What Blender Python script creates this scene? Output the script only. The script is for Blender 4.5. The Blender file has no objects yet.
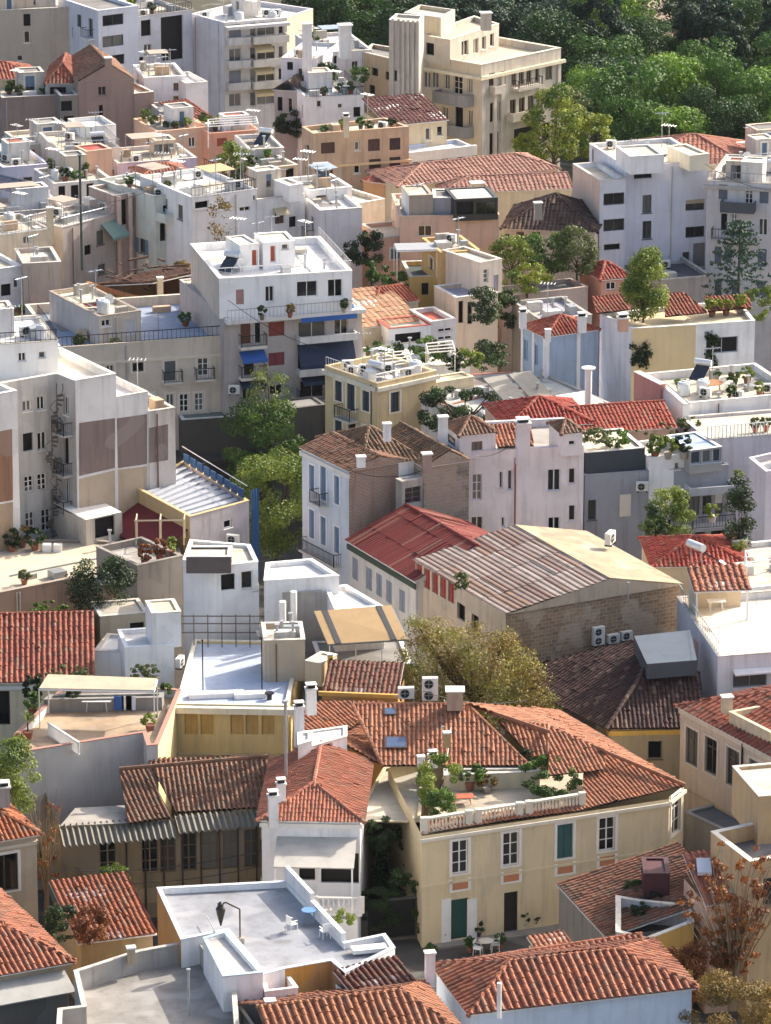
import bpy, math, random
import numpy as np
from mathutils import Vector as V
RAD = math.radians
rnd = random.Random(11)
SC = bpy.context.scene
COL = SC.collection
# ------------------------------------------------------------------ camera model
F, PIT, HC, CX, CY = 4600.0, RAD(17.5), 105.0, 385.5, 512.0
_fw = V((0, math.cos(PIT), -math.sin(PIT)))
_up = V((0, math.sin(PIT), math.cos(PIT)))
EYE = V((0, 0, HC))
def ray(px, py):
    return _fw * F + V((1, 0, 0)) * (px - CX) + _up * (CY - py)
def P(px, py, z):
    d = ray(px, py)
    return EYE + d * ((z - HC) / d.z)
def onplane(px, py, o, n):
    d = ray(px, py)
    return EYE + d * ((o - EYE).dot(n) / d.dot(n))
def proj(p):
    q = p - EYE
    w = q.dot(_fw)
    return CX + q.x * F / w, CY - q.dot(_up) * F / w
def ppm(p):
    return F / (p - EYE).dot(_fw)
# ------------------------------------------------------------------ materials
MATS = {}
def lin(c):
    if isinstance(c, str):
        c = [int(c[i:i + 2], 16) / 255 for i in (0, 2, 4)]
        return tuple(x / 12.92 if x < .04045 else ((x + .055) / 1.055) ** 2.4 for x in c)
    return tuple(c)
class NT:
    def __init__(s, name):
        s.m = bpy.data.materials.new(name); s.m.use_nodes = True
        s.t = s.m.node_tree; s.t.nodes.clear()
        s.out = s.n('ShaderNodeOutputMaterial'); s.b = s.n('ShaderNodeBsdfPrincipled')
        s.l(s.b.outputs[0], s.out.inputs[0])
    def n(s, typ, **kw):
        q = s.t.nodes.new(typ)
        for k, v in kw.items(): setattr(q, k, v)
        return q
    def l(s, a, b): s.t.links.new(a, b)
    def put(s, sock, v):
        if hasattr(v, 'links') or isinstance(v, bpy.types.NodeSocket): s.l(v, sock)
        elif isinstance(v, tuple) and len(v) == 3 and sock.type == 'RGBA': sock.default_value = (*v, 1)
        else: sock.default_value = v
    def mix(s, f, a, b, mode='MIX'):
        q = s.n('ShaderNodeMix', data_type='RGBA', blend_type=mode)
        s.put(q.inputs[0], f); s.put(q.inputs[6], a); s.put(q.inputs[7], b)
        return q.outputs[2]
    def math(s, op, a, b=0.0):
        q = s.n('ShaderNodeMath', operation=op); s.put(q.inputs[0], a); s.put(q.inputs[1], b)
        return q.outputs[0]
    def noise(s, vec, scale, detail=3, rough=.55):
        q = s.n('ShaderNodeTexNoise'); s.l(vec, q.inputs['Vector'])
        q.inputs['Scale'].default_value = scale; q.inputs['Detail'].default_value = detail; q.inputs['Roughness'].default_value = rough
        return q.outputs['Fac']
    def ramp(s, f, a, b):
        q = s.n('ShaderNodeMapRange'); s.put(q.inputs[0], f); q.inputs[1].default_value = a; q.inputs[2].default_value = b
        return q.outputs[0]
    def pos(s, scale=(1, 1, 1)):
        g = s.n('ShaderNodeNewGeometry'); q = s.n('ShaderNodeMapping'); q.inputs['Scale'].default_value = scale
        s.l(g.outputs['Position'], q.inputs[0]); return q.outputs[0]
    def bump(s, h, strength, dist=.02):
        q = s.n('ShaderNodeBump'); q.inputs['Strength'].default_value = strength; q.inputs['Distance'].default_value = dist
        s.l(h, q.inputs['Height']); s.l(q.outputs[0], s.b.inputs['Normal'])
    def set(s, **kw):
        for k, v in kw.items(): s.put(s.b.inputs[k.replace('_', ' ')], v)
        return s.m
def scl(c, k): return tuple(min(1, x * k) for x in c)
def mx(a, b, t): return tuple(x * (1 - t) + y * t for x, y in zip(a, b))
def wall(c, dirt=.4):
    """painted render with rain streaks, blotches and patched repairs"""
    dirt = min(1, dirt * 1.3); key = ('wall', c, dirt)
    if key in MATS: return MATS[key]
    c = lin(c); t = NT('stucco')
    blotch = t.ramp(t.noise(t.pos(), .45, 6, .65), .42, .7)
    streak = t.ramp(t.noise(t.pos((2.2, 2.2, .22)), 1.0, 4), .5, .75)
    fine = t.noise(t.pos(), 6, 3); rep = t.ramp(t.noise(t.pos((1, 1, 1.3)), .38, 2, .3), .595, .61); rust = t.math('MULTIPLY', t.ramp(t.noise(t.pos((3.5, 3.5, .16)), 1.0, 3), .62, .72), t.ramp(t.noise(t.pos(), .25, 2), .5, .6))
    dk = mx(scl(c, .55), (.16, .14, .12), .3)
    col = t.mix(t.math('MULTIPLY', blotch, dirt * 1.0), c, mx(scl(c, .72), (.3, .26, .22), .2))
    col = t.mix(t.math('MULTIPLY', streak, dirt * 1.1), col, dk)
    col = t.mix(t.math('MULTIPLY', t.ramp(fine, .3, .8), .18), col, scl(c, 1.12))
    col = t.mix(t.math('MULTIPLY', rep, dirt * .7), col, mx(scl(c, .82), (.42, .38, .34), .35)); col = t.mix(t.math('MULTIPLY', rust, dirt * 1.1), col, mx(c, (.16, .09, .05), .6))
    t.bump(t.noise(t.pos(), 9, 4), .25, .02)
    MATS[key] = t.set(Base_Color=col, Roughness=.88)
    return MATS[key]
def flatroof(c, dirt=.5):
    dirt = min(1, dirt * 1.35); key = ('flat', c, dirt)
    if key in MATS: return MATS[key]
    c = lin(c); t = NT('roof_screed')
    a = t.ramp(t.noise(t.pos(), .3, 6, .65), .4, .7)
    b = t.ramp(t.noise(t.pos(), 1.6, 5, .7), .5, .72)
    col = t.mix(t.math('MULTIPLY', a, dirt), c, scl(c, .6))
    col = t.mix(t.math('MULTIPLY', b, dirt * .8), col, mx(scl(c, .5), (.2, .17, .13), .35))
    pt = t.ramp(t.noise(t.pos(), .55, 2, .2), .56, .66); pl = t.ramp(t.noise(t.pos((.8, 1.4, 1)), .4, 3, .4), .6, .7)
    col = t.mix(t.math('MULTIPLY', pt, dirt * .55), col, mx(scl(c, 1.1), (.5, .48, .45), .4)); col = t.mix(t.math('MULTIPLY', pl, dirt * .9), col, mx(scl(c, .45), (.2, .18, .16), .4))
    t.bump(t.noise(t.pos(), 5, 4), .2, .02)
    MATS[key] = t.set(Base_Color=col, Roughness=.9)
    return MATS[key]
def tilemat(c1, c2, old=.3):
    """fired clay: each tile has its own tone (uv cell), lichen and soot in patches"""
    key = ('tile', c1, c2, old)
    if key in MATS: return MATS[key]
    a, b = lin(c1), lin(c2); t = NT('clay_tile')
    uv = t.n('ShaderNodeUVMap'); fl = t.n('ShaderNodeVectorMath', operation='FLOOR'); t.l(uv.outputs[0], fl.inputs[0])
    wn = t.n('ShaderNodeTexWhiteNoise', noise_dimensions='2D'); t.l(fl.outputs[0], wn.inputs['Vector'])
    col = t.mix(wn.outputs['Value'], a, b)
    big = t.ramp(t.noise(t.pos(), .35, 4), .4, .7)
    col = t.mix(t.math('MULTIPLY', big, .45), col, mx(a, b, .9))
    pale = t.math('GREATER_THAN', wn.outputs['Value'], .93)
    col = t.mix(t.math('MULTIPLY', pale, .3), col, (.42, .27, .17))
    li = t.ramp(t.noise(t.pos(), 1.3, 6, .7), .5, .68)
    col = t.mix(t.math('MULTIPLY', li, old), col, (.10, .085, .06))
    li2 = t.ramp(t.noise(t.pos((1, 1, 1)), 3.1, 4, .7), .6, .75)
    col = t.mix(t.math('MULTIPLY', li2, old * .8), col, (.38, .30, .2))
    t.bump(t.noise(t.pos(), 14, 3), .3, .015)
    MATS[key] = t.set(Base_Color=col, Roughness=.85)
    return MATS[key]
def paint(c, rough=.6, metal=0.0, dirt=.25, sc=1.5):
    key = ('paint', c, rough, metal, dirt, sc)
    if key in MATS: return MATS[key]
    c = lin(c); t = NT('paint')
    n = t.ramp(t.noise(t.pos(), sc, 5, .65), .45, .75)
    col = t.mix(t.math('MULTIPLY', n, dirt), c, scl(c, .5))
    MATS[key] = t.set(Base_Color=col, Roughness=rough, Metallic=metal)
    return MATS[key]
def stone(c1, c2, mortar, w=.5, h=.22, cover=0.0):
    key = ('stone', c1, c2, mortar, w, h, cover)
    if key in MATS: return MATS[key]
    t = NT('masonry'); uv = t.n('ShaderNodeUVMap')
    ns = t.n('ShaderNodeTexNoise'); t.l(uv.outputs[0], ns.inputs['Vector']); ns.inputs['Scale'].default_value = 1.7
    ad = t.n('ShaderNodeVectorMath', operation='MULTIPLY_ADD'); t.l(ns.outputs['Color'], ad.inputs[0]); ad.inputs[1].default_value = (.16, .16, 0); t.l(uv.outputs[0], ad.inputs[2])
    br = t.n('ShaderNodeTexBrick'); t.l(ad.outputs[0], br.inputs['Vector'])
    br.inputs['Scale'].default_value = 1; br.inputs['Brick Width'].default_value = w; br.inputs['Row Height'].default_value = h
    br.inputs['Mortar Size'].default_value = .028; br.inputs['Mortar Smooth'].default_value = .4; br.inputs['Bias'].default_value = 0
    br.inputs['Color1'].default_value = (*lin(c1), 1); br.inputs['Color2'].default_value = (*lin(c2), 1); br.inputs['Mortar'].default_value = (*lin(mortar), 1)
    n = t.noise(t.pos(), .8, 6, .7)
    col = t.mix(t.math('MULTIPLY', t.ramp(n, .4, .7), .5), br.outputs['Color'], scl(lin(mortar), .6))
    col = t.mix(t.math('MULTIPLY', t.ramp(t.noise(t.pos((2, 2, .3)), .9, 4), .5, .75), .5), col, scl(lin(c1), .45))
    if cover: col = t.mix(t.math('MULTIPLY', t.ramp(t.noise(t.pos(), .33, 4), .52, .56), cover), col, lin('b9a994'))
    t.bump(br.outputs['Fac'], .5, -.03)
    MATS[key] = t.set(Base_Color=col, Roughness=.92)
    return MATS[key]
def leafmat(c1, c2, c3=None):
    key = ('leaf', c1, c2, c3)
    if key in MATS: return MATS[key]
    t = NT('leaf'); g = t.n('ShaderNodeNewGeometry')
    col = t.mix(g.outputs['Random Per Island'], lin(c1), lin(c2))
    if c3:
        k = t.ramp(t.noise(t.pos(), .5, 2), .45, .6)
        col = t.mix(k, col, lin(c3))
    t.set(Base_Color=col, Roughness=.65)
    tr = t.n('ShaderNodeBsdfTranslucent'); t.l(col, tr.inputs[0])
    ms = t.n('ShaderNodeMixShader'); ms.inputs[0].default_value = .3
    t.l(t.b.outputs[0], ms.inputs[1]); t.l(tr.outputs[0], ms.inputs[2]); t.l(ms.outputs[0], t.out.inputs[0])
    MATS[key] = t.m
    return t.m
def glassmat(c='0b0e12', rough=.08):
    key = ('glass', c, rough)
    if key in MATS: return MATS[key]
    t = NT('window_glass')
    ob = t.n('ShaderNodeObjectInfo')
    k = t.math('MULTIPLY', t.ramp(ob.outputs['Random'], .45, .95), .6)
    col = t.mix(k, lin(c), lin('8d8a80'))  # some panes greyed at random to stand for curtains and reflections
    MATS[key] = t.set(Base_Color=col, Roughness=rough, Specular_IOR_Level=.6)
    return MATS[key]
GLASS = glassmat()
DARK = paint('15130f', .8)
WHITE = paint('e2ddd6', .55)
CREAM = paint('d8ccb4', .6)
BLUEGREY = paint('4a5560', .5)
GREY = paint('9a9a98', .55)
METAL = paint('8d8f90', .4, .6)
DKMETAL = paint('26262a', .5, .4)
GALV = paint('a9adb0', .45, .5, .4)
WOOD = paint('7a5a3a', .7, 0, .5)
DKWOOD = paint('3a2a1e', .7, 0, .5)
CONC = wall('a09a92', .6)
BARK = paint('4a3d30', .9, 0, .5)
# ------------------------------------------------------------------ mesh builder
class MB:
    def __init__(s): s.v = []; s.f = []; s.m = []; s.uv = []
    def face(s, pts, mi=0, uv=None):
        k = len(s.v); s.v += [tuple(p) for p in pts]; s.f.append(list(range(k, k + len(pts)))); s.m.append(mi)
        s.uv += uv if uv else [(0, 0)] * len(pts)
        return s
    def hexa(s, c, mi=0):
        for q in ((0, 1, 2, 3), (7, 6, 5, 4), (0, 4, 5, 1), (1, 5, 6, 2), (2, 6, 7, 3), (3, 7, 4, 0)): s.face([c[i] for i in q], mi)
        return s
    def box(s, x0, y0, z0, x1, y1, z1, mi=0):
        return s.hexa([(x0, y0, z0), (x0, y1, z0), (x1, y1, z0), (x1, y0, z0), (x0, y0, z1), (x0, y1, z1), (x1, y1, z1), (x1, y0, z1)], mi)
    def obox(s, c, hx, hy, h, ang=0, mi=0):
        ca, sa = math.cos(ang), math.sin(ang); c = V(c)
        q = [c + V((x * ca - y * sa, x * sa + y * ca, 0)) for x, y in ((-hx, -hy), (-hx, hy), (hx, hy), (hx, -hy))]
        return s.hexa(q + [p + V((0, 0, h)) for p in q], mi)
    def bar(s, p, q, r, mi=0, n=4, r2=None):
        p, q = V(p), V(q); d = q - p
        if d.length < 1e-6: return s
        d.normalize(); a = d.orthogonal().normalized() if abs(d.z) < .99 else V((1, 0, 0)); b = d.cross(a).normalized(); a = b.cross(d)
        r2 = r if r2 is None else r2
        A = [p + (a * math.cos(t) + b * math.sin(t)) * r for t in [2 * math.pi * (i + .5) / n for i in range(n)]]
        B = [q + (a * math.cos(t) + b * math.sin(t)) * r2 for t in [2 * math.pi * (i + .5) / n for i in range(n)]]
        for i in range(n): s.face([A[i], A[(i + 1) % n], B[(i + 1) % n], B[i]], mi)
        s.face(B, mi); s.face(A[::-1], mi)
        return s
    def path(s, pts, r, mi=0, n=5):
        for a, b in zip(pts, pts[1:]): s.bar(a, b, r, mi, n)
        return s
    def lathe(s, c, prof, n=10, mi=0):
        c = V(c)
        rings = [[c + V((r * math.cos(2 * math.pi * i / n), r * math.sin(2 * math.pi * i / n), z)) for i in range(n)] for r, z in prof]
        for A, B in zip(rings, rings[1:]):
            for i in range(n): s.face([A[i], A[(i + 1) % n], B[(i + 1) % n], B[i]], mi)
        s.face(rings[-1], mi); s.face(rings[0][::-1], mi)
        return s
    def prism(s, pts, z0, z1, mi=0, cap=True):
        n = len(pts)
        for i in range(n):
            a, b = pts[i], pts[(i + 1) % n]
            L = math.hypot(b[0] - a[0], b[1] - a[1])
            s.face([(a[0], a[1], z0), (b[0], b[1], z0), (b[0], b[1], z1), (a[0], a[1], z1)], mi, [(0, z0), (L, z0), (L, z1), (0, z1)])
        if cap: s.face([(p[0], p[1], z1) for p in pts], mi)
        return s
    def build(s, name, mats, parent=None, smooth=False):
        me = bpy.data.meshes.new(name); me.from_pydata(s.v, [], s.f)
        mats = mats if isinstance(mats, (list, tuple)) else [mats]
        for m in mats: me.materials.append(m)
        me.polygons.foreach_set('material_index', s.m)
        ul = me.uv_layers.new(name='UVMap'); ul.data.foreach_set('uv', [c for q in s.uv for c in q])
        if smooth: me.polygons.foreach_set('use_smooth', [True] * len(s.f))
        me.update()
        o = bpy.data.objects.new(name, me); COL.objects.link(o)
        if parent: o.parent = parent
        return o
def tag(o, label=None, cat=None, group=None, kind=None):
    if label: o['label'] = label
    if cat: o['category'] = cat
    if group: o['group'] = group
    if kind: o['kind'] = kind
    return o
def empty(name, loc, label=None, cat=None, group=None, rz=0):
    o = bpy.data.objects.new(name, None); COL.objects.link(o); o.location = loc; o.rotation_euler = (0, 0, rz)
    o.empty_display_size = .3
    return tag(o, label, cat, group)
def kids(o): return [c for c in SC.objects if c.parent == o]
def copy_tree(o, loc=None, rz=None, sc=None, label=None, group=None):
    r = o.copy(); COL.objects.link(r)
    for ch in o.children:
        c = ch.copy(); COL.objects.link(c); c.parent = r
        for g in ch.children:
            d = g.copy(); COL.objects.link(d); d.parent = c
    if loc is not None: r.location = loc
    if rz is not None: r.rotation_euler = (0, 0, rz)
    if sc is not None: r.scale = sc if isinstance(sc, (tuple, list)) else (sc, sc, sc)
    return tag(r, label, None, group)
# ------------------------------------------------------------------ clay tile surfaces (real rolls and courses)
def tiles(mb, pts, tw=.3, tl=.4, amp=.07, mi=0, n=6, jit=.012):
    """pts: planar convex polygon, first edge = eave"""
    pts = [V(p) for p in pts]
    e = (pts[1] - pts[0]).normalized(); nm = V((0, 0, 0))
    for i in range(len(pts)): nm += pts[i].cross(pts[(i + 1) % len(pts)])
    nm.normalize()
    if nm.z < 0: nm = -nm
    up = nm.cross(e).normalized()
    if up.z < 0: up = -up
    o = pts[0]; q = [((p - o).dot(e), (p - o).dot(up)) for p in pts]
    u0, u1 = min(a for a, b in q), max(a for a, b in q); v0, v1 = min(b for a, b in q), max(b for a, b in q)
    FR = ((0, .17, .2, .3, .5, .7, .8, .83) if n >= 6 else (0, .2, .5, .8))
    us = [u0 + 1e-4] + [x for x in (tw * (c + f_) for c in range(math.floor(u0 / tw), math.ceil(u1 / tw)) for f_ in FR) if u0 + 2e-4 < x < u1 - 2e-4] + [u1 - 1e-4]; nu = len(us) - 1
    ks = np.arange(math.floor(v0 / tl), math.ceil(v1 / tl) + 1)
    rows = []
    for k in ks: rows += [(k * tl + 1e-3, k, 0), ((k + 1) * tl - 1e-3, k, 1)]
    R_ = len(rows); base = len(mb.v); r_ = random.Random(int(abs(u1 * 977 + v1 * 131)) + 5)
    jt = {}
    for u in us:
        lo, hi = 1e9, -1e9
        for i in range(len(q)):
            (a, b), (c, d) = q[i], q[(i + 1) % len(q)]
            if (a - u) * (c - u) <= 0 and abs(c - a) > 1e-9:
                v = b + (d - b) * (u - a) / (c - a); lo = min(lo, v); hi = max(hi, v)
        if hi < lo: lo = hi = (v0 + v1) / 2
        ph = u / tw; col = math.floor(ph); t_ = (ph - col - .5) / .33; h = amp * 1.15 * math.sqrt(max(0.0, 1 - t_ * t_))
        for v, k, s_ in rows:
            vv = min(max(v, lo), hi)
            j = jt.get((col, int(k)))
            if j is None: j = jt[(col, int(k))] = (r_.uniform(-jit, jit) * 1.5 + (.07 if r_.random() < .025 else 0), r_.uniform(-.06, .06) * tw)
            fr = (vv - k * tl) / tl
            p = o + e * (u + (j[1] if u0 + .1 < u < u1 - .1 else 0)) + up * vv + nm * (h + j[0] + .035 * math.sin(u * .8 + v0) * math.sin(vv * 1.3 + u1) + (.022 * (1 - max(0, min(1, fr)))) + .01)
            mb.v.append(tuple(p))
    idx = 0
    for i in range(nu):
        col = (us[i] + us[i + 1]) / 2 / tw
        for r in range(R_ - 1):
            a = base + i * R_ + r; b = base + (i + 1) * R_ + r
            k = rows[r][1]
            mb.f.append([a, b, b + 1, a + 1]); mb.m.append(mi)
            c = (math.floor(col) + .5 + 1000, k + .5 + 500)
            mb.uv += [c, c, c, c]
    return mb
def ridgecap(mb, p, q, r=.13, mi=0):
    p, q = V(p), V(q); L = (q - p).length; n = max(1, int(L / .4)); d = (q - p) / n
    for i in range(n):
        a = p + d * i; b = p + d * (i + 1.03)
        k = len(mb.f); mb.bar(a, b, r * 1.08, mi, 7, r * .92)
        c = (3000.5 + i, 7.5 + int(p.x * 10) % 50)
        for f in range(k, len(mb.f)):
            pass
        nl = sum(len(f) for f in mb.f[k:]); mb.uv[-nl:] = [c] * nl
    return mb
# ------------------------------------------------------------------ buildings
def inset(pts, d):
    """offset a counter-clockwise polygon inwards"""
    n = len(pts); out = []
    for i in range(n):
        p0, p1, p2 = pts[i - 1], pts[i], pts[(i + 1) % n]
        e1 = (p1 - p0).normalized(); e2 = (p2 - p1).normalized()
        n1, n2 = V((-e1.y, e1.x, 0)), V((-e2.y, e2.x, 0))
        k = 1 + n1.dot(n2)
        out.append(p1 + (n1 + n2) * (d / max(k, .25)))
    return out
FI = {'F': 0, 'R': 1, 'K': 2, 'L': 3}
class Blk:
    """a prism on a polygon (local to root); rect ones come front-left, front-right, back-right, back-left"""
    def __init__(s, root, pts, z0, z1, name=None, ov=0):
        s.root, s.z0, s.z1, s.name = root, z0, z1, name
        s.eave = [V((p.x, p.y, 0)) for p in pts]
        s.pts = inset(s.eave, ov) if ov else s.eave
        s.o = V(root.location); s.o.z = 0
        s.open = {}; s.segmat = {}; s.rz = z1
        s.sur = None
    # frame of side k: origin, along, inward
    def side(s, k):
        k = FI.get(k, k); a = s.pts[k]; b = s.pts[(k + 1) % len(s.pts)]; e = (b - a); L = e.length; e = e / L
        return a, e, V((-e.y, e.x, 0)), L
    def fm(s, k):
        a, e, n, L = s.side(k)
        return lambda u, t, z: a + e * u + n * t + V((0, 0, z))
    def hit(s, k, px, py, t=0):
        a, e, n, L = s.side(k)
        w = onplane(px, py, a + s.o + n * t, n) - s.o
        return (w - a).dot(e), w.z
    def pl(s, px, py, z): return P(px, py, z) - s.o
    def win(s, k, items, col='e6e2dc', sur=None, shut='2f4a44', glass=None, rec=.16):
        a, e, n, L = s.side(k); kk = FI.get(k, k)
        for it in items:
            x, y, w, h = it[:4]; ty = it[4] if len(it) > 4 else 't'
            sh = it[5] if len(it) > 5 else shut
            u0 = s.hit(k, x - w / 2, y)[0]; u1 = s.hit(k, x + w / 2, y)[0]
            uc = (u0 + u1) / 2; z1 = s.hit(k, x, y - h / 2)[1]; z0 = s.hit(k, x, y + h / 2)[1]
            u0, u1 = min(u0, u1), max(u0, u1); u0 = max(u0, .08); u1 = min(u1, L - .08)
            z0 = max(z0, s.z0 + .05); z1 = min(z1, s.z1 - .08)
            if u1 - u0 < .25 or z1 - z0 < .3: continue
            s.open.setdefault(kk, []).append((u0, u1, z0, z1))
            s._window(k, u0, u1, z0, z1, ty, col, sur, sh, glass, rec)
    def autowin(s, k, seed, prob=.6, floors=3, sty=2.9, w=.85, h=1.25, gap=2.3, top=1.0, cols=('d8d4cc', '6a5a4c', '8a8a8c')):
        kk = FI.get(k, k)
        if kk >= len(s.pts): return
        r = random.Random(seed * 31 + kk); L = s.side(k)[3]; n = int((L - .5) / gap)
        if n < 1: return
        col = r.choice(cols); sh = r.choice(('5a4438', '6e7278', '3c5048', '8a8478', '6a7f96')); o_ = (L - n * gap) / 2 + gap / 2
        for fl in range(floors):
            zt = s.z1 - top - fl * sty
            if zt - h < s.z0 + .2: break
            for i in range(n):
                if r.random() > prob: continue
                tall = r.random() < .25; hh = h * (1.5 if tall else r.choice((1, 1, .7))); ww = w * r.choice((1, 1, 1.25, .7)); u = o_ + i * gap + r.uniform(-.25, .25)
                u0, u1, z1, z0 = u - ww / 2, u + ww / 2, zt, zt - hh
                if u0 < .2 or u1 > L - .2 or z0 < s.z0 + .1: continue
                if any(u0 < q[1] + .25 and u1 > q[0] - .25 and z0 < q[3] + .2 and z1 > q[2] - .2 for q in s.open.get(kk, [])): continue
                s.open.setdefault(kk, []).append((u0, u1, z0, z1)); s._window(k, u0, u1, z0, z1, r.choice(('t', 't', 's', 'h', 'n', 'o', 'g' if tall else 't')), col, 'd8d2c8' if r.random() < .2 else None, sh, None, .16)
                f = s.fm(k); q = r.random()
                if tall and q < .6:
                    m = MB(); a = u0 - .35; b = u1 + .35; zz = z0 - .02
                    m.hexa([f(a, -.75, zz - .14), f(a, -.005, zz - .14), f(b, -.005, zz - .14), f(b, -.75, zz - .14), f(a, -.75, zz), f(a, -.005, zz), f(b, -.005, zz), f(b, -.75, zz)])
                    bo = m.build('balcony', COPS[i % 4], s.root); m = MB(); ps = [f(a, -.02, zz + .9), f(a, -.72, zz + .9), f(b, -.72, zz + .9), f(b, -.02, zz + .9)]; m.path(ps, .03)
                    for e_ in range(9): c_ = ps[1].lerp(ps[2], e_ / 8); m.bar(c_, c_ - V((0, 0, .9)), .018)
                    m.build('railing', DKMETAL, bo)
                elif q < .14:
                    m = MB(); zz = z1 + .1; qq = [f(u0 - .2, -.01, zz), f(u1 + .2, -.01, zz), f(u1 + .2, -.8, zz - .45), f(u0 - .2, -.8, zz - .45)]; m.hexa(qq + [p + V((0, 0, .03)) for p in qq]); m.build('awning', paint(r.choice(('8a9a8c', 'b8a888', '5a6f8c', 'c9c2b4', '96584a')), .8, 0, .3), s.root)
    def winrow(s, k, x0, y0, x1, y1, n, w, h, ty='t', **kw):
        s.win(k, [(x0 + (x1 - x0) * i / max(1, n - 1), y0 + (y1 - y0) * i / max(1, n - 1), w, h, ty) for i in range(n)], **kw)
    def _window(s, k, u0, u1, z0, z1, ty, col, sur, sh, glass, r):
        f = s.fm(k); mb = MB()
        def bx(m, a, b, c, d, t0, t1, mi=0):
            m.hexa([f(a, t0, c), f(a, t1, c), f(b, t1, c), f(b, t0, c), f(a, t0, d), f(a, t1, d), f(b, t1, d), f(b, t0, d)], mi)
        fw = .07; H = z1 - z0; W = u1 - u0; e = .003
        fmat = paint(col, .55)
        door = ty in 'D'
        if ty in 'tgno hwvD'.replace(' ', ''):
            bx(mb, u0 + e, u0 + fw, z0 + e, z1 - e, r - .05, r + .03); bx(mb, u1 - fw, u1 - e, z0 + e, z1 - e, r - .05, r + .03)
            bx(mb, u0 + fw, u1 - fw, z1 - fw, z1 - e, r - .05, r + .03); bx(mb, u0 + fw, u1 - fw, z0 + e, z0 + fw, r - .05, r + .03)
            if ty in 'tgohv' and W > .5: bx(mb, (u0 + u1) / 2 - .04, (u0 + u1) / 2 + .04, z0 + fw, z1 - fw, r - .045, r + .02)
            if ty in 'g':
                for q in (.33, .66): bx(mb, u0 + fw, u1 - fw, z0 + H * q - .025, z0 + H * q + .025, r - .035, r + .01)
            if ty == 'v': bx(mb, u0 + fw, u1 - fw, z0 + H * .72 - .035, z0 + H * .72 + .035, r - .04, r + .015)
            if ty == 'w':
                nn = max(2, int(W / 1.0))
                for q in range(1, nn): bx(mb, u0 + W * q / nn - .03, u0 + W * q / nn + .03, z0 + fw, z1 - fw, r - .04, r + .015)
            if ty in 'tno' and z0 > .5 + s.z0 and H < 1.9: bx(mb, u0 - .08, u1 + .08, z0 - .07, z0 - e, -.07, r - .06)
        if ty in 's':
            n = max(3, int(H / .12)); h2 = H / n
            bx(mb, u0 + e, u1 - e, z0 + e, z1 - e, r - .02, r + .02)
            for q in range(n):
                a, b = z0 + q * h2, z0 + (q + .8) * h2
                mb.face([f(u0 + .05, r - .075, a), f(u1 - .05, r - .075, a), f(u1 - .05, r - .025, b), f(u0 + .05, r - .025, b)])
            bx(mb, (u0 + u1) / 2 - .03, (u0 + u1) / 2 + .03, z0 + e, z1 - e, r - .09, r - .02)
            ob = mb.build('shutter', paint(sh, .6), s.root)
        elif ty == 'k':
            mb.face([f(u0, r * 2.5, z0), f(u1, r * 2.5, z0), f(u1, r * 2.5, z1), f(u0, r * 2.5, z1)])
            for a, b in (((u0, z0), (u0, z1)), ((u1, z0), (u1, z1)), ((u0, z1), (u1, z1)), ((u0, z0), (u1, z0))):
                mb.face([f(a[0], r, a[1]), f(b[0], r, b[1]), f(b[0], r * 2.5, b[1]), f(a[0], r * 2.5, a[1])])
            ob = mb.build('opening', DARK, s.root)  # recess painted near black to stand for an unlit interior
        else:
            ob = mb.build('door' if door else 'window', fmat, s.root)
            g = MB(); g.face([f(u0, r, z0), f(u1, r, z0), f(u1, r, z1), f(u0, r, z1)])
            g.build('panel' if door else 'pane', paint(sh, .5) if door else (glass or GLASS), ob)
            if ty == 'h':
                m2 = MB(); n = 7; hh = H * rnd.uniform(.35, .7); d = hh / n
                for q in range(n): bx(m2, u0 + .02, u1 - .02, z1 - (q + 1) * d, z1 - (q + .12) * d, r - .1, r - .052)
                m2.build('roller_blind', paint(sh, .6), ob)
            if ty == 'o':
                for a, b in ((u0 - W * .5, u0 - .01), (u1 + .01, u1 + W * .5)):
                    m2 = MB(); bx(m2, a, b, z0, z1, -.07, -.025)
                    n = max(3, int(H / .14)); h2 = (H - .1) / n
                    for q in range(n): m2.face([f(a + .05, -.1, z0 + .05 + q * h2), f(b - .05, -.1, z0 + .05 + q * h2), f(b - .05, -.072, z0 + .05 + (q + .8) * h2), f(a + .05, -.072, z0 + .05 + (q + .8) * h2)])
                    m2.build('shutter', paint(sh, .6), ob)
        if sur:
            m2 = MB(); w = .17
            bx(m2, u0 - w, u0, z0 - w * .6, z1 + w, -.04, .02); bx(m2, u1, u1 + w, z0 - w * .6, z1 + w, -.04, .02)
            bx(m2, u0, u1, z1, z1 + w, -.041, .02); bx(m2, u0, u1, z0 - w * .6, z0, -.041, .02)
            m2.build('surround', paint(sur, .6), ob)
        return ob
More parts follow.
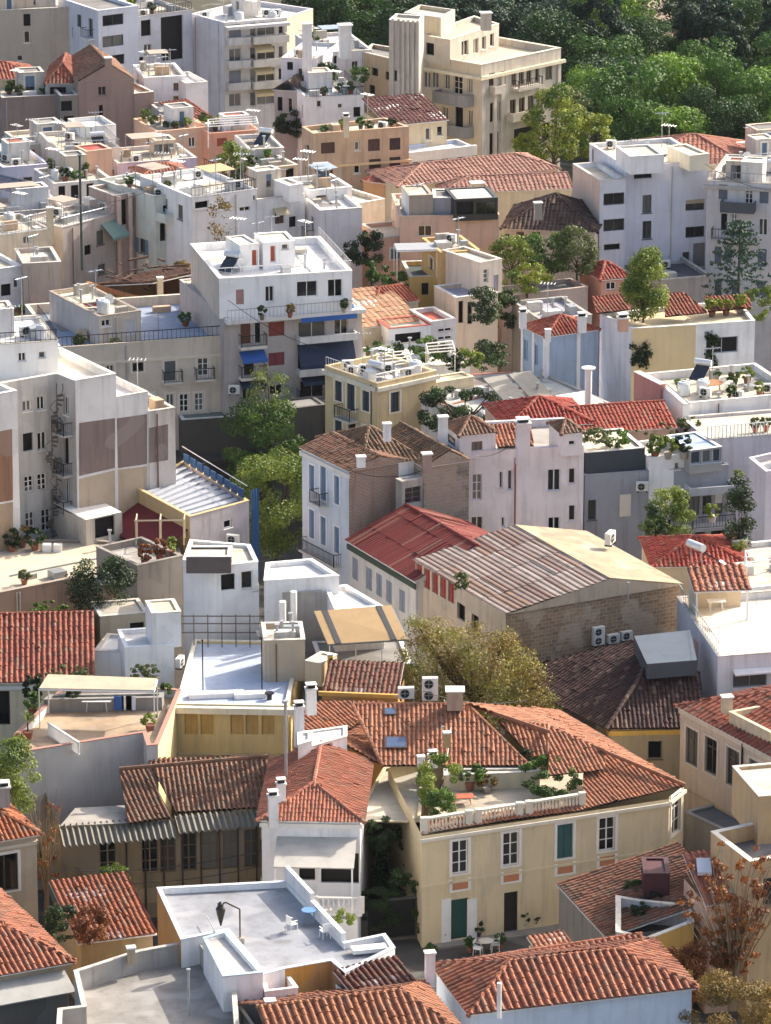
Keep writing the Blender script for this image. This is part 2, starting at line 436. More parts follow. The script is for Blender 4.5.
    def walls(s, mat, seg=None, gable=None, sides=None, z0=None):
        s.wm = mat
        mb = MB(); mats = [mat]; n = len(s.pts); seg = seg or {}; seg = {FI.get(k, k): v for k, v in seg.items()}
        zb = s.z0 if z0 is None else z0
        for k in range(n):
            if sides is not None and k not in [FI.get(q, q) for q in sides]: continue
            mi = 0
            if k in seg:
                if seg[k] not in mats: mats.append(seg[k])
                mi = mats.index(seg[k])
            a, e, nn, L = s.side(k); f = s.fm(k)
            ops = s.open.get(k, [])
            us = sorted({0, L, *[c for o in ops for c in o[:2]]}); zs = sorted({zb, s.z1, *[c for o in ops for c in o[2:]]})
            for u0, u1 in zip(us, us[1:]):
                for z0_, z1_ in zip(zs, zs[1:]):
                    if u1 - u0 < 1e-5 or z1_ - z0_ < 1e-5: continue
                    uc, zc = (u0 + u1) / 2, (z0_ + z1_) / 2
                    if any(o[0] < uc < o[1] and o[2] < zc < o[3] for o in ops): continue
                    mb.face([f(u0, 0, z0_), f(u1, 0, z0_), f(u1, 0, z1_), f(u0, 0, z1_)], mi, [(u0, z0_), (u1, z0_), (u1, z1_), (u0, z1_)])
            for (u0, u1, c, d) in ops:
                for p, q in (((u0, c), (u0, d)), ((u1, d), (u1, c)), ((u0, d), (u1, d)), ((u1, c), (u0, c))):
                    mb.face([f(p[0], 0, p[1]), f(q[0], 0, q[1]), f(q[0], .2, q[1]), f(p[0], .2, p[1])], mi)
        for g in gable or []: mb.face(g[0], 0, g[1])
        return mb.build(s.name or 'wall', mats, s.root)
    def flat(s, roof, ph=.4, th=.22, cop=None, wallm=None, copz=.05):
        """flat roof with a parapet; z1 is the top of the parapet"""
        zr = s.z1 - ph; s.rz = zr
        MB().face([p + V((0, 0, zr)) for p in inset(s.pts, th * .5)]).build((s.name + '_roof') if s.name else 'roof', roof, s.root)
        if ph > 0.02:
            mb = MB(); q = inset(s.pts, th); o2 = inset(s.pts, -.03); q2 = inset(s.pts, th + .03); n = len(q)
            for i in range(n):
                j = (i + 1) % n; z = V((0, 0, 1))
                mb.face([q[j] + z * zr, q[i] + z * zr, q[i] + z * s.z1, q[j] + z * s.z1], 0)
                mb.face([o2[i] + z * (s.z1 + copz), o2[j] + z * (s.z1 + copz), q2[j] + z * (s.z1 + copz), q2[i] + z * (s.z1 + copz)], 1)
                mb.face([o2[i] + z * s.z1, o2[j] + z * s.z1, o2[j] + z * (s.z1 + copz), o2[i] + z * (s.z1 + copz)], 1)
                mb.face([q2[j] + z * s.z1, q2[i] + z * s.z1, q2[i] + z * (s.z1 + copz), q2[j] + z * (s.z1 + copz)], 1)
                mb.face([o2[j] + z * s.z1, o2[i] + z * s.z1, q2[i] + z * s.z1, q2[j] + z * s.z1], 1)
            wm = getattr(s, 'wm', None) or COPS[1]; mb.build('parapet', [wallm or wm, cop or (wm, COPS[0], wm, COPS[1], COPS[3], wm)[int(abs(s.o.x * 7 + s.o.y * 3 + s.z1 * 5)) % 6]], s.root)
        return s
    # ---- pitched roofs on rect blocks
    def _c(s):
        a, b, c, d = [p + V((0, 0, s.z1)) for p in s.eave]
        return a, b, c, d
    def _soffit(s, mb):
        q = s.eave; i = s.pts; z = V((0, 0, s.z1 - .02))
        for k in range(len(q)):
            j = (k + 1) % len(q)
            mb.face([q[k] + z, q[j] + z, i[j] + z, i[k] + z], 1)
            mb.face([q[k] + z, q[j] + z, q[j] + z + V((0, 0, .06)), q[k] + z + V((0, 0, .06))], 1)
    def pitched(s, mat, rise, axis='u', h0=None, h1=None, yr=.5, tw=.3, tl=.4, amp=.07, n=6, trim=None, cap=True, kind='roof'):
        """ridge along the front ('u') or front to back ('v'); h0/h1 hip lengths at its two ends, 0 = gable"""
        a, b, c, d = s._c(); W = (b - a).length; D = (d - a).length
        u = (b - a) / W; v = (d - a) / D; up = V((0, 0, rise)); mb = MB(); g = []
        kw = dict(tw=tw, tl=tl, amp=amp, n=n)
        if axis == 'u':
            hh = min(W / 2 - .05, D / 2)
            h0 = hh if h0 is None else h0; h1 = hh if h1 is None else h1
            r0 = a + u * h0 + v * D * yr + up; r1 = b - u * h1 + v * D * yr + up
            tiles(mb, [a, b, r1, r0], **kw); tiles(mb, [c, d, r0, r1], **kw)
            if h0 > 0: tiles(mb, [d, a, r0], **kw)
            if h1 > 0: tiles(mb, [b, c, r1], **kw)
            ends = ((a, d, r0, h0), (b, c, r1, h1))
        else:
            hh = min(D / 2 - .05, W / 2)
            h0 = hh if h0 is None else h0; h1 = hh if h1 is None else h1
            r0 = a + v * h0 + u * W * yr + up; r1 = d - v * h1 + u * W * yr + up
            tiles(mb, [b, c, r1, r0], **kw); tiles(mb, [d, a, r0, r1], **kw)
            if h0 > 0: tiles(mb, [a, b, r0], **kw)
            if h1 > 0: tiles(mb, [c, d, r1], **kw)
            ends = ((a, b, r0, h0), (d, c, r1, h1))
        if cap: ridgecap(mb, r0, r1)
        for p, q, r, h in ends:
            if h > 0 and cap: ridgecap(mb, p, r); ridgecap(mb, q, r)
            if h <= 0:
                L = (q - p).length
                g.append(([p, q, r - V((0, 0, .05))], [(0, s.z1), (L, s.z1), (L / 2, s.z1 + rise)]))
        s._soffit(mb)
        s.gables = g
        s.ridge = (r0, r1)
        mb.build(kind, [mat, trim or WHITE], s.root)
        return g
    def shed(s, mat, rise, to='K', tiled=True, tw=.3, tl=.4, amp=.07, n=6, th=.08, trim=None):
        """one slope; `to` is the high side"""
        a, b, c, d = s._c(); up = V((0, 0, rise))
        Q = {'K': [a, b, c + up, d + up], 'R': [d, a, b + up, c + up], 'L': [b, c, d + up, a + up], 'F': [c, d, a + up, b + up]}[to]
        mb = MB()
        if tiled: tiles(mb, Q, tw=tw, tl=tl, amp=amp, n=n)
        dn = V((0, 0, th))
        mb.hexa([p - dn for p in Q] + [p - V((0, 0, .01)) for p in Q], 1)
        mb.build('roof', [mat, trim or WHITE], s.root)
        return s
    # ---- additions
    def blk(s, name, A, B, h, d=None, yb=None, base=None, ov=0):
        """box on the roof: pixel ends of its top front edge, height above the roof it stands on"""
        z0 = s.rz if base is None else base; z1 = z0 + h
        a, b = s.pl(*A, z1), s.pl(*B, z1)
        return Blk(s.root, rect(a, b, z1, d, yb, s.o), z0, z1, name, ov)
    def poly(s, name, pxs, h, base=None, z0=None):
        zb = s.rz if base is None else base
        return Blk(s.root, [s.pl(x, y, zb + h) for x, y in pxs], zb if z0 is None else z0, zb + h, name)
    def chim(s, px, py, z, h=1.2, w=.5, mat=None, cap='pots', rot=.2):
        """pixel of its top"""
        p = s.pl(px, py, z); p.z = z - h; mb = MB()
        mb.obox(p, w / 2, w * .42, h, rot); mb.obox(p + V((0, 0, h)), w * .62, w * .54, .09, rot, 1)
        if cap == 'pots':
            mb.obox(p + V((0, 0, h + .09)), w * .4, w * .32, .22, rot, 2); mb.obox(p + V((0, 0, h + .31)), w * .55, w * .46, .06, rot, 1)
        elif cap == 'pipe': mb.bar(p + V((0, 0, h)), p + V((0, 0, h + .6)), .09, 2, 8); mb.bar(p + V((0, 0, h + .62)), p + V((0, 0, h + .72)), .15, 2, 8)
        return mb.build('chimney', [mat or wall('d9d2c8'), WHITE, DKMETAL], s.root)
    def balc(s, k, x0, x1, y, dp=1.1, th=.16, rail='bars', rh=1.0, mat=None, rmat=None, sp=.16, y1=None):
        u0, z = s.hit(k, x0, y); u1, _ = s.hit(k, x1, y if y1 is None else y1); u0, u1 = min(u0, u1), max(u0, u1)
        a, e, n, L = s.side(k); f = s.fm(k); mb = MB()
        def bx(m, a_, b, c, d, t0, t1, mi=0):
            m.hexa([f(a_, t0, c), f(a_, t1, c), f(b, t1, c), f(b, t0, c), f(a_, t0, d), f(a_, t1, d), f(b, t1, d), f(b, t0, d)], mi)
        bx(mb, u0, u1, z - th, z, -dp, -.004)
        ob = mb.build('balcony', mat or wall('cfc8be'), s.root)
        r = MB()
        if rail == 'solid':
            bx(r, u0, u1, z, z + rh, -dp + .002, -dp + .1); bx(r, u0 + .002, u0 + .1, z, z + rh - .003, -dp + .1, -.02); bx(r, u1 - .1, u1 - .002, z, z + rh - .003, -dp + .1, -.02)
            r.build('railing', rmat or mat or wall('cfc8be'), ob)
        elif rail == 'bars':
            t = .018 if sp < .25 else .028
            bx(r, u0, u1, z + rh - .05, z + rh, -dp + .02, -dp + .07); bx(r, u0, u1, z + .08, z + .11, -dp + .03, -dp + .06)
            for q in (u0 + .03, u1 - .03):
                bx(r, q - .025, q + .025, z, z + rh - .02, -dp + .02, -dp + .07); bx(r, q - .02, q + .02, z + rh - .05, z + rh - .01, -dp + .07, -.03)
                m = max(1, int(dp / sp))
                for i in range(m): bx(r, q - t / 2, q + t / 2, z + .1, z + rh - .05, -dp + (i + .5) * dp / m - t / 2, -dp + (i + .5) * dp / m + t / 2)
            m = max(2, int((u1 - u0) / sp))
            for i in range(m): bx(r, u0 + (i + .5) * (u1 - u0) / m - t / 2, u0 + (i + .5) * (u1 - u0) / m + t / 2, z + .1, z + rh - .05, -dp + .03, -dp + .06)
            r.build('railing', rmat or DKMETAL, ob)
        elif rail == 'balus':
            bx(r, u0, u1, z + rh - .1, z + rh, -dp - .03, -dp + .15); bx(r, u0, u1, z, z + .1, -dp - .01, -dp + .13)
            m = max(2, int((u1 - u0) / sp))
            for i in range(m):
                c = f(u0 + (i + .5) * (u1 - u0) / m, -dp + .06, z + .1); h = rh - .2
                r.lathe(c, [(.05, 0), (.085, h * .3), (.045, h * .65), (.06, h)], 6)
            for q in (u0, u1): bx(r, q - .14, q + .14, z, z + rh + .05, -dp - .05, -dp + .17)
            r.build('railing', rmat or WHITE, ob)
        return ob
    def awn(s, k, x0, x1, y, dp=1.2, drop=.6, mat=None, y1=None, val=.2):
        u0, z = s.hit(k, x0, y); u1, _ = s.hit(k, x1, y if y1 is None else y1); u0, u1 = min(u0, u1), max(u0, u1); f = s.fm(k); mb = MB()
        t = .03; q = [f(u0, -.01, z), f(u1, -.01, z), f(u1, -dp, z - drop), f(u0, -dp, z - drop)]
        mb.hexa(q + [p + V((0, 0, t)) for p in q]); w = [f(u0, -dp - .01, z - drop - val), f(u1, -dp - .01, z - drop - val), f(u1, -dp - .01, z - drop + t), f(u0, -dp - .01, z - drop + t)]
        mb.hexa(w + [p + (f(0, .02, 0) - f(0, 0, 0)) for p in w])
        return mb.build('awning', mat, s.root)
    def band(s, k, z, h=.15, d=.06, mat=None, name='cornice', u0=None, u1=None):
        a, e, n, L = s.side(k); f = s.fm(k); u0 = -d if u0 is None else u0; u1 = L + d if u1 is None else u1
        q = [f(u0, -d, z), f(u0, -.003, z), f(u1, -.003, z), f(u1, -d, z)]
        return MB().hexa(q + [p + V((0, 0, h)) for p in q]).build(name, mat or WHITE, s.root)
    def slope(s, e0, e1, z, ang, pxs, mb, tw=.3, tl=.4, amp=.07, n=6, tiled=True, mi=0):
        """tile face: eave through two pixels at height z, pitched by ang; its outline given in pixels"""
        a, b = s.pl(*e0, z), s.pl(*e1, z); e = (b - a).normalized(); inn = V((-e.y, e.x, 0))
        nm = (inn * -math.sin(RAD(ang)) + V((0, 0, math.cos(RAD(ang)))))
        pts = [onplane(x, y, a + s.o, nm) - s.o for x, y in pxs]
        if tiled: tiles(mb, pts, tw, tl, amp, mi, n)
        mb.face([p - V((0, 0, .03)) for p in pts], 1)
        return pts
def rect(a, b, z, d=None, yb=None, o=V((0, 0, 0)), corner='A'):
    a, b = V((a.x, a.y, 0)), V((b.x, b.y, 0)); u = (b - a).normalized(); v = V((-u.y, u.x, 0))
    if d is None:
        base = a if corner == 'A' else b
        lo, hi = .2, 80
        for _ in range(50):
            m = (lo + hi) / 2
            if proj(base + v * m + V((0, 0, z)) + o)[1] > yb: lo = m
            else: hi = m
        d = lo
    return [a, b, b + v * d, a + v * d]
FOOT = []
COPS = [wall('dcd8d2', .6), wall('c6c0b8', .7), wall('e2dfda', .5), wall('d0c8bc', .7)]
def bld(name, label, cat, A, B, H, d=None, yb=None, yB=None, ov=0, z0=0, where=None, group=None):
    a, b = P(*A, H), P(*B, H)
    pts = rect(a, b, H, d, yb if yB is None else yB, corner='A' if yB is None else 'B')
    return _mk(name, label, cat, pts, H, ov, z0, group)
def pbld(name, label, cat, pxs, H, ov=0, z0=0, group=None):
    return _mk(name, label, cat, [P(x, y, H) for x, y in pxs], H, ov, z0, group)
def _mk(name, label, cat, pts, H, ov, z0, group):
    c = sum((V((p.x, p.y, 0)) for p in pts), V((0, 0, 0))) / len(pts)
    root = empty(name, (c.x, c.y, z0), label, cat, group)
    root.location.z = 0
    FOOT.append((label, pts, H))
    return Blk(root, [p - c for p in [V((q.x, q.y, 0)) for q in pts]], z0, H, None, ov)
# ------------------------------------------------------------------ loose things
PROTO = {}
def spot(px, py, z): return P(px, py, z)
def ac(px, py, z, label, rz=0.0, fans=1, w=.85, lift=0.12, group=None, pts=None):
    """outdoor air conditioner; pixel of the middle of its foot"""
    loc = P(px, py, z) if pts is None else pts
    key = ('ac', fans)
    if key not in PROTO:
        r = empty('air_conditioner', loc, label, 'air conditioner', group, rz); h = .62 if fans == 1 else 1.3
        MB().box(-.43, -.17, lift, .43, .17, lift + h).build('casing', paint('dcd9d2', .5, 0, .3), r)
        for i in range(fans):
            zc = lift + .31 + i * .65; m = MB(); n = 20
            for q in range(n):
                a, b = 2 * math.pi * q / n, 2 * math.pi * (q + 1) / n
                m.face([(-.08 + .25 * math.cos(a), -.172, zc + .25 * math.sin(a)), (-.08 + .25 * math.cos(b), -.172, zc + .25 * math.sin(b)), (-.08, -.172, zc)], 0)
                m.bar((-.08 + .25 * math.cos(a), -.185, zc + .25 * math.sin(a)), (-.08 + .25 * math.cos(b), -.185, zc + .25 * math.sin(b)), .015, 1, 4)
            for q in range(4): m.bar((-.08, -.19, zc), (-.08 + .24 * math.cos(q * 1.57), -.19, zc + .24 * math.sin(q * 1.57)), .02, 1, 4)
            m.build('fan_grille', [DARK, GREY], r)
        for x in (-.3, .3): MB().box(x - .04, -.2, 0, x + .04, .2, lift).build('foot', DKMETAL, r)
        PROTO[key] = r
    else: r = copy_tree(PROTO[key], loc, rz, None, label, group)
    k = w / .85; r.scale = (k, k, k)
    return r
def antenna(px, py, z, h, label, group='television antennas on the roofs', n=5, rz=None):
    loc = P(px, py, z); rz = rnd.uniform(-1, 1) if rz is None else rz
    r = empty('tv_antenna', loc, label, 'antenna', group, rz)
    MB().bar((0, 0, 0), (0, 0, h), .035, 0, 6).build('mast', GALV, r)
    m = MB(); m.bar((-.6, 0, h - .15), (.6, 0, h - .15), .03)
    for i in range(n): x = -.55 + i * 1.1 / (n - 1); m.bar((x, -.35 + .02 * i, h - .15), (x, .35 - .02 * i, h - .15), .026)
    m.build('aerial', GALV, r)
    return r
def pole(px, py, z, h, label, name='vent_pipe', cat='pipe', r=.07, mat=None, cap=True):
    loc = P(px, py, z); m = MB(); m.bar((0, 0, 0), (0, 0, h), r, 0, 10)
    if cap: m.bar((0, 0, h + .03), (0, 0, h + .1), r * 1.9, 0, 10); m.bar((0, 0, h), (0, 0, h + .03), r * .7, 0, 8)
    o = m.build(name, mat or GALV); o.location = loc
    return tag(o, label, cat)
def dish(px, py, z, label, r=.4, rz=-.5, group=None):
    loc = P(px, py, z); t = empty('satellite_dish', loc, label, 'satellite dish', group, rz)
    MB().bar((0, 0, 0), (0, 0, .7), .03, 0, 6).build('post', GALV, t)
    m = MB(); n = 16; prev = None
    for q in range(4):
        rr = r * q / 3; ring = [V((rr * math.cos(a), -.12 - .25 * (1 - (rr / r) ** 2) * -.5 - .1, .8 + rr * math.sin(a))) for a in [2 * math.pi * i / n for i in range(n)]]
        if prev:
            for i in range(n): m.face([prev[i], prev[(i + 1) % n], ring[(i + 1) % n], ring[i]])
        prev = ring
    m.build('reflector', paint('d9d9d6', .5), t); MB().bar((0, -.2, .45), (0, -.55, .78), .02).build('arm', GALV, t)
    return t
def solar(px, py, z, label, rz=0.0, k=1.0, group=None):
    """thermosiphon water heater: collector panel and tank"""
    loc = P(px, py, z); t = empty('solar_water_heater', loc, label, 'solar heater', group, rz)
    m = MB(); m.hexa([(-.6, -.9, .25), (-.6, .5, 1.15), (.6, .5, 1.15), (.6, -.9, .25), (-.6, -.94, .33), (-.6, .46, 1.23), (.6, .46, 1.23), (.6, -.94, .33)])
    m.build('collector', paint('1c2430', .15, 0, .1), t)
    MB().bar((-.75, .55, 1.45), (.75, .55, 1.45), .27, 0, 14).build('tank', paint('cfd2d4', .35, .2), t)
    f = MB()
    for x in (-.55, .55): f.bar((x, -.85, 0), (x, -.85, .3), .025); f.bar((x, .5, 0), (x, .5, 1.3), .025); f.bar((x, -.85, .02), (x, .5, .02), .025); f.bar((x, .5, .05), (x, -.6, .4), .02)
    f.build('stand', GALV, t); t.scale = (k, k, k)
    return t
def tank(px, py, z, label, r=.45, h=1.0, mat=None):
    loc = P(px, py, z); m = MB(); m.lathe((0, 0, .05), [(r * .95, 0), (r, .05), (r, h * .85), (r * .8, h * .97), (r * .3, h), (r * .3, h + .06)], 14)
    o = m.build('water_tank', mat or paint('c9ccce', .45), None, True); o.location = loc
    return tag(o, label, 'water tank')
# ------------------------------------------------------------------ vegetation
def leaves(clumps, n, size, seed, spread=.25, flat=.0, stretch=1.4):
    """leaf faces through a set of ellipsoid clumps (c, (rx,ry,rz))"""
    r = np.random.default_rng(seed)
    vol = np.array([c[1][0] * c[1][1] * c[1][2] for c in clumps]) ** .75; w = vol / vol.sum()
    k = r.choice(len(clumps), n, p=w)
    C = np.array([c[0] for c in clumps])[k]; S = np.array([c[1] for c in clumps])[k]
    d = r.normal(size=(n, 3)); d /= np.linalg.norm(d, axis=1)[:, None]
    rad = 1 - np.abs(r.normal(0, spread, n)); rad = np.clip(rad, .15, 1.15)
    p = C + d * S * rad[:, None]
    nn = d * .9 + r.normal(size=(n, 3)) * .6 + np.array([0, 0, .35]); nn /= np.linalg.norm(nn, axis=1)[:, None]
    t = np.cross(nn, r.normal(size=(n, 3))); t /= np.linalg.norm(t, axis=1)[:, None]; b = np.cross(nn, t)
    sz = size * r.uniform(.6, 1.3, n)[:, None]
    q = np.stack([p - t * sz * stretch * .5, p + b * sz * .45, p + t * sz * stretch * .5, p - b * sz * .45], 1).reshape(-1, 3)
    return q
def leafobj(name, q, mat, parent=None):
    n = len(q) // 4; me = bpy.data.meshes.new(name)
    me.from_pydata(q.tolist(), [], [(4 * i, 4 * i + 1, 4 * i + 2, 4 * i + 3) for i in range(n)]); me.materials.append(mat); me.update()
    o = bpy.data.objects.new(name, me); COL.objects.link(o)
    if parent: o.parent = parent
    return o
def clumpset(r, w, h, z0, n, shape='round'):
    out = []
    if shape == 'round': n = int(n * 1.9)
    for i in range(n):
        a = r.uniform(0, 6.28); t = (i + .5) / n
        z = z0 + h * (.08 + .84 * r.random() if shape != 'cone' else t * .95)
        f = (z - z0) / h
        if shape == 'cone': env = w * .5 * (1 - f) ** .8 + .15
        elif shape == 'column': env = w * .5 * (1 - .55 * f ** 2.5) * (.75 + .25 * min(1, f * 5))
        elif shape == 'umbrella': env = w * .5 * (.4 + .6 * f)
        else: env = w * .5 * math.sqrt(max(.12, 1 - (2 * f - .95) ** 2))
        rr = env * ((.35 if shape != 'round' else .5) + .5 * math.sqrt(r.random()))
        s = max(.12, min(w, h) * (r.uniform(.09, .2) if shape != 'column' else r.uniform(.2, .3))) if shape != 'cone' else max(.25, env * r.uniform(.25, .45))
        rr = max(0, min(rr, env * r.uniform(.85, 1.05) - s * .3))
        out.append(((rr * math.cos(a), rr * math.sin(a), z), (s * r.uniform(.9, 1.4), s * r.uniform(.9, 1.4), s * r.uniform(.6, .95))))
    return out
GREENS = {
    'park_mid': ('2a4818', '527626', '3c601f'), 'park_bright': ('4e7420', '88a436', '587c26'), 'park_dark': ('1e3414', '365626', '2a4a1e'),
    'dark': ('16240c', '2c4218', '3b5220'), 'mid': ('2a4214', '4c6a22', '5d7a2a'), 'bright': ('40561c', '72842e', '828f38'),
    'yellow': ('5d7022', '9ca236', '4c661f'), 'olive': ('3f4a26', '6b7440', '545e30'), 'rust': ('6b4a1e', '8e7a32', '6f5a22'),
    'brownish': ('6c6e2c', 'a49c48', '80682c'), 'autumn': ('7a4a1a', '9c5c22', '6d3a18'), 'pine': ('1c2c20', '34503c', '28402c'), 'cypress': ('10180c', '1e2c16', '182410'), 'teal': ('20382a', '3a5640', '2a4630')}
def tree(px, py, z, w, h, label, col='mid', shape='round', n=None, leaf=None, name='tree', cat='tree', trunk=.25, seed=None, group=None, clumps=None, at=None, spread=.28, dens=1.0, lk=1.9):
    """px,py: pixel of the crown's middle top to bottom given as (top,bottom) pixel rows at foot height z; w in pixels"""
    seed = seed or int(px * 7 + py * 3); r = random.Random(seed)
    few = n if n and n < 1000 else None
    if at is None:
        k0 = P(px, py, z); k = ppm(k0); W = w / k; H = h / k / math.cos(RAD(20))
    else: k0, W, H = at, w, h; k = ppm(k0)
    root = empty(name, k0, label, cat, group)
    z0 = H * trunk
    leaf = max(.09, lk / k); n = few or int(min(26000, max(500, 7 * W * (H - z0) / leaf ** 2 * dens)))
    cl = clumps or clumpset(r, W, H - z0, z0, 24 if shape == 'round' else 40, shape)
    leafobj('crown', leaves(cl, n, leaf, seed, spread), leafmat(*GREENS[col]), root)
    m = MB(); rr = max(.05, W * .03)
    m.bar((0, 0, -.3), (r.uniform(-.1, .1), 0, z0 + .3 * (H - z0)), rr, 0, 8, rr * .7)
    for c in cl[:9]:
        b = V((0, 0, z0 * .7 + .25 * (c[0][2] - z0 * .7))); e = V(c[0]); mid = (b + e) / 2 + V((0, 0, -.1 * (e - b).length))
        m.bar(b, mid, rr * .55, 0, 6, rr * .35); m.bar(mid, e, rr * .35, 0, 5, rr * .12)
    m.build('trunk', BARK, root)
    return root
def bush(px, py, z, w, h, label, col='mid', name='bush', cat='bush', n=None, seed=None, group=None, leaf=None, spread=.35):
    seed = seed or int(px * 13 + py * 5); r = random.Random(seed)
    k0 = P(px, py, z); k = ppm(k0); W = w / k; H = h / k / math.cos(RAD(20))
    leaf = leaf or max(.08, 1.8 / k); n = n or int(min(14000, max(200, 7.5 * W * H / leaf ** 2)))
    cl = clumpset(r, W, H, 0, 14)
    o = leafobj(name, leaves(cl, n, leaf, seed, spread), leafmat(*GREENS[col])); o.location = k0
    return tag(o, label, cat, group)
POTM = paint('9a5a3a', .8, 0, .4)
def potted(px, py, z, w, h, label, col='mid', pot='9a5a3a', kind='round', group=None):
    seed = int(px * 3 + py * 11); r = random.Random(seed)
    k0 = P(px, py, z); k = ppm(k0); W = w / k; H = h / k / math.cos(RAD(20)); ph = min(.5, H * .35); pr = max(.14, min(.3, W * .3))
    root = empty('potted_plant', k0, label, 'potted plant', group)
    if pot == '9a5a3a': pot = r.choice(('8a5238', '7c5644', 'a09488', '6a625a', 'c8c2b8', '946048'))
    MB().lathe((0, 0, 0), [(pr * .7, 0), (pr, ph * .9), (pr * 1.1, ph * .9), (pr * 1.1, ph)], 12).build('pot', paint(pot, .8, 0, .4), root)
    if kind == 'spiky':
        m = MB()
        for i in range(26):
            a = r.uniform(0, 6.28); el = r.uniform(.3, 1.4); L = W * r.uniform(.4, .65); d = V((math.cos(a) * math.cos(el), math.sin(a) * math.cos(el), math.sin(el)))
            b = V((0, 0, ph + (H - ph) * .45)); s = V((-math.sin(a), math.cos(a), 0)) * .05
            m.face([b - s * .5, b + s * .5, b + d * L * .6 + s, b + d * L * .6 - s]); m.face([b + d * L * .6 - s, b + d * L * .6 + s, b + d * L + V((0, 0, -.25 * L))])
        m.bar((0, 0, ph), (0, 0, ph + (H - ph) * .45), .06, 1)
        m.build('leaves', [leafmat(*GREENS[col]), BARK], root)
    else:
        cl = clumpset(r, W, H - ph, ph, 10); lf = max(.08, 1.9 / k)
        leafobj('leaves', leaves(cl, int(max(120, min(5000, 8 * W * H / lf ** 2))), lf, seed, .35), leafmat(*GREENS[col]), root)
    return root
def vine(b, k, x0, x1, y0, y1, col, n, label=None, thick=.35, seed=3, leaf=.16):
    """creeper on side k between pixel bounds: part of nothing, a plant of its own against the wall"""
    r = np.random.default_rng(seed); f = b.fm(k); pts = []
    ua, za = b.hit(k, x0, y0); ub, zb = b.hit(k, x1, y1); cl = []
    for i in range(14): cl.append((tuple(f(r.uniform(min(ua, ub), max(ua, ub)), -thick * .5, r.uniform(min(za, zb), max(za, zb))) + b.o), (abs(ub - ua) * .16 + .12, thick * .6, abs(za - zb) * .14 + .12)))
    o = leafobj('climbing_plant', leaves(cl, n, leaf, seed, .4), leafmat(*GREENS[col])); return tag(o, label, 'climbing plant')
# ------------------------------------------------------------------ terrace furniture
def plastic_chair(px, py, z, label, rz, mat, group=None):
    t = empty('garden_chair', P(px, py, z), label, 'chair', group, rz)
    MB().box(-.24, -.23, .42, .24, .23, .46).build('seat', mat, t)
    m = MB()
    for i in range(5): m.box(-.23 + i * .1, .2, .46, -.17 + i * .1, .235, .88)
    m.box(-.25, .2, .84, .25, .24, .92); m.build('backrest', mat, t)
    for x in (-.21, .21):
        for y in (-.2, .2): MB().bar((x * 1.1, y * 1.15, 0), (x, y, .43), .022, 0, 5).build('leg', mat, t)
        MB().box(x * 1.12 - .03, -.2, .64, x * 1.12 + .03, .22, .67).build('armrest', mat, t)
    return t
def table(px, py, z, label, r, mat, sq=False, rz=0, ly=None, h=.73):
    t = empty('table', P(px, py, z), label, 'table', None, rz)
    if sq: MB().box(-r, -(ly or r), h - .04, r, ly or r, h).build('table_top', mat, t)
    else: MB().lathe((0, 0, h - .04), [(r, 0), (r, .04)], 18).build('table_top', mat, t)
    for x in (-.7, .7):
        for y in (-.7, .7): MB().bar((x * r, y * (ly or r), 0), (x * r * .9, y * (ly or r) * .9, h - .04), .025, 0, 5).build('leg', mat, t)
    return t
def pergola(name, label, corners, z, h, roofmat, postmat, slats=True, cat='pergola', tilt=0.0, parent=None, skip=(), sp=.45):
    """corners: four pixels (front-left, front-right, back-right, back-left) of the top at height z"""
    p = [P(x, y, z + (tilt if i > 1 else 0)) for i, (x, y) in enumerate(corners)]; c = sum(p, V((0, 0, 0))) / 4; c.z = z - h
    root = parent or empty(name, c, label, cat); o = V(root.location); q = [a - o for a in p]
    m = MB(); t = V((0, 0, .06))
    if slats:
        L = ((q[3] - q[0]).length + (q[2] - q[1]).length) / 2; nn = max(3, int(L / sp))
        for i in range(nn):
            a = q[0].lerp(q[3], (i + .5) / nn); b = q[1].lerp(q[2], (i + .5) / nn); m.bar(a + t, b + t, .05)
        m.build('slats', roofmat, root)
    else: m.hexa(q + [a + t for a in q]); m.build('roof_panel', roofmat, root)
    f = MB()
    for i in range(4): f.bar(q[i] - t * .8, q[(i + 1) % 4] - t * .8, .05)
    f.build('frame', postmat, root)
    for i, a in enumerate(q):
        if i in skip: continue
        MB().bar(a - t, (a.x, a.y, z - h - o.z), .05).build('post', postmat, root)
    return root
def wire(name, pts, label, r=.012, sag=.3, mat=None, cat='cable'):
    p = [P(*a) for a in pts]; m = MB(); o = p[0]
    for a, b in zip(p, p[1:]):
        prev = a
        for i in range(1, 9):
            t = i / 8; c = a.lerp(b, t) - V((0, 0, sag * 4 * t * (1 - t))); m.bar(prev - o, c - o, r, 0, 4); prev = c
    ob = m.build(name, mat or DKMETAL); ob.location = o
    return tag(ob, label, cat)
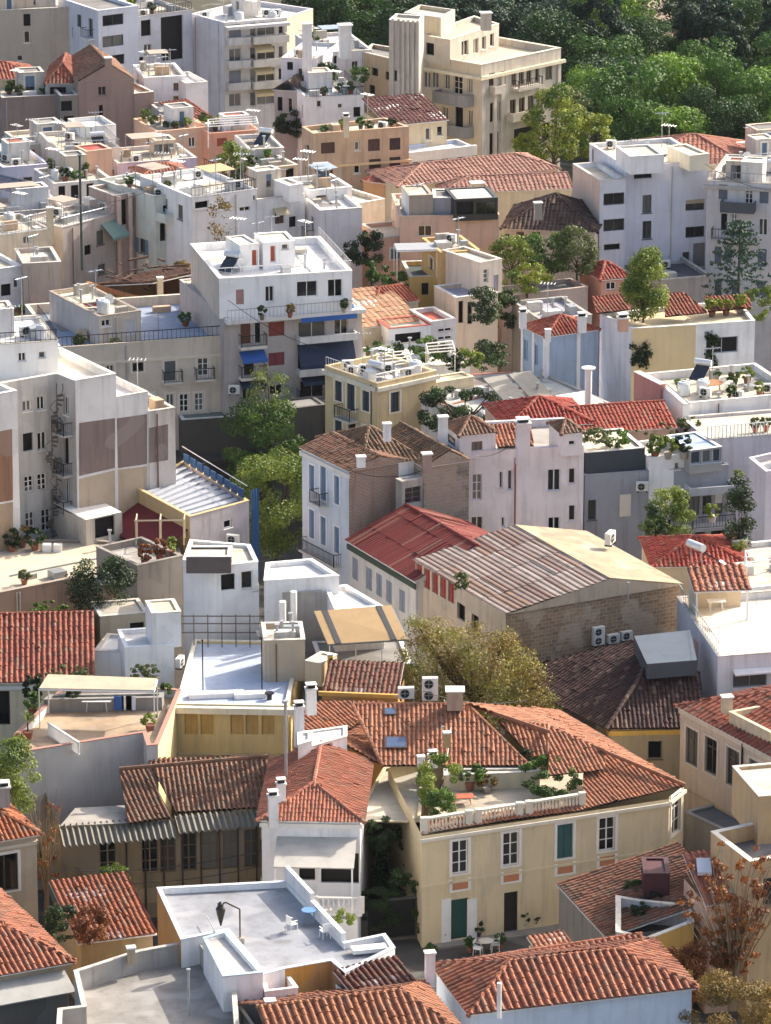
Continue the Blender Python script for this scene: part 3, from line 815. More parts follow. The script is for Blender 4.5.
# ------------------------------------------------------------------ palette
T_ORANGE = tilemat('aa6a4c', '764432', .5); T_RED = tilemat('a05640', '74402f', .4); T_OLD = tilemat('8c6048', '5f4434', .75)
T_BROWN = tilemat('6b3a2a', '4a2a20', .55); T_PALE = tilemat('b27655', '86543c', .5); T_SHADED = tilemat('4e2e27', '321e1a', .4)
T_BRIGHT = tilemat('ae6a50', '8a5440', .4)
W_WHITE = wall('e8e6e4', .3); W_CREAM = wall('d6c6a6', .4); W_YEL = wall('d3b577', .25); W_OCHRE = wall('bd8b4c', .5); W_LAV = wall('cfc9d0', .35)
W_BEIGE = wall('b9a58a', .5); W_GREY = wall('a8a49e', .55); W_PINK = wall('d2ab92', .4); W_TAN = wall('b09468', .5); W_BRIGHT = wall('eeecea', .25)
R_WHITE = flatroof('d9d6d2', .35); R_CONC = flatroof('a8a198', .55); R_GREY = flatroof('7d7a76', .5); R_CREAM = flatroof('cfc2ac', .45); R_BLUE = flatroof('b9c3d6', .25)
PW = paint('ece8e2', .5); PL_WHITE = paint('efece6', .4, 0, .1); PL_BLUE = paint('5f86b0', .4, 0, .1)
TILE = dict(n=6)
# ---- corner house bottom left, hipped
b = bld('hip_roof_house', 'house with an orange hipped tile roof above a grey lean-to, bottom left corner', 'house', (-74, 990), (76, 963), 7, yB=890, ov=.35)
b.walls(W_BEIGE); b.pitched(T_ORANGE, 1.9, 'u', tw=.34, tl=.42, amp=.11)
mb = MB(); f = b.fm('F'); a, e, n, L = b.side('F')
mb.hexa([f(0, -1.7, 5.9), f(L - .2, -1.7, 5.9), f(L - .2, -.01, 6.5), f(0, -.01, 6.5), f(0, -1.7, 5.97), f(L - .2, -1.7, 5.97), f(L - .2, -.01, 6.57), f(0, -.01, 6.57)]); mb.build('lean_to_roof', paint('a8a6a0', .6, 0, .5, .8), b.root)
MB().hexa([f(0, -1.5, 0), f(L - .6, -1.5, 0), f(L - .6, -.02, 0), f(0, -.02, 0), f(0, -1.5, 5.88), f(L - .6, -1.5, 5.88), f(L - .6, -.02, 5.88), f(0, -.02, 5.88)]).build('lean_to_wall', wall('6d675e', .7), b.root)
# ---- beige house with one framed window
b = bld('window_house', 'beige house with a dark framed window and a small weathered hip roof, left edge', 'house', (-58, 852), (43, 835), 7.2, yB=800, ov=.3)
b.win('F', [(5, 873, 26, 37, 't')], col='4a3a30', sur='d8d0c4'); b.walls(wall('b6a48c', .4)); b.pitched(tilemat('a86038', '7c4428', .6), 1.7, 'u', tw=.3, amp=.08)
b.band('F', 6.6, .2, .1, wall('c9bda8', .3)); b.band('R', 6.6, .2, .1, wall('c9bda8', .3))
b.chim(4, 787, 9.6, 1.2, .6, W_GREY)
# ---- long derelict house with verandah
b = bld('old_verandah_house', 'long derelict house with weathered brown tiles, a corrugated awning and a dark glazed verandah', 'house', (58, 828), (262, 812), 6.2, d=10, ov=.1)
f = b.fm('F'); a, e, n, L = b.side('F')
b.winrow('F', 108, 857, 150, 855, 2, 17, 36, 'g', col='8a7458'); b.winrow('F', 168, 853, 252, 848, 5, 16, 38, 'g', col='6b563c')
b.walls(wall('8f7a58', .8))
m = MB(); pan = wall('a08a66', .6)
for i in range(7): u = L * (.33 + .093 * i); m.hexa([f(u + .05, -.12, 1.0), f(u + L * .088, -.12, 1.0), f(u + L * .088, -.03, 1.0), f(u + .05, -.03, 1.0), f(u + .05, -.12, 1.95), f(u + L * .088, -.12, 1.95), f(u + L * .088, -.03, 1.95), f(u + .05, -.03, 1.95)])
m.build('verandah_panels', pan, b.root)
for i in range(8): u = L * (.328 + .093 * i); MB().bar(f(u, -.14, 0), f(u, -.14, 6), .07).build('post', DKWOOD, b.root)
def corr(u0, u1, t0, t1, z0, z1, name, mat, pitch=.36, amp=.1):
    m = MB(); N = int((u1 - u0) / pitch * 4)
    for i in range(N):
        ua, ub = u0 + (u1 - u0) * i / N, u0 + (u1 - u0) * (i + 1) / N
        ha, hb = amp * math.cos(ua / pitch * 6.283), amp * math.cos(ub / pitch * 6.283)
        m.face([f(ua, t0, z0 + ha), f(ub, t0, z0 + hb), f(ub, t1, z1 + hb), f(ua, t1, z1 + ha)])
    return m.build(name, mat, b.root)
SHEET = paint('716c60', .75, 0, .6, .9)
corr(0, L * .565, -1.5, .3, 5.55, 6.2, 'corrugated_awning', SHEET); corr(L * .575, L + .2, -1.3, .3, 5.75, 6.25, 'corrugated_awning', SHEET)
mb = MB()
b.slope((128, 824), (172, 818), 6.25, 21, [(128, 824), (172, 818), (147, 768), (119, 770)], mb, .3, .38, .1)
b.slope((176, 813), (250, 809), 6.3, 21, [(176, 813), (262, 808), (268, 757), (147, 759)], mb, .3, .38, .1)
ridgecap(mb, b.pl(119, 769, 8.3), b.pl(268, 756, 8.6)); mb.build('roof', [T_OLD, DARK], b.root)
m = MB(); m.face([b.pl(60, 826, 6.2), b.pl(128, 823, 6.2), b.pl(128, 805, 6.2), b.pl(75, 808, 6.2)]); m.build('flat_roof', R_CONC, b.root)
# ---- little tile roof in the yard
b = bld('yard_shed', 'low ochre yard house with a small brown tile roof beside the white terrace', 'house', (78, 944), (157, 934), 4.2, d=6.5, ov=.2)
b.walls(W_TAN); b.shed(tilemat('9a5636', '6b3c28', .5), 1.25, tw=.32, amp=.09)
# ---- grey roof terrace at the bottom
b = pbld('grey_terrace_block', 'low block with a bare concrete roof terrace and stained parapets, bottom edge', 'building', [(56, 1040), (240, 1040), (236, 990), (200, 939), (136, 951), (74, 971), (82, 1006), (58, 1009)], 7.5)
b.walls(W_GREY); b.flat(flatroof('918c86', .7), 1.15, .22, wall('c2bab0', .6), W_GREY)
b.chim(131, 948, 8.0, .9, .42, W_BEIGE, None)
pole(189, 1016, 6.5, 2.6, 'slim grey pipe standing on the bare concrete terrace', r=.06)
# ---- white flat roof terrace
b = pbld('white_terrace_block', 'white low block with a broad pale roof terrace holding two white chairs', 'building',
         [(181, 940), (226, 931), (263, 975), (285, 969), (331, 961), (345, 973), (395, 948), (385, 934), (346, 942), (314, 908), (289, 881), (157, 888)], 8)
b.walls(W_BRIGHT, seg={11: W_OCHRE, 3: wall('c08a3e', .5), 4: wall('9a6a34', .6)}); b.flat(flatroof('94969c', .6), .32, .2, paint('cfd2da', .5))  # light well: bright and dark ochre put its light and shade into paint
f = b.fm(9); a, e, n, L = b.side(9)
MB().hexa([f(0, .22, 8.06), f(L * 1.02, .22, 8.06), f(L * 1.02, -.02, 8.06), f(0, -.02, 8.06), f(0, .22, 8.9), f(L * 1.02, .22, 8.9), f(L * 1.02, -.02, 8.9), f(0, -.02, 8.9)]).build('screen_wall', W_WHITE, b.root)
c = b.poly('roof_block', [(203, 938), (223, 977), (263, 973), (226, 931)], .7, z0=0); c.walls(W_BRIGHT); c.flat(flatroof('cfc9c2', .4), .22, .2, paint('a9b8c8', .5))
c = b.poly('front_annex', [(265, 992), (298, 988), (284, 969), (262, 976)], .1, base=7.4, z0=0); c.walls(W_BRIGHT); c.flat(paint('b56a60', .8), .5, .16)
f = b.fm(8); L = b.side(8)[3]
MB().hexa([f(.1, .24, 8.06), f(L, .24, 8.06), f(L, -.03, 8.06), f(.1, -.03, 8.06), f(.1, .24, 8.5), f(L, .24, 8.5), f(L, -.03, 8.5), f(.1, -.03, 8.5)]).build('screen_wall', W_WHITE, b.root)
b.chim(270, 1001, 8.4, 1.8, .5, W_WHITE, 'cap')
c = b.poly('light_well_floor', [(284, 1010), (340, 1003), (333, 985), (284, 990)], .2, base=3.5, z0=0); c.walls(W_OCHRE); c.flat(R_CREAM, 0)
for xy, lab, rz, mt in (((292, 931), 'white garden chair in the sun on the white terrace', 2.2, PL_WHITE), ((325, 938), 'white garden chair in the shade of the terrace screen wall', 3.6, PL_WHITE)):
    plastic_chair(*xy, 7.7, lab, rz, mt)
table(309, 922, 7.7, 'small round blue table between the two white garden chairs', .42, PL_BLUE)
m = MB(); m.box(-.95, -.32, .12, .95, .32, .3); m.box(-.95, -.36, .3, .95, .36, .36); o = m.build('sun_bed', PL_WHITE); o.location = P(369, 953, 7.7); o.rotation_euler = (0, 0, .25); tag(o, 'white padded sun bed in the far corner of the white terrace', 'sun bed')
# tall flue with a hanging urn shape
t = empty('garden_lamp', P(235, 942, 7.7), 'black urn shaped lamp on a bent iron bracket over the white terrace', 'lamp')
m = MB(); m.path([(.35, 0, 0), (.35, 0, 2.4), (-.6, 0, 2.9), (-.95, 0, 2.75)], .06); m.build('bracket', paint('5a463c', .6, .3, .3), t)
m = MB(); m.lathe((-.95, 0, 1.2), [(.05, 0), (.09, .15), (.28, .9), (.34, 1.25), (.2, 1.45), (.22, 1.6), (.05, 1.75)], 12); m.build('shade', paint('3a3630', .5, .3), t)
MB().box(.05, -.25, 0, .65, .25, .35).build('base', CONC, t)
m = MB(); m.path([P(200, 918, 7.75) - P(235, 942, 7.75) + V((0, 0, .5)), (-1.2, 0, .5), (-.6, 0, .35), (.2, 0, .35)], .04); m.build('pipe', GALV, t); t.scale = (.8, .8, .8)
bush(345, 925, 6.8, 20, 16, 'yellow green shrub squeezed behind the white terrace parapet', 'bright')
# ---- white hip roofed house in the middle
b = bld('white_hip_house', 'white house with a bright red hipped roof and a shaded balcony below', 'house', (256, 821), (365, 823), 8, yB=762, ov=.3)
f = b.fm('F'); a, e, n, L = b.side('F')
b.win('F', [(307, 862, 16, 36, 'k'), (340, 868, 38, 30, 'k'), (338, 917, 18, 22, 't')], col='5a5046'); b.walls(W_WHITE)  # black recesses stand for the deep shade under the canopy
b.pitched(T_BRIGHT, 1.25, 'v', h1=0, tw=.22, tl=.36, amp=.055); b.band('F', 7.55, .25, .12)
b.chim(273, 796, 9.5, 1.9, .55, W_WHITE); b.chim(281, 784, 9.7, 1.6, .5, W_WHITE)
b.balc('F', 318, 364, 898, 2.2, .2, 'balus', .95, W_WHITE, sp=.27)
m = MB(); m.hexa([f(.9, -3.0, 6.2), f(L - .2, -3.0, 6.2), f(L - .2, -.02, 6.9), f(.9, -.02, 6.9), f(.9, -3.0, 6.27), f(L - .2, -3.0, 6.27), f(L - .2, -.02, 6.97), f(.9, -.02, 6.97)]); m.build('canopy', paint('b8b2a8', .7, 0, .5, .8), b.root)
for u in (1.0, L - .3): MB().bar(f(u, -2.95, 2.8), f(u, -2.95, 6.2), .07).build('post', PW, b.root)
m = MB(); m.hexa([f(3.4, -2.2, 0), f(L - .05, -2.2, 0), f(L - .05, -.03, 0), f(3.4, -.03, 0), f(3.4, -2.2, 2.75), f(L - .05, -2.2, 2.75), f(L - .05, -.03, 2.75), f(3.4, -.03, 2.75)]); m.build('ground_floor', W_BRIGHT, b.root)
# white dormer wall behind
c = b.poly('dormer', [(300, 750), (347, 737), (347, 726), (303, 732)], 1.4, base=8.0); c.win(0, [(328, 748, 9, 12, 'n')]); c.walls(W_BRIGHT); c.flat(R_WHITE, .05)
pole(286, 785, 8, 5.2, 'tall steel flue beside the white chimneys', r=.1)
# ---- yellow house
b = pbld('yellow_house', 'long yellow house with white framed french windows and a roof terrace behind a balustrade', 'house', [(422, 836), (669, 799), (684, 787), (570, 716), (388, 768)], 7.0)
PE = '4c6a6c'
W8 = []
for x, y, w, h, ty in ((460, 857, 16, 33, 'g'), (511, 849, 16, 33, 'g'), (565, 841, 16, 34, 's'), (607, 834, 16, 33, 'g')): W8.append((x, y, w, h, ty, '2f5a56'))
b.win(0, W8, col='e8e4de', sur='ece6da'); b.win(0, [(459, 919, 19, 40, 'D', '2a5048'), (511, 912, 14, 40, 'D', '241c18')], col='2b3a36', sur=None)
b.win(1, [(676, 813, 9, 40, 'g')], col='d8d4cc', sur='ece6da')
b.walls(wall('dcc8a0', .28)); b.band(0, 3.75, .14, .05, wall('dccba4', .2), 'string_course'); b.band(0, 6.62, .2, .14, wall('e2d8c4', .2)); b.band(1, 6.62, .2, .14, wall('e2d8c4', .2))
f = b.fm(0)
for x, y in ((460, 884.5), (511, 876.5), (565, 868.5), (607, 860.5)):
    u, z = b.hit(0, x, y); MB().hexa([f(u - .5, -.035, z - .3), f(u - .5, .05, z - .3), f(u + .5, .05, z - .3), f(u + .5, -.035, z - .3), f(u - .5, -.035, z + .28), f(u - .5, .05, z + .28), f(u + .5, .05, z + .28), f(u + .5, -.035, z + .28)]).build('apron_panel', wall('c27f58', .2), b.root)
    m = MB()
    for s0, s1, t0, t1 in ((-.68, -.5, -.42, .36), (.5, .68, -.42, .36), (-.5, .5, -.42, -.3)): m.hexa([f(u + s0, -.05, z + t0), f(u + s0, .04, z + t0), f(u + s1, .04, z + t0), f(u + s1, -.05, z + t0), f(u + s0, -.05, z + t1), f(u + s0, .04, z + t1), f(u + s1, .04, z + t1), f(u + s1, -.05, z + t1)])
    m.build('apron_frame', paint('ece6da', .6), b.root)
for x in (446, 472):
    u, z = b.hit(0, x, 918); MB().hexa([f(u - .3, -.05, 0), f(u - .3, .05, 0), f(u + .3, .05, 0), f(u + .3, -.05, 0), f(u - .3, -.05, z + 1.2), f(u - .3, .05, z + 1.2), f(u + .3, .05, z + 1.2), f(u + .3, -.05, z + 1.2)]).build('door_pilaster', PW, b.root)
mb = MB()
kw = dict(tw=.28, tl=.38, amp=.075)
b.slope((421, 834), (585, 810), 7.0, 20, [(421, 834), (585, 810), (585, 801), (421, 823)], mb, **kw)
b.slope((583, 810), (685, 786), 7.0, 20, [(583, 810), (685, 786), (604, 752), (583, 774)], mb, **kw)
b.slope((583, 774), (604, 770), 8.2, 24, [(548, 776), (605, 770), (605, 751), (550, 727)], mb, **kw)
b.slope((685, 786), (560, 711), 7.0, 20, [(685, 786), (560, 711), (467, 704), (604, 751)], mb, **kw)
r1 = b.slope((388, 767), (532, 767), 8.0, 22, [(383, 766), (530, 766), (467, 704), (352, 704)], mb, **kw)
b.slope((520, 757), (548, 755), 8.0, 24, [(532, 757), (548, 756), (548, 724), (498, 722)], mb, **kw)
b.slope((300, 742), (350, 730), 8.6, 16, [(300, 743), (352, 728), (384, 702), (306, 702)], mb, **kw)
b.slope((383, 766), (352, 704), 8.0, 18, [(383, 766), (352, 704), (330, 722), (345, 745)], mb, **kw)
for p, q in ((r1[2], r1[3]), (r1[1], r1[2]), (r1[0], r1[3])): ridgecap(mb, p, q)
ridgecap(mb, b.pl(604, 751, 8.9), b.pl(685, 785, 7.2)); ridgecap(mb, b.pl(467, 704, 9.9), b.pl(604, 750, 8.95)); ridgecap(mb, b.pl(548, 725, 9.2), b.pl(548, 756, 8.6))
mb.build('roof', [T_PALE, DARK], b.root)
f = b.fm(0)
c = b.poly('terrace_deck', [(424, 826), (586, 802), (586, 770), (445, 772)], .02, base=6.9, z0=6.6); c.walls(W_CREAM); c.flat(flatroof('c2b39c', .5), 0)
c = b.poly('terrace_back_wall', [(444, 776), (540, 772), (540, 768), (444, 769)], 1.0, base=6.9); c.walls(W_CREAM); c.flat(R_CREAM, .05)
# balustrade along the terrace
A0, A1 = b.pl(424, 818, 7.9), b.pl(582, 793, 7.9); d = A1 - A0; m = MB(); nn = 46
t = V((0, .09, 0))
def rail(m, a, b_, z0, z1, w):
    t = V((-(b_ - a).y, (b_ - a).x, 0)).normalized() * w; m.hexa([V((p.x, p.y, z)) for z in (z0, z1) for p in (a - t, b_ - t, b_ + t, a + t)])
rail(m, A0, A1, 7.78, 7.9, .14); rail(m, A0, A1, 6.95, 7.1, .14)
for i in range(nn):
    c0 = A0 + d * (i + .5) / nn; c0.z = 7.1; m.lathe(c0, [(.05, 0), (.085, .2), (.045, .45), (.06, .68)], 6)
for q in (0, .28, .34, .6, .66, 1):
    p0 = A0 + d * q; m.obox((p0.x, p0.y, 6.95), .2, .16, 1.0, .2)
m.build('balustrade', paint('ddd2bd', .6), b.root)
b.chim(455, 690, 11.2, 1.2, .95, stone('a0604a', '8a5040', 'b9a08a', .25, .09), 'cap', 0); b.chim(447, 733, 9.9, .9, .4, W_TAN, 'cap'); b.chim(433, 756, 9.2, .7, .5, W_WHITE, 'pots'); b.chim(421, 757, 9.1, .6, .4, W_WHITE, None)
for x, y, w_, h_ in ((396, 744, 1.35, 1.0), (390, 713, .7, .6)):
    p = onplane(x, y, r1[0] + b.o, (r1[1] - r1[0]).cross(r1[3] - r1[0])) - b.o; e = (r1[1] - r1[0]).normalized(); up = (r1[3] - r1[0]); up = (up - e * up.dot(e)).normalized(); nn_ = e.cross(up)
    q = [p - e * w_ / 2 - up * h_ / 2, p + e * w_ / 2 - up * h_ / 2, p + e * w_ / 2 + up * h_ / 2, p - e * w_ / 2 + up * h_ / 2]
    k = MB().hexa([a_ for a_ in q] + [a_ + nn_ * .17 for a_ in q]).build('skylight', paint('5a4238', .5), b.root)
    q = [p + (a_ - p) * .84 for a_ in q]; MB().face([a_ + nn_ * .176 for a_ in q]).build('pane', glassmat('5a6a86', .15), k)
c = b.poly('rear_chimney_block', [(298, 745), (312, 741), (312, 731), (298, 733)], 1.2, base=8.6); c.walls(W_WHITE); c.flat(R_WHITE, .1)
b.chim(299, 707, 11, 2.5, .55, W_WHITE); b.chim(311, 689, 11.5, 1.6, .6, W_WHITE)
ac(406, 700, 9.9, 'smaller white air conditioner on the ridge of the terracotta roof', .1, w=.95)
ac(430, 702, 9.9, 'taller two fan air conditioner on the ridge beside the brick chimney', .05, fans=2, w=.95)
bush(440, 806, 6.95, 44, 50, 'big feathery bamboo plant at the left end of the yellow house terrace', 'bright')
bush(441, 818, 6.95, 34, 30, 'shorter leafy bamboo plant behind the terrace balustrade', 'mid'); potted(470, 790, 6.95, 30, 30, 'dark round pot plant against the terrace back wall', 'mid')
bush(550, 793, 6.95, 62, 36, 'wide dark green shrub in a planter on the terrace corner', 'mid'); potted(527, 777, 6.95, 14, 30, 'slender climbing pot plant by the terrace end wall', 'dark')
potted(487, 792, 6.95, 22, 16, 'low red flowered pot plant in the middle of the terrace', 'rust'); table(462, 803, 6.95, 'low terracotta coloured table on the yellow house terrace', .7, paint('a8583c', .7), True, .15, .4, .45)
pole(443, 745, 8.6, 1.1, 'thin grey pipe rising through the terracotta tiles', r=.05)
wire('roof_hose', [(444, 700, 10), (452, 718, 9.6), (447, 757, 8.6)], 'pale hose running down the terracotta roof from the air conditioners', .04, .02, GREY, 'hose')
# dark hedge-filled court between the two houses
b2 = pbld('cream_garage', 'cream flat canopy roof in the gap between the red roof and the yellow house', 'building', [(352, 822), (420, 822), (424, 768), (384, 768)], 6.3)
b2.walls(W_CREAM, sides=(1, 2, 3)); b2.flat(flatroof('b9b2a4', .4), .1, .15)
for xyz, w_, h_, l in (((394, 905, 0), 44, 80, 'tall dark ivy covered bush in the shaded court'), ((380, 850, 4.6), 26, 36, 'dark bush climbing the wall beside the canopy')): bush(*xyz, w_, h_, l, 'dark')
b3 = bld('court_wall', 'black iron court gate wall between the white balcony house and the yellow house', 'wall', (360, 903), (418, 897), 2.6, d=.3); b3.win('F', [(392, 918, 48, 40, 'D', '16181a')], col='1c1c1c'); b3.walls(wall('5a5650', .5)); b3.flat(CONC, .02)
for x, y, w_, l in ((423, 941, 13, 'leftmost'), (445, 942, 11, None), (478, 938, 12, None), (523, 930, 13, None), (535, 928, 11, None)):
    potted(x, y, 0, w_, w_ * 1.5, 'round clipped dark bush at the %s of the yellow house' % ('left corner' if l else 'street front'), 'dark', '3a3a3a', group='clipped bushes along the yellow house')
potted(420, 905, 1.6, 18, 40, 'spiky dark climbing plant on the left corner of the yellow house', 'dark')
# ---- street clutter in front of the yellow house
for x, y, z, w_, h_, l in ((374, 934, .5, 34, 52, 'dark bush in front of the black court gate, left'), (404, 930, .5, 40, 64, 'tall dark bush in front of the black court gate, right')): bush(x, y, z, w_, h_, l, 'dark')
q0, q1 = P(424, 943, 0), P(600, 917, 0); d_ = (q1 - q0).normalized(); n_ = V((d_.y, -d_.x, 0)); m = MB(); m.hexa([q0, q1, q1 + n_ * 1.3, q0 + n_ * 1.3, *[p + V((0, 0, .13)) for p in (q0, q1, q1 + n_ * 1.3, q0 + n_ * 1.3)]]); tag(m.build('pavement', flatroof('8c867c', .5)), kind='structure')
for x, y, l in ((432, 958, 'low pot plant by the kerb near the chimney'), (470, 952, 'leafy pot plant on the kerb below the green door'), (500, 948, 'leafy pot plant on the kerb below the dark door')): potted(x, y, .1, 12, 15, l, 'mid')
t = table(486, 952, 0, 'small pale cafe table on the street before the yellow house', .45, paint('c9c4b8', .5)); plastic_chair(478, 955, 0, 'pale garden chair left of the cafe table in the street', 1.2, PL_WHITE); plastic_chair(495, 951, 0, 'pale garden chair right of the cafe table in the street', -1.4, PL_WHITE)
# ---- bottom tile roofs
b = bld('striped_roof_house', 'long house with a striped orange hip roof over a pale blue wall, bottom edge', 'house', (468, 1016), (699, 989), 7, yb=965, ov=.3)
b.walls(wall('d0dae8', .25)); b.pitched(T_ORANGE, 1.25, 'u', h0=3.4, h1=3.4, tw=.43, tl=.45, amp=.14)
b.chim(430, 953, 8.6, 1.9, .5, W_WHITE, None); pole(499, 1018, 6.9, 2.0, 'white pipe at the front eave of the striped roof', r=.13, mat=PW, cap=False)
b = bld('ribbed_roof_house', 'house with ribbed orange tiles darkening to the right, bottom edge below the white terrace', 'house', (277, 1064), (470, 1040), 6.8, d=8, ov=.2)
b.walls(W_WHITE); b.pitched(tilemat('a06a48', '84503a', .35), 1.5, 'u', h0=0, h1=2.6, tw=.42, tl=.45, amp=.13)
b = bld('brown_roof_house', 'small brown tiled house with a broken gable next to the white terrace', 'house', (358, 1001), (420, 986), 7.2, d=2.6, ov=.1)
b.walls(W_WHITE); b.shed(T_BROWN, .75, tw=.36, tl=.45, amp=.1)
b = bld('behind_ridge_house', 'red tiled roof peeping up behind the striped hip roof by the street', 'house', (480, 986), (655, 959), 5.2, d=3.6, ov=.15)
b.walls(W_CREAM, gable=b.pitched(tilemat('a05c44', '78442f', .4), 0.8, 'u', h0=0, h1=0, tw=.36, tl=.42, amp=.08))
b = bld('pale_gable_annex', 'small pale orange tiled annex right of the street parasols', 'house', (541, 958), (578, 952), 4.6, d=2.0, ov=.1); b.walls(W_CREAM); b.shed(T_PALE, .5, tw=.3)
# ---- brown old roof right and its white yard
b = bld('mossy_roof_house', 'low house with an old mottled brown tile roof in front of the yellow house', 'house', (556, 884), (606, 938), 4.3, d=7.5, ov=.15)
b.walls(wall('8a8478', .6)); b.shed(tilemat('946048', '5f4030', 1.0), 1.7, 'K', tw=.34, tl=.36, amp=.1)
b = pbld('white_yard_wall', 'white peeling courtyard wall with yellow end and potted plants inside', 'wall', [(616, 932), (647, 940), (694, 922), (690, 905), (640, 900), (616, 896)], 5.4)
b.walls(wall('e0dcd8', .6), seg={1: wall('d9ae5c', .3), 2: wall('d9ae5c', .3), 3: W_PINK}); b.flat(flatroof('6a655c', .5), 1.3, .25, wall('d8d0c0', .5))
c = b.blk('shed', (644, 874), (670, 874), 2.6, d=2.5); c.walls(paint('4a2428', .7)); c.flat(paint('54282c', .7), .05)
for x, y, l in ((633, 902, 'dark leafy pot plant at the back of the white courtyard'), (640, 925, 'trailing pot plant inside the white courtyard wall'), (655, 915, 'dark shrub beside the maroon courtyard shed')): potted(x, y, 4.2, 17, 24, l, 'dark')
b = bld('red_skylight_house', 'narrow house with a bright red tile roof and one white skylight beside the beige block', 'house', (706, 906), (764, 900), 6.6, yb=878, ov=.1)
b.walls(W_PINK, gable=None); b.shed(T_BRIGHT, 1.5, tw=.36, tl=.42, amp=.11)
p = b.pl(704, 870, 7.7); MB().hexa([p + V(q) for q in ((-.4, -.6, -.1), (.4, -.6, -.1), (.4, .6, .3), (-.4, .6, .3), (-.4, -.6, .1), (.4, -.6, .1), (.4, .6, .5), (-.4, .6, .5))]).build('skylight', paint('c9ccd2', .3), b.root)
# ---- beige block at the right edge
b = pbld('beige_parapet_block', 'beige block with a sunken roof terrace, cut by the right edge behind the bare tree', 'building', [(750, 862), (850, 846), (820, 808), (711, 832)], 9.5)
b.win('F', [(768, 892, 10, 28, 'n')], col='8a8478'); b.walls(wall('c4a67c', .45)); b.flat(flatroof('6d6a68', .5), .9, .28, paint('e0d6c4', .6), wall('c4a67c', .4))
c = b.blk('stair_tower', (759, 797), (840, 790), 2.9, d=5); c.walls(wall('c9ab80', .4)); c.flat(R_CREAM, .15); 
# ---- beige house with four windows
b = bld('four_window_house', 'cream house with a row of four dark windows under a red hip roof, right edge', 'house', (674, 706), (850, 800), 8.6, d=11, ov=.3)
b.win('F', [(692, 747, 12, 36, 'v'), (711, 756, 12, 36, 'v'), (733, 768, 13, 38, 'v'), (756, 781, 14, 40, 'v')], col='4a4440', sur='cfc4b6'); b.walls(wall('cbb9a4', .35))
b.pitched(T_RED, 1.9, 'u', tw=.42, tl=.45, amp=.08); f = b.fm('F'); b.band('F', 3.4, .14, .06, wall('bda88c', .4), 'string_course'); b.band('F', 8.2, .3, .1, wall('d8cdbc', .3))
m = MB(); u0, z = b.hit('F', 743, 760); m.bar(f(u0, -.08, 0), f(u0, -.08, 8.4), .06, 0, 8); m.build('drainpipe', DKMETAL, b.root)
c = b.poly('roof_terrace', [(729, 712), (800, 748), (830, 720), (771, 704)], .9, base=8.7, z0=8.3); c.walls(W_CREAM); c.flat(flatroof('8a8894', .3), .7, .2)
b.chim(727, 697, 10.4, 1.0, .6, W_CREAM, None)
b = bld('grey_flat_annex', 'low annex with a bluish grey flat roof at the foot of the four window house', 'building', (684, 812), (740, 838), 3.4, d=4); b.walls(W_GREY); b.flat(flatroof('62646a', .4), .1)
# ---- hipped roof, its shade put into a darker tile colour
b = bld('dark_hip_house', 'house with a large brown hip roof, its tiles coloured darker for shadow', 'house', (606, 730), (706, 728), 6.8, d=9, ov=.3)
b.win('F', [(610, 752, 14, 18, 'n'), (655, 750, 14, 18, 'n')], col='5a5046'); b.walls(wall('a89a80', .5)); b.pitched(tilemat('5a342a', '3c241f', .45), 2.6, 'u', h0=0, h1=7, tw=.3, tl=.42, amp=.08) if False else None
b.band('F', 6.35, .3, .15, wall('d0a850', .2)); b.band('L', 6.35, .3, .15, wall('d0a850', .2))
mb = MB()
b.slope((606, 729), (706, 728), 6.8, 21, [(606, 729), (706, 728), (700, 672), (648, 664)], mb, .28, .4, .075)
b.slope((528, 690), (606, 729), 6.8, 21, [(526, 690), (606, 729), (648, 664), (634, 640), (528, 667)], mb, .28, .4, .075)
ridgecap(mb, b.pl(606, 729, 6.9), b.pl(648, 664, 9.4))
mb.build('roof', [T_SHADED, DARK], b.root)
m = MB(); m.hexa([b.pl(647, 664, 9.8), b.pl(697, 660, 9.8), b.pl(690, 630, 10.3), b.pl(634, 636, 10.3), *[p - V((0, 0, 1.0)) for p in (b.pl(647, 664, 9.8), b.pl(697, 660, 9.8), b.pl(690, 630, 10.3), b.pl(634, 636, 10.3))]]); m.build('sheet_metal_roof', paint('59636c', .4, .4, .4), b.root)
# ---- terrace with pergola, left
b = pbld('pergola_terrace_block', 'plain pale block with a planted roof terrace, white balustrade and corrugated pergola', 'building', [(16, 753), (143, 733), (147, 746), (158, 745), (181, 690), (165, 688), (60, 690), (14, 735)], 9)
b.walls(wall('c4bfba', .3), seg={3: wall('e6cf96', .2)}); b.flat(flatroof('b39b80', .6), .5, .22, paint('a67c6c', .8), W_WHITE)  # right-facing wall painted yellower to carry the sun on that side
A0, A1 = P(48, 722, 9.4), P(79, 742, 9.4)
t = empty('terrace_balustrade', (A0 + A1) / 2 - V((0, 0, .9)), 'white slatted balustrade running diagonally across the pergola terrace', 'balustrade'); m = MB(); o = V(t.location); rail(m, A0 - o, A1 - o, .8, .9, .06); rail(m, A0 - o, A1 - o, .05, .15, .06)
for i in range(16): c0 = (A0 - o).lerp(A1 - o, (i + .5) / 16); m.obox((c0.x, c0.y, .1), .07, .05, .75, 0)
m.build('slats', PW, t)
pergola('pergola', 'long flat pergola with a rusty corrugated roof over the planted terrace', [(39, 689), (154, 691), (157, 679), (48, 675)], 11, 2.5, paint('b5a48c', .7, 0, .5, .9), PW, False)
c = b.poly('back_wall', [(44, 700), (162, 698), (164, 693), (50, 695)], .8); c.walls(wall('8d8a86', .5)); c.flat(R_CONC, .1)
table(97, 711, 8.5, 'white rectangular table under the corrugated pergola', .9, PW, True, 0, .35)
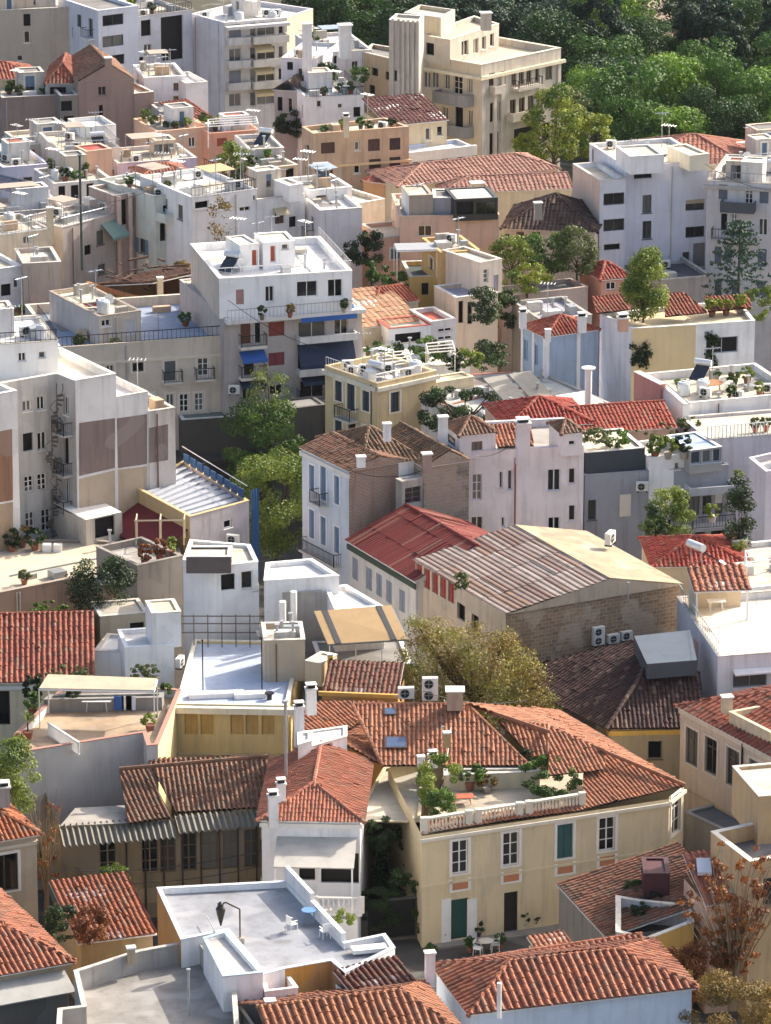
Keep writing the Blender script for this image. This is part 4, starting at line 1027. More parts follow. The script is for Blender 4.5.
for x, y, w_, h_, c_, l, k in ((28, 739, 28, 28, 'bright', 'spiky yucca in a pot at the front left of the pergola terrace', 'spiky'), (33, 715, 18, 22, 'mid', 'round leafy pot plant beside the pergola post', 'round'), (34, 704, 22, 30, 'dark', 'tall dark pot plant at the left end of the pergola', 'round'), (150, 730, 18, 16, 'bright', 'bright green pot plant at the terrace front right corner', 'round'), (160, 702, 24, 18, 'mid', 'leafy pot plant by the yellow parapet', 'round'), (74, 708, 16, 22, 'dark', 'dark pot plant under the middle of the pergola', 'round'), (20, 750, 12, 16, 'rust', 'small reddish pot plant on the left parapet of the pergola terrace', 'round')): potted(x, y, 8.5, w_, h_, l, c_, kind=k)
bush(70, 684, 9.5, 46, 18, 'grey green shrub growing along the top of the pergola', 'olive'); bush(146, 684, 9.0, 30, 20, 'round olive shrub behind the right end of the pergola', 'olive')
for i, (x, c_) in enumerate(((119, '3f62a8'), (127, 'e6e4e0'), (131, 'd2d6e6'))):
    m = MB(); m.box(-.3, -.02, 0, .3, .02, .9); o = m.build('laundry_sheet', paint(c_, .9, 0, .1)); o.location = P(x, 710, 8.6); tag(o, ['blue towel drying under the pergola', 'white sheet drying under the pergola', 'pale blue sheet hanging at the right end of the pergola washing'][i], 'laundry')
# ---- red tile roof left
b = bld('red_gable_house', 'cream house with a broad plain red tile roof at the left edge', 'house', (-90, 686), (95, 682), 8.5, d=13, ov=.25)
b.win('F', [(3, 708, 14, 34, 'n')], col='3a3430'); b.walls(W_CREAM); b.pitched(T_RED, 2.4, 'u', h0=0, h1=0, tw=.34, tl=.42, amp=.11); b.band('F', 8.05, .25, .1)
# ---- garden at left
tree(8, 838, 5, 64, 100, 'yellow green tree beside the blank terrace wall at the left edge', 'bright', trunk=.2); bush(113, 893, 3, 32, 30, 'bright leafy shrub in front of the dark verandah', 'bright')
bush(90, 942, 5.2, 40, 34, 'orange flowering bush beside the little yard roof', 'autumn'); bush(62, 938, 5, 34, 34, 'dark shrub between the yard roof and the hip house', 'dark')
bush(44, 870, 2.0, 16, 20, 'yellow leaved bush beside the framed window house', 'yellow')
def bare(px, py, z, w, h, label, n, tips, seed, col, leaf=.13, at=.0):
    r = random.Random(seed); k0 = P(px, py, z); k = ppm(k0); W, H = w / k, h / k / math.cos(RAD(20)); root = empty('bare_tree', k0, label, 'tree'); m = MB(); cl = []
    for i in range(n):
        a = r.uniform(0, 6.28); q = W * .5 * r.uniform(.15, 1); L = H * r.uniform(.6, 1); p = V((r.uniform(-.15, .15), r.uniform(-.15, .15), 0)); rr = .08
        e = V((q * math.cos(a), q * math.sin(a) * .6, L)); prev = p
        for s_ in range(1, 6):
            t = s_ / 5; c = p.lerp(e, t) + V((r.uniform(-.15, .15), r.uniform(-.1, .1), 0)) * t; c.x *= (.4 + .6 * t); m.bar(prev, c, rr, 0, 5, rr * .75); rr *= .75
            if s_ > 1:
                d = c + V((r.uniform(-.6, .6), r.uniform(-.5, .5), r.uniform(.2, .9))); m.bar(c, d, rr * .7, 0, 4, .012)
                if r.random() < tips: cl.append((tuple(d), (.28, .28, .2)))
            prev = c
    m.build('branches', paint('8a7458', .9, 0, .5), root)
    if cl: leafobj('crown', leaves(cl, len(cl) * 24, leaf, seed, .4), leafmat(*GREENS[col]), root)
    return root
bare(47, 915, 1.5, 46, 120, 'bare pale branched tree with a few orange leaves left of the verandah house', 14, .3, 4, 'autumn')
bare(732, 1010, 2, 110, 150, 'tall bare tree with scattered rusty leaves in front of the beige block', 60, .8, 9, 'autumn', .15)
bush(735, 1050, 3, 110, 75, 'rust and green foliage filling the bottom right corner', 'rust'); bush(690, 1000, 3, 60, 60, 'orange brown climber beside the end of the striped roof', 'autumn')
# ---- autumn tree in the middle
kA = ppm(P(476, 722, 5.3)); rA = random.Random(5)
CA = [((dx / kA, rA.uniform(-1.6, 1.6), dy / kA), (r0 / kA * 1.6, r0 / kA * 1.5, r0 / kA * 1.25)) for dx, dy, r0 in ((-52, 84, 15), (-60, 100, 9), (-30, 62, 18), (-38, 88, 13), (-8, 74, 16), (-12, 46, 20), (12, 62, 18), (28, 88, 11), (24, 72, 14), (38, 60, 17), (52, 40, 16), (64, 26, 14), (-52, 46, 16), (-64, 62, 12), (20, 34, 20), (-32, 26, 18), (4, 20, 20), (46, 18, 18), (76, 14, 10), (-70, 40, 9), (-56, 22, 14), (-20, 98, 8), (0, 92, 9), (-72, 78, 7), (30, 8, 16), (-10, 5, 16), (-45, 5, 14), (62, 5, 14))]
tree(476, 722, 5.3, 165, 108, 'large brown and yellow autumn tree in the centre between tiled roofs', 'brownish', trunk=.05, clumps=CA, dens=1.25, spread=.4)
# ------------------------------------------------------------------ helpers for the upper town
def patch(b, k, pxs, mat, name='wall_patch', out=.012):
    f = b.fm(k); q = [b.hit(k, x, y) for x, y in pxs]
    return MB().face([f(u, -out, z) for u, z in q], 0, [(u, z) for u, z in q]).build(name, mat, b.root)
def inpoly(p, pts):
    c = False
    for a, b in zip(pts, pts[1:] + pts[:1]):
        if (a.y > p.y) != (b.y > p.y) and p.x < (b.x - a.x) * (p.y - a.y) / (b.y - a.y) + a.x: c = not c
    return c
NOROOM = ('the pale sheet roofs before the blue house', 'the cluttered roof of the cream corner house', 'the lilac grey shed roof', 'the flat pinkish roof terrace', 'the crowded white roof terrace', 'the white modern block', 'the salmon pink house', 'the cream terrace above the brown wall', 'the white greenhouse terrace', 'the bluish deck by the brown fence', 'the pillared porch house', 'the dark shaded yard roof', 'the peach corner building', 'the white roof of the four storey block')
def kit(b, where, seed, **n):
    """small roof equipment spread over a flat roof: ac, ant, pipe, solar, tank, dish, pot"""
    r = random.Random(seed); pts = inset(b.pts, .7); xs = [p.x for p in pts]; ys = [p.y for p in pts]
    def rp():
        for _ in range(50):
            p = V((r.uniform(min(xs), max(xs)), r.uniform(min(ys), max(ys)), 0))
            if inpoly(p, pts): return p
        return V((sum(xs) / len(xs), sum(ys) / len(ys), 0))
    taken_ = []
    if b.z1 > 12: n['ant'] = n.get('ant', 0) + 1
    ang = math.atan2((b.pts[1] - b.pts[0]).y, (b.pts[1] - b.pts[0]).x)
    for i in range(r.choice((2, 3, 4))):
        p = rp(); MB().obox((p.x, p.y, b.rz), r.uniform(.25, .7), r.uniform(.15, .5), r.uniform(.25, .9), ang).build('roof_box', r.choice((wall('d2cdc6', .6), wall('b3aca2', .6), wall('c4a88c', .6), GALV)), b.root)
    for i in range(2):
        p = rp(); q = rp(); d_ = V((math.cos(ang), math.sin(ang), 0)); 
        if i: d_ = V((-d_.y, d_.x, 0))
        q = p + d_ * (q - p).dot(d_)
        if (q - p).length > .8 and inpoly(q, pts): MB().bar(p + V((0, 0, b.rz + .07)), q + V((0, 0, b.rz + .07)), .05, 0, 6).build('roof_pipe', GALV, b.root)
    for i in range(2):
        p = rp(); MB().obox((p.x, p.y, b.rz), r.uniform(.5, 1.2), r.uniform(.4, 1.0), .012, ang + r.uniform(-.2, .2)).build('roof_patch', flatroof(r.choice(('8a8680', 'b8b2a8', '6f6c68', 'c9bfae')), .6), b.root)
    for i in range(r.choice((1, 2, 2, 3))):
        k = r.choice((0, 0, 0, 1, 3)) % len(b.pts); a, e, n_, L = b.side(k); f = b.fm(k); u = r.uniform(.2, max(.3, L - .2))
        if all(not (o[0] - .15 < u < o[1] + .15) for o in b.open.get(k, [])):
            MB().bar(f(u, -.06, max(0, b.z0)), f(u, -.06, b.z1 - .2), .05, 0, 6).build('drainpipe', r.choice((GALV, wall('c9c2b8', .6), paint('7a5a4c', .7))), b.root)
    W_, D_ = (b.pts[1] - b.pts[0]).length, (b.pts[2] - b.pts[1]).length
    ux = V((math.cos(ang), math.sin(ang), 0))
    if where not in NOROOM and W_ > 3.6 and D_ > 3.5 and b.z1 > 10.5:
        for i in range(1 if W_ < 7 else 2):
            w_, d_, h_ = r.uniform(1.6, min(3.4, W_ * .5)), r.uniform(1.5, min(2.6, D_ * .45)), r.uniform(1.3, 2.3)
            for _ in range(30):
                p = rp(); vy = V((-ux.y, ux.x, 0)); q = [p - ux * w_ / 2 - vy * d_ / 2, p + ux * w_ / 2 - vy * d_ / 2, p + ux * w_ / 2 + vy * d_ / 2, p - ux * w_ / 2 + vy * d_ / 2]
                if all(inpoly(c, pts) for c in q): break
            else: continue
            if r.random() < .68:
                rm = Blk(b.root, q, b.rz, b.rz + h_, 'roof_room'); rm.o = b.o; rm.autowin('F', seed + i, .8, 1, w=.7, h=min(1.6, h_ - .5), gap=1.3, top=.3); rm.walls(r.choice((wall('dcd6ce', .5), wall('c9bfb2', .6), wall('d6c2aa', .5), wall('e2dedc', .4)))); rm.flat(r.choice((R_CREAM, R_WHITE, R_GREY, flatroof('a8604c', .5))), .06)
            else:
                m = MB(); z_ = V((0, 0, b.rz + h_ * .5 + .9)); qq = [c + z_ for c in q]; m.hexa(qq + [c + V((0, 0, .06)) for c in qq]); cn = m.build('sun_canopy', paint(r.choice(('d8d2c4', 'b8a078', '8c9aa8', 'a8988a', 'c9c9c6')), .8, 0, .3), b.root); m = MB()
                for c in q: m.bar(V((c.x, c.y, b.rz)), c + z_, .04)
                m.build('frame', GALV, cn)
            for c in (p,): taken_.append((c, max(w_, d_) * .6))
        if r.random() < .35: rail_on(b, (0, 1), .8, r.choice((PW, GALV, DKMETAL)), .35, t=.022)
    pts = inset(b.pts, .7); xs = [p.x for p in pts]; ys = [p.y for p in pts]; taken = []
    words_ = {'ac': 'grey white air conditioner standing on', 'ant': 'thin television antenna on', 'pipe': 'short metal vent pipe on', 'solar': 'solar water heater on', 'tank': 'pale water tank on', 'dish': 'white satellite dish on', 'pot': 'leafy pot plant on', 'hatch': 'small white roof hatch'}
    for kind, m in n.items():
        g = '%s %s' % ({'ac': 'air conditioners on', 'ant': 'antennas on', 'pipe': 'vent pipes on', 'solar': 'solar heaters on', 'tank': 'tanks on', 'dish': 'dishes on', 'pot': 'pot plants on', 'hatch': ''}[kind], where) if m > 1 else None
        for i in range(m):
            for _ in range(60):
                p = V((r.uniform(min(xs), max(xs)), r.uniform(min(ys), max(ys)), 0))
                if inpoly(p, pts) and all((p - q).length > .9 for q in taken) and all((p - c_).length > r_m for c_, r_m in taken_): break
            else: continue
            taken.append(p); wq = p + b.o; wq.z = b.rz
            if not -4 < proj(wq)[0] < 775 or proj(wq)[1] < -4: continue
            w = p + b.o; w.z = b.rz; px, py = proj(w); l = words_[kind] + ' ' + where
            if kind == 'ac': ac(px, py, b.rz, l, r.uniform(-.6, .6), group=g)
            elif kind == 'ant': antenna(px, py, b.rz, r.uniform(2, 3.4), l, g)
            elif kind == 'pipe': o = pole(px, py, b.rz, r.uniform(.6, 1.3), l, r=.09); tag(o, None, None, g)
            elif kind == 'solar': solar(px, py, b.rz, l, r.choice((-.5, .3, 2.4)), .9, g)
            elif kind == 'tank': o = tank(px, py, b.rz, l, r.uniform(.35, .5)); tag(o, None, None, g)
            elif kind == 'dish': dish(px, py, b.rz, l, .4, r.uniform(-1, 1), g)
            elif kind == 'pot': k = ppm(w); potted(px, py, b.rz, k * r.uniform(.6, 1.1), k * r.uniform(.7, 1.3), l, r.choice(('mid', 'dark', 'bright', 'olive')), group=g)
            elif kind == 'hatch': MB().obox(p + V((0, 0, b.rz)), .5, .4, .55, r.uniform(0, 1)).build('roof_hatch', wall('d8d4ce', .4), b.root)
def rail_on(b, ks, h=.9, mat=None, sp=.3, base=None, name='railing', t=.02):
    """bar railing along the given sides of a flat roof"""
    m = MB(); z = b.z1 if base is None else base
    for k in ks:
        a, e, n, L = b.side(k); f = b.fm(k)
        m.bar(f(0, .1, z + h), f(L, .1, z + h), .035); m.bar(f(0, .1, z + .1), f(L, .1, z + .1), .025)
        for i in range(int(L / sp) + 1): m.bar(f(i * sp, .1, z), f(i * sp, .1, z + h), t)
    return m.build(name, mat or PW, b.root)
# ------------------------------------------------------------------ white boxes behind the pergola
b = bld('white_stepped_house', 'windowless white stepped house with a cream topped stair tower behind the pergola', 'house', (125, 648), (174, 645), 10.3, yb=630)
b.walls(W_BRIGHT); b.flat(R_WHITE, .25, .2)
c = b.blk('stair_tower', (152, 614), (181, 612), 2.3, d=2.6, base=10.1); c.walls(W_WHITE); c.flat(flatroof('dcc8a0', .3), .05)
b = bld('white_low_annex', 'low white annex between the red gable roof and the stepped white house', 'building', (94, 651), (124, 653), 9.2, yb=634); b.walls(W_BRIGHT); b.flat(R_WHITE, .15)
m = MB(); b.hit('F', 100, 640)
b = bld('cream_arch_shed', 'small cream shed with a dark opening behind the white annex', 'shed', (100, 617), (148, 613), 9.8, d=3); b.win('F', [(137, 627, 14, 9, 'k')]); b.walls(W_CREAM); b.flat(flatroof('b9b0a0', .6), .05)
ac(180, 668, 8.6, 'air conditioner hung low beside the white stepped house', 1.3)
# ------------------------------------------------------------------ house with yellow shutters
b = bld('yellow_shutter_house', 'house with flat roof tinted blue for shade, row of yellow shutters under the eave', 'house', (176, 704), (288, 706), 8.8, yb=640)
for x in (191, 207, 237, 252, 268): b.win('F', [(x, 722, 13, 25, 's', 'c9a25c')])
b.walls(wall('dcc48c', .3)); b.flat(flatroof('b4bed0', .3), .15, .2, paint('e4dcc8', .6)); b.band('F', 8.35, .4, .5, wall('e6dcc4', .25)); b.band('F', 5.4, .25, .3, wall('c9b48c', .5), 'ledge')  # roof colour tinted pale blue to stand for the shadow on it
for i, (x, y) in enumerate(((205, 697), (228, 696), (250, 697))):
    m = MB(); m.box(-1.0, -.35, 0, 1.0, .35, .3); o = m.build('roof_skylight', PW); o.location = P(x, y, 8.66); o.rotation_euler = (0, 0, .15); tag(o, 'low white roof box along the front of the pale blue roof', 'roof box', 'low white boxes on the pale blue roof')
c = b.blk('beige_plant_room', (264, 641), (305, 640), 2.7, d=3.5); c.walls(wall('c2b096', .3)); c.flat(R_CREAM, .3)
kit(c, 'the beige plant room roof', 3, pipe=4, ac=2, dish=1)
c = b.blk('low_plant_room', (305, 661), (321, 664), 1.5, d=2); c.walls(wall('c9b79a', .3)); c.flat(R_CREAM, .05)
pole(203, 690, 8.65, 3.2, 'thin dark pole standing on the pale blue roof', r=.04, mat=DKMETAL); pole(270, 770, 4, 5.0, 'blackened flue in front of the yellow shutters', r=.16, mat=DKMETAL); pole(262, 690, 8.65, 3.4, 'thin pole at the corner of the beige plant room', r=.04, mat=DKMETAL)
# lattice fence behind blue roof
t = empty('roof_fence', P(220, 638, 9.4), 'dark post and rail fence along the back of the pale blue roof', 'fence'); a_, b_ = P(180, 640, 9.2) - V(t.location), P(264, 640, 9.2) - V(t.location); m = MB()
for z in (.5, 1.1, 1.6): m.bar(a_ + V((0, 0, z)), b_ + V((0, 0, z)), .04)
for i in range(7): p = a_.lerp(b_, i / 6); m.bar(p - V((0, 0, .5)), p + V((0, 0, 1.7)), .05)
m.build('rails', paint('5c5048', .7), t)
# ------------------------------------------------------------------ white terrace cube
b = pbld('white_terrace_cube', 'white cube house with a brown railed top and a planted terrace', 'house', [(183, 560), (214, 567), (258, 562), (250, 545), (190, 540)], 13.2)
b.win(1, [(228, 582, 14, 16, 'k'), (247, 580, 12, 18, 'n')]); b.walls(W_BRIGHT); b.flat(R_CREAM, .15)
c = b.blk('roof_room', (186, 557), (231, 557), 1.1, d=2.2); c.walls(paint('5a504c', .7, 0, .4)); c.flat(R_CREAM, .1)
b2 = bld('terrace_parapet_house', 'white parapet of the lower planted terrace in front of the white cube', 'building', (211, 593), (259, 592), 11.2, d=2.2); b2.walls(W_BRIGHT); b2.flat(R_WHITE, .8)
kit(b2, 'the lower terrace of the white cube', 4, pot=4)
# ------------------------------------------------------------------ white modern house and tan awning
b = pbld('white_modern_house', 'white modern house of stacked flat roofs behind the tan awning', 'house', [(264, 581), (339, 576), (312, 559), (266, 563)], 12.5)
b.win(0, [(287, 612, 8, 14, 't')]); b.walls(W_WHITE); b.flat(R_WHITE, .25, .25)
c = b.blk('front_terrace', (283, 594), (322, 592), .1, d=2.2, base=11.5); c.z0 = 5; c.walls(W_GREY); c.flat(R_BLUE, .9)
b2 = pbld('white_side_block', 'white side block with a bright flat roof next to the long red roofed house', 'building', [(335, 610), (384, 607), (346, 585), (325, 588)], 11.5); b2.walls(W_WHITE); b2.flat(R_WHITE, .2, .25)
for x, y, h in ((283, 640, 2.6), (294, 633, 2.8)): pole(x, y, 9.3, h, '%s white round flue in front of the white modern house' % ('left and lower' if x < 290 else 'right and taller'), r=.22, mat=PW, cap=False)
t = empty('tan_awning', P(360, 668, 8), 'large tilted tan awning with two dark stripes over a shaded terrace', 'awning'); o = V(t.location)
q = [P(328, 645, 10.2) - o, P(407, 640, 10.2) - o, P(391, 606, 11.6) - o, P(314, 612, 11.6) - o]; u_ = V((0, 0, .06))
MB().hexa(q + [p + u_ for p in q]).build('cover', paint('b8986c', .8, 0, .3), t)
for s0 in (.1, .8): m = MB(); a1, a2 = q[0].lerp(q[1], s0), q[0].lerp(q[1], s0 + .07); b1, b2_ = q[3].lerp(q[2], s0), q[3].lerp(q[2], s0 + .07); m.hexa([p + u_ * 1.1 for p in (a1, a2, b2_, b1)] + [p + u_ * 1.6 for p in (a1, a2, b2_, b1)]); m.build('stripe', paint('4a4a4e', .8), t)
m = MB()
for a_, b_ in zip(q, q[1:] + q[:1]): m.bar(a_, b_, .06)
m.build('frame', paint('5c5a58', .5), t)
for s0 in (.02, .35, .68, .98): a_ = q[0].lerp(q[1], s0); MB().bar(a_, (a_.x, a_.y, -.5), .05).build('post', paint('d8d4cc', .5), t)
b = bld('awning_terrace', 'shaded grey terrace wall under the tan awning with a leaning red tile strip', 'building', (322, 668), (412, 664), 8.8, d=5); b.win('F', [(345, 675, 14, 10, 'k')]); b.walls(wall('8f8c88', .4)); b.flat(R_GREY, .1)
b = bld('ochre_edge_roof', 'short red tile roof with an ochre fascia behind the air conditioners', 'house', (322, 694), (398, 697), 9.3, d=3.4); b.walls(W_OCHRE); b.shed(tilemat('7c4a38', '553428', .5), 1.0); b.band('F', 9.25, .25, .2, wall('d0a050', .2)); 
b.chim(330, 655, 10.6, 1.5, .3, wall('d6a850', .2), None)
# ------------------------------------------------------------------ long white house with dark red roof
b = bld('long_red_roof_house', 'long white house with a smooth dark red gable roof and five grey shutters', 'house', (344, 540), (414, 582), 9.5, d=9.4, ov=.25)
for x, y in ((355, 569), (369, 579), (379, 585), (389, 592), (402, 601)): b.win('F', [(x, y, 6, 22, 's', '8a909a')], rec=.1)
b.walls(wall('d4cfc8', .35), gable=b.pitched(tilemat('7c2a22', '682420', .1), 1.85, 'u', h0=0, h1=0, tw=.28, tl=2.0, amp=.035)); b.band('F', 8.9, .35, .12, paint('3c4a3c', .7)); 
# ------------------------------------------------------------------ stone hall
b = bld('stone_hall', 'rubble stone hall with a faded striped corrugated roof and a cream membrane slope', 'building', (413, 560), (505, 615), 10.5, d=13.2, ov=.12)
RUB = stone('a2866a', '806850', 'ac9a84', .5, .26, .5)
for i in range(5): b.win('F', [(419 + i * 8, 574 + i * 4.6, 6, 20, 's', '9c3a2c')])
b.win('F', [(461, 612, 8, 16, 'k'), (475, 622, 7, 14, 'k')])
a, e, n, L = b.side('R'); D = L
z1, up = b.z1, 1.25; q = [p + V((0, 0, z1)) for p in b.eave]; yr = .58
r1 = q[1].lerp(q[2], yr) + V((0, 0, up)); r0 = q[0].lerp(q[3], yr) + V((0, 0, up)); mb = MB()
tiles(mb, [q[1], r1, r0, q[0]], .42, 3.2, .05, 0, 6)
mb.build('corrugated_roof', tilemat('a89a90', '745448', .6), b.root)
m = MB(); m.hexa([q[2], q[3], r0, r1, *[p + V((0, 0, .1)) for p in (q[2], q[3], r0, r1)]]); m.build('membrane_roof', flatroof('a8977c', .7), b.root)
b.walls(wall('bfae98', .6), seg={1: RUB}, gable=[([q[1], q[2], r1], [(0, z1), (D, z1), (D * .58, z1 + up)])])
bs = b.root.children[-1]
for i, (x, y, fn) in enumerate(((596, 645, 2), (611, 643, 1), (624, 640, 1))):
    u, z = b.hit('R', x, y); w = b.fm('R')(u, -.28, z) + b.o; nn = b.side('R')[2]
    ac(0, 0, 0, ['tall double fan air conditioner on the rubble stone wall', 'middle small air conditioner on the rubble stone wall', 'rightmost small air conditioner on the rubble stone wall'][i], math.atan2(nn.y, nn.x) - math.pi / 2, fn, .8, pts=w)
pg = bush(461, 590, 10.7, 16, 18, 'tuft of green weeds growing in the gutter of the stone hall', 'olive')
pole(628, 600, 10.4, 1.1, 'thin bent pipe above the rubble stone wall', r=.04)
o = ac(610, 545, 11.2, 'boxy rooftop cooler at the top of the cream membrane roof', 1.2, w=1.05)
# ------------------------------------------------------------------ right white house with tiled pavilion
b = pbld('white_sun_terrace_house', 'bright white house with a wide sunny roof terrace and a little tiled pavilion', 'house', [(718, 657), (832, 648), (790, 589), (677, 597)], 10.1)
b.win(0, [(750, 680, 34, 14, 'w')], col='8a8a8a'); b.walls(W_WHITE, seg={3: wall('cfcbd2', .3)}); b.flat(flatroof('e3d8c6', .25), .45, .25)  # left wall gets a duller white, its shade put into the paint
c = b.blk('pavilion', (694, 592), (752, 590), 2.1, yb=577, ov=.15); c.rz = c.z1; c.walls(wall('d8c4a8', .3), sides=('K', 'L')); c.shed(T_ORANGE, .7, tw=.42, tl=.4, amp=.09)
for k in ('F',):
    f = c.fm(k); a, e, n, L = c.side(k)
    for u in (.08, L - .08): MB().bar(f(u, .1, c.z0), f(u, .1, c.z1), .09).build('post', W_WHITE, b.root)
table(716, 611, 9.65, 'small white table under the tiled pavilion', .6, PL_WHITE, True, .1, .35)
rail_on(b, (3,), .9, GALV, .5)
m = MB(); f = b.fm(0); m.hexa([f(1, -.5, 8.9), f(8, -.5, 8.9), f(8, -.02, 9.1), f(1, -.02, 9.1), f(1, -.5, 9.0), f(8, -.5, 9.0), f(8, -.02, 9.2), f(1, -.02, 9.2)]); m.build('awning_box', PW, b.root)
MB().obox(b.pl(702, 672, 7), .45, .4, 2.2, .2).build('gate_pier', wall('d0a08c', .3), b.root)
# ------------------------------------------------------------------ red hip roof with solar heater
b = bld('solar_red_house', 'low house with a red hip roof carrying a solar water heater behind the tiled pavilion', 'house', (650, 568), (752, 566), 10, d=6.5, ov=.2); b.walls(W_CREAM); b.pitched(tilemat('a8452e', '843022', .3), 1.1, 'u', tw=.3)
solar(702, 565, 10.3, 'solar water heater with a pale tank on the red hip roof', 2.2)
b = bld('pergola_roof_block', 'low white roof with bare metal pergola frames at the right edge', 'building', (752, 588), (830, 580), 10.2, d=9); b.walls(W_WHITE); b.flat(R_CREAM, .3); kit(b, 'the low white roof by the right edge', 5, pipe=2, ac=1, pot=2)
pergola('pergola', 'bare white metal pergola frame on the low white roof by the right edge', [(747, 566), (800, 560), (795, 545), (745, 550)], 12, 2, PW, PW, True, sp=1.0)
# ------------------------------------------------------------------ wall terrace left
b = pbld('retaining_wall_terrace', 'broad cream and grey roof terrace above a stained brown retaining wall, left', 'building', [(-50, 603), (74, 578), (93, 589), (180, 577), (180, 548), (95, 540), (-50, 540)], 8.8)
b.walls(wall('a08878', .8)); b.flat(flatroof('d2c2a8', .35), .15, .25, wall('b0a090', .6))
kit(b, 'the cream terrace above the brown wall', 8, pipe=4, pot=5)
tree(103, 624, 8, 62, 66, 'dense dark green tree against the brown retaining wall', 'dark', trunk=.1, n=3500, leaf=.2)
bush(50, 618, 8, 40, 16, 'low leafy shrub at the foot of the brown retaining wall', 'mid')
b2 = bld('planted_wall_block', 'grey concrete wall block topped with rusty plants left of the white cube', 'building', (137, 566), (183, 556), 10.8, d=5); b2.walls(wall('8d857c', .8)); b2.flat(R_CONC, .4)
for x, y, w_, l in ((145, 566, 14, 'autumn coloured pot plant on the left of the grey wall block'), (160, 561, 15, 'rust leaved pot plant in the middle of the grey wall block'), (172, 558, 10, 'green pot plant at the right of the grey wall block')): potted(x, y, 10.4, w_, 22, l, 'autumn' if x < 165 else 'bright')
t = empty('timber_frame', P(160, 545, 10.5), 'rough timber frame over the planted grey wall block', 'pergola'); m = MB()
for x in (-1.6, 0, 1.6): m.bar((x, 0, 0), (x, 0, 1.7), .06); m.bar((x, 1.5, 0), (x, 1.5, 1.7), .06); m.bar((x, 0, 1.7), (x, 1.5, 1.7), .05)
m.bar((-1.7, 0, 1.7), (1.7, 0, 1.75), .06); m.build('frame', paint('c2b090', .7), t)
# ------------------------------------------------------------------ left white apartment block
b = pbld('left_white_block', 'tall white apartment block with bare brown wall patches and a deep light well, left edge', 'apartment block', [(-70, 407), (17, 391), (0, 384), (57, 374), (75, 381), (116, 374), (61, 348), (-70, 360)], 19.7)
b.win(2, [(27, 406, 9, 11), (41, 403, 8, 14), (28, 442, 10, 18, 'k'), (42, 441, 9, 18), (29, 484, 9, 16, 'g'), (42, 482, 9, 17, 'g'), (30, 523, 9, 22, 'g'), (46, 520, 9, 22, 'g')], shut='8fa0b0')
b.win(3, [(66, 406, 5, 18), (66, 450, 5, 28, 'k'), (67, 494, 5, 26), (67, 530, 5, 18)])
b.walls(wall('dbd8d6', .35), seg={2: wall('c4bfb8', .5), 3: wall('b8b4b0', .5)}); b.flat(flatroof('e6dcc8', .3), .5, .25)
patch(b, 0, [(-10, 433), (12, 429), (13, 500), (-10, 504)], wall('8f6850', .7)); patch(b, 0, [(-10, 506), (13, 502), (13, 550), (-10, 553)], wall('a88f74', .5))
BR = wall('82706a', .9)
patch(b, 4, [(79, 423), (115, 418), (115, 468), (79, 476)], BR); patch(b, 4, [(79, 479), (115, 470), (115, 540), (79, 540)], wall('b9a68e', .5))
c = Blk(b.root, rect(b.pl(115.3, 397.5, 18), b.pl(148, 392, 18), 18, 7, None, b.o), 0, 18, 'stepped_wing'); c.walls(wall('dbd8d6', .3)); c.flat(R_WHITE, .4)
patch(c, 'F', [(116, 418.5), (147, 414), (147, 464), (116, 468.5)], BR); patch(c, 'F', [(116, 470), (147, 466), (147, 540), (116, 540)], wall('b9a68e', .5))
c = Blk(b.root, rect(b.pl(148.3, 412, 16.6), b.pl(175, 408, 16.6), 16.6, 6, None, b.o), 0, 16.6, 'low_wing'); c.walls(wall('cfc4ba', .5)); c.flat(R_CREAM, .4)
patch(c, 'F', [(149, 428), (168, 424), (168, 460), (149, 463)], BR); kit(c, 'the lower step of the left white block', 5, pot=2)
c = b.blk('penthouse', (-30, 347), (58, 341), 2.4, d=7); c.win('F', [(22, 357, 8, 9), (42, 355, 7, 7)]); c.walls(W_BRIGHT); c.flat(R_WHITE, .2); kit(c, 'the penthouse of the left white block', 6, ac=1, pipe=3, ant=2, tank=1)
f = b.fm(2); IRON = paint('6a645e', .6, .2, .4)
for xx, z0_, z1_ in ((52, 15.6, 18.4), (46, 13, 15.5), (50, 10.5, 13), (45, 8.5, 10.5)):
    m = MB(); u = b.hit(2, xx, 430)[0]; ps = []
    for i in range(11):
        a_ = i * .62; c0 = f(u + .45 * math.cos(a_), -.75 + .45 * math.sin(a_), z0_ + (z1_ - z0_) * i / 10); c1 = f(u, -.75, z0_ + (z1_ - z0_) * i / 10)
        m.bar(c1, c0, .09, 0, 4); ps.append(c0 + V((0, 0, .8)))
    m.path(ps, .025); m.bar(f(u, -.75, z0_ - .3), f(u, -.75, z1_ + .9), .05); m.build('spiral_stair', IRON, b.root)
for i, y in enumerate((430, 470, 508)): b.balc(3, 61, 73, y, .8, .12, 'bars', .9, wall('b8b4b0', .5))
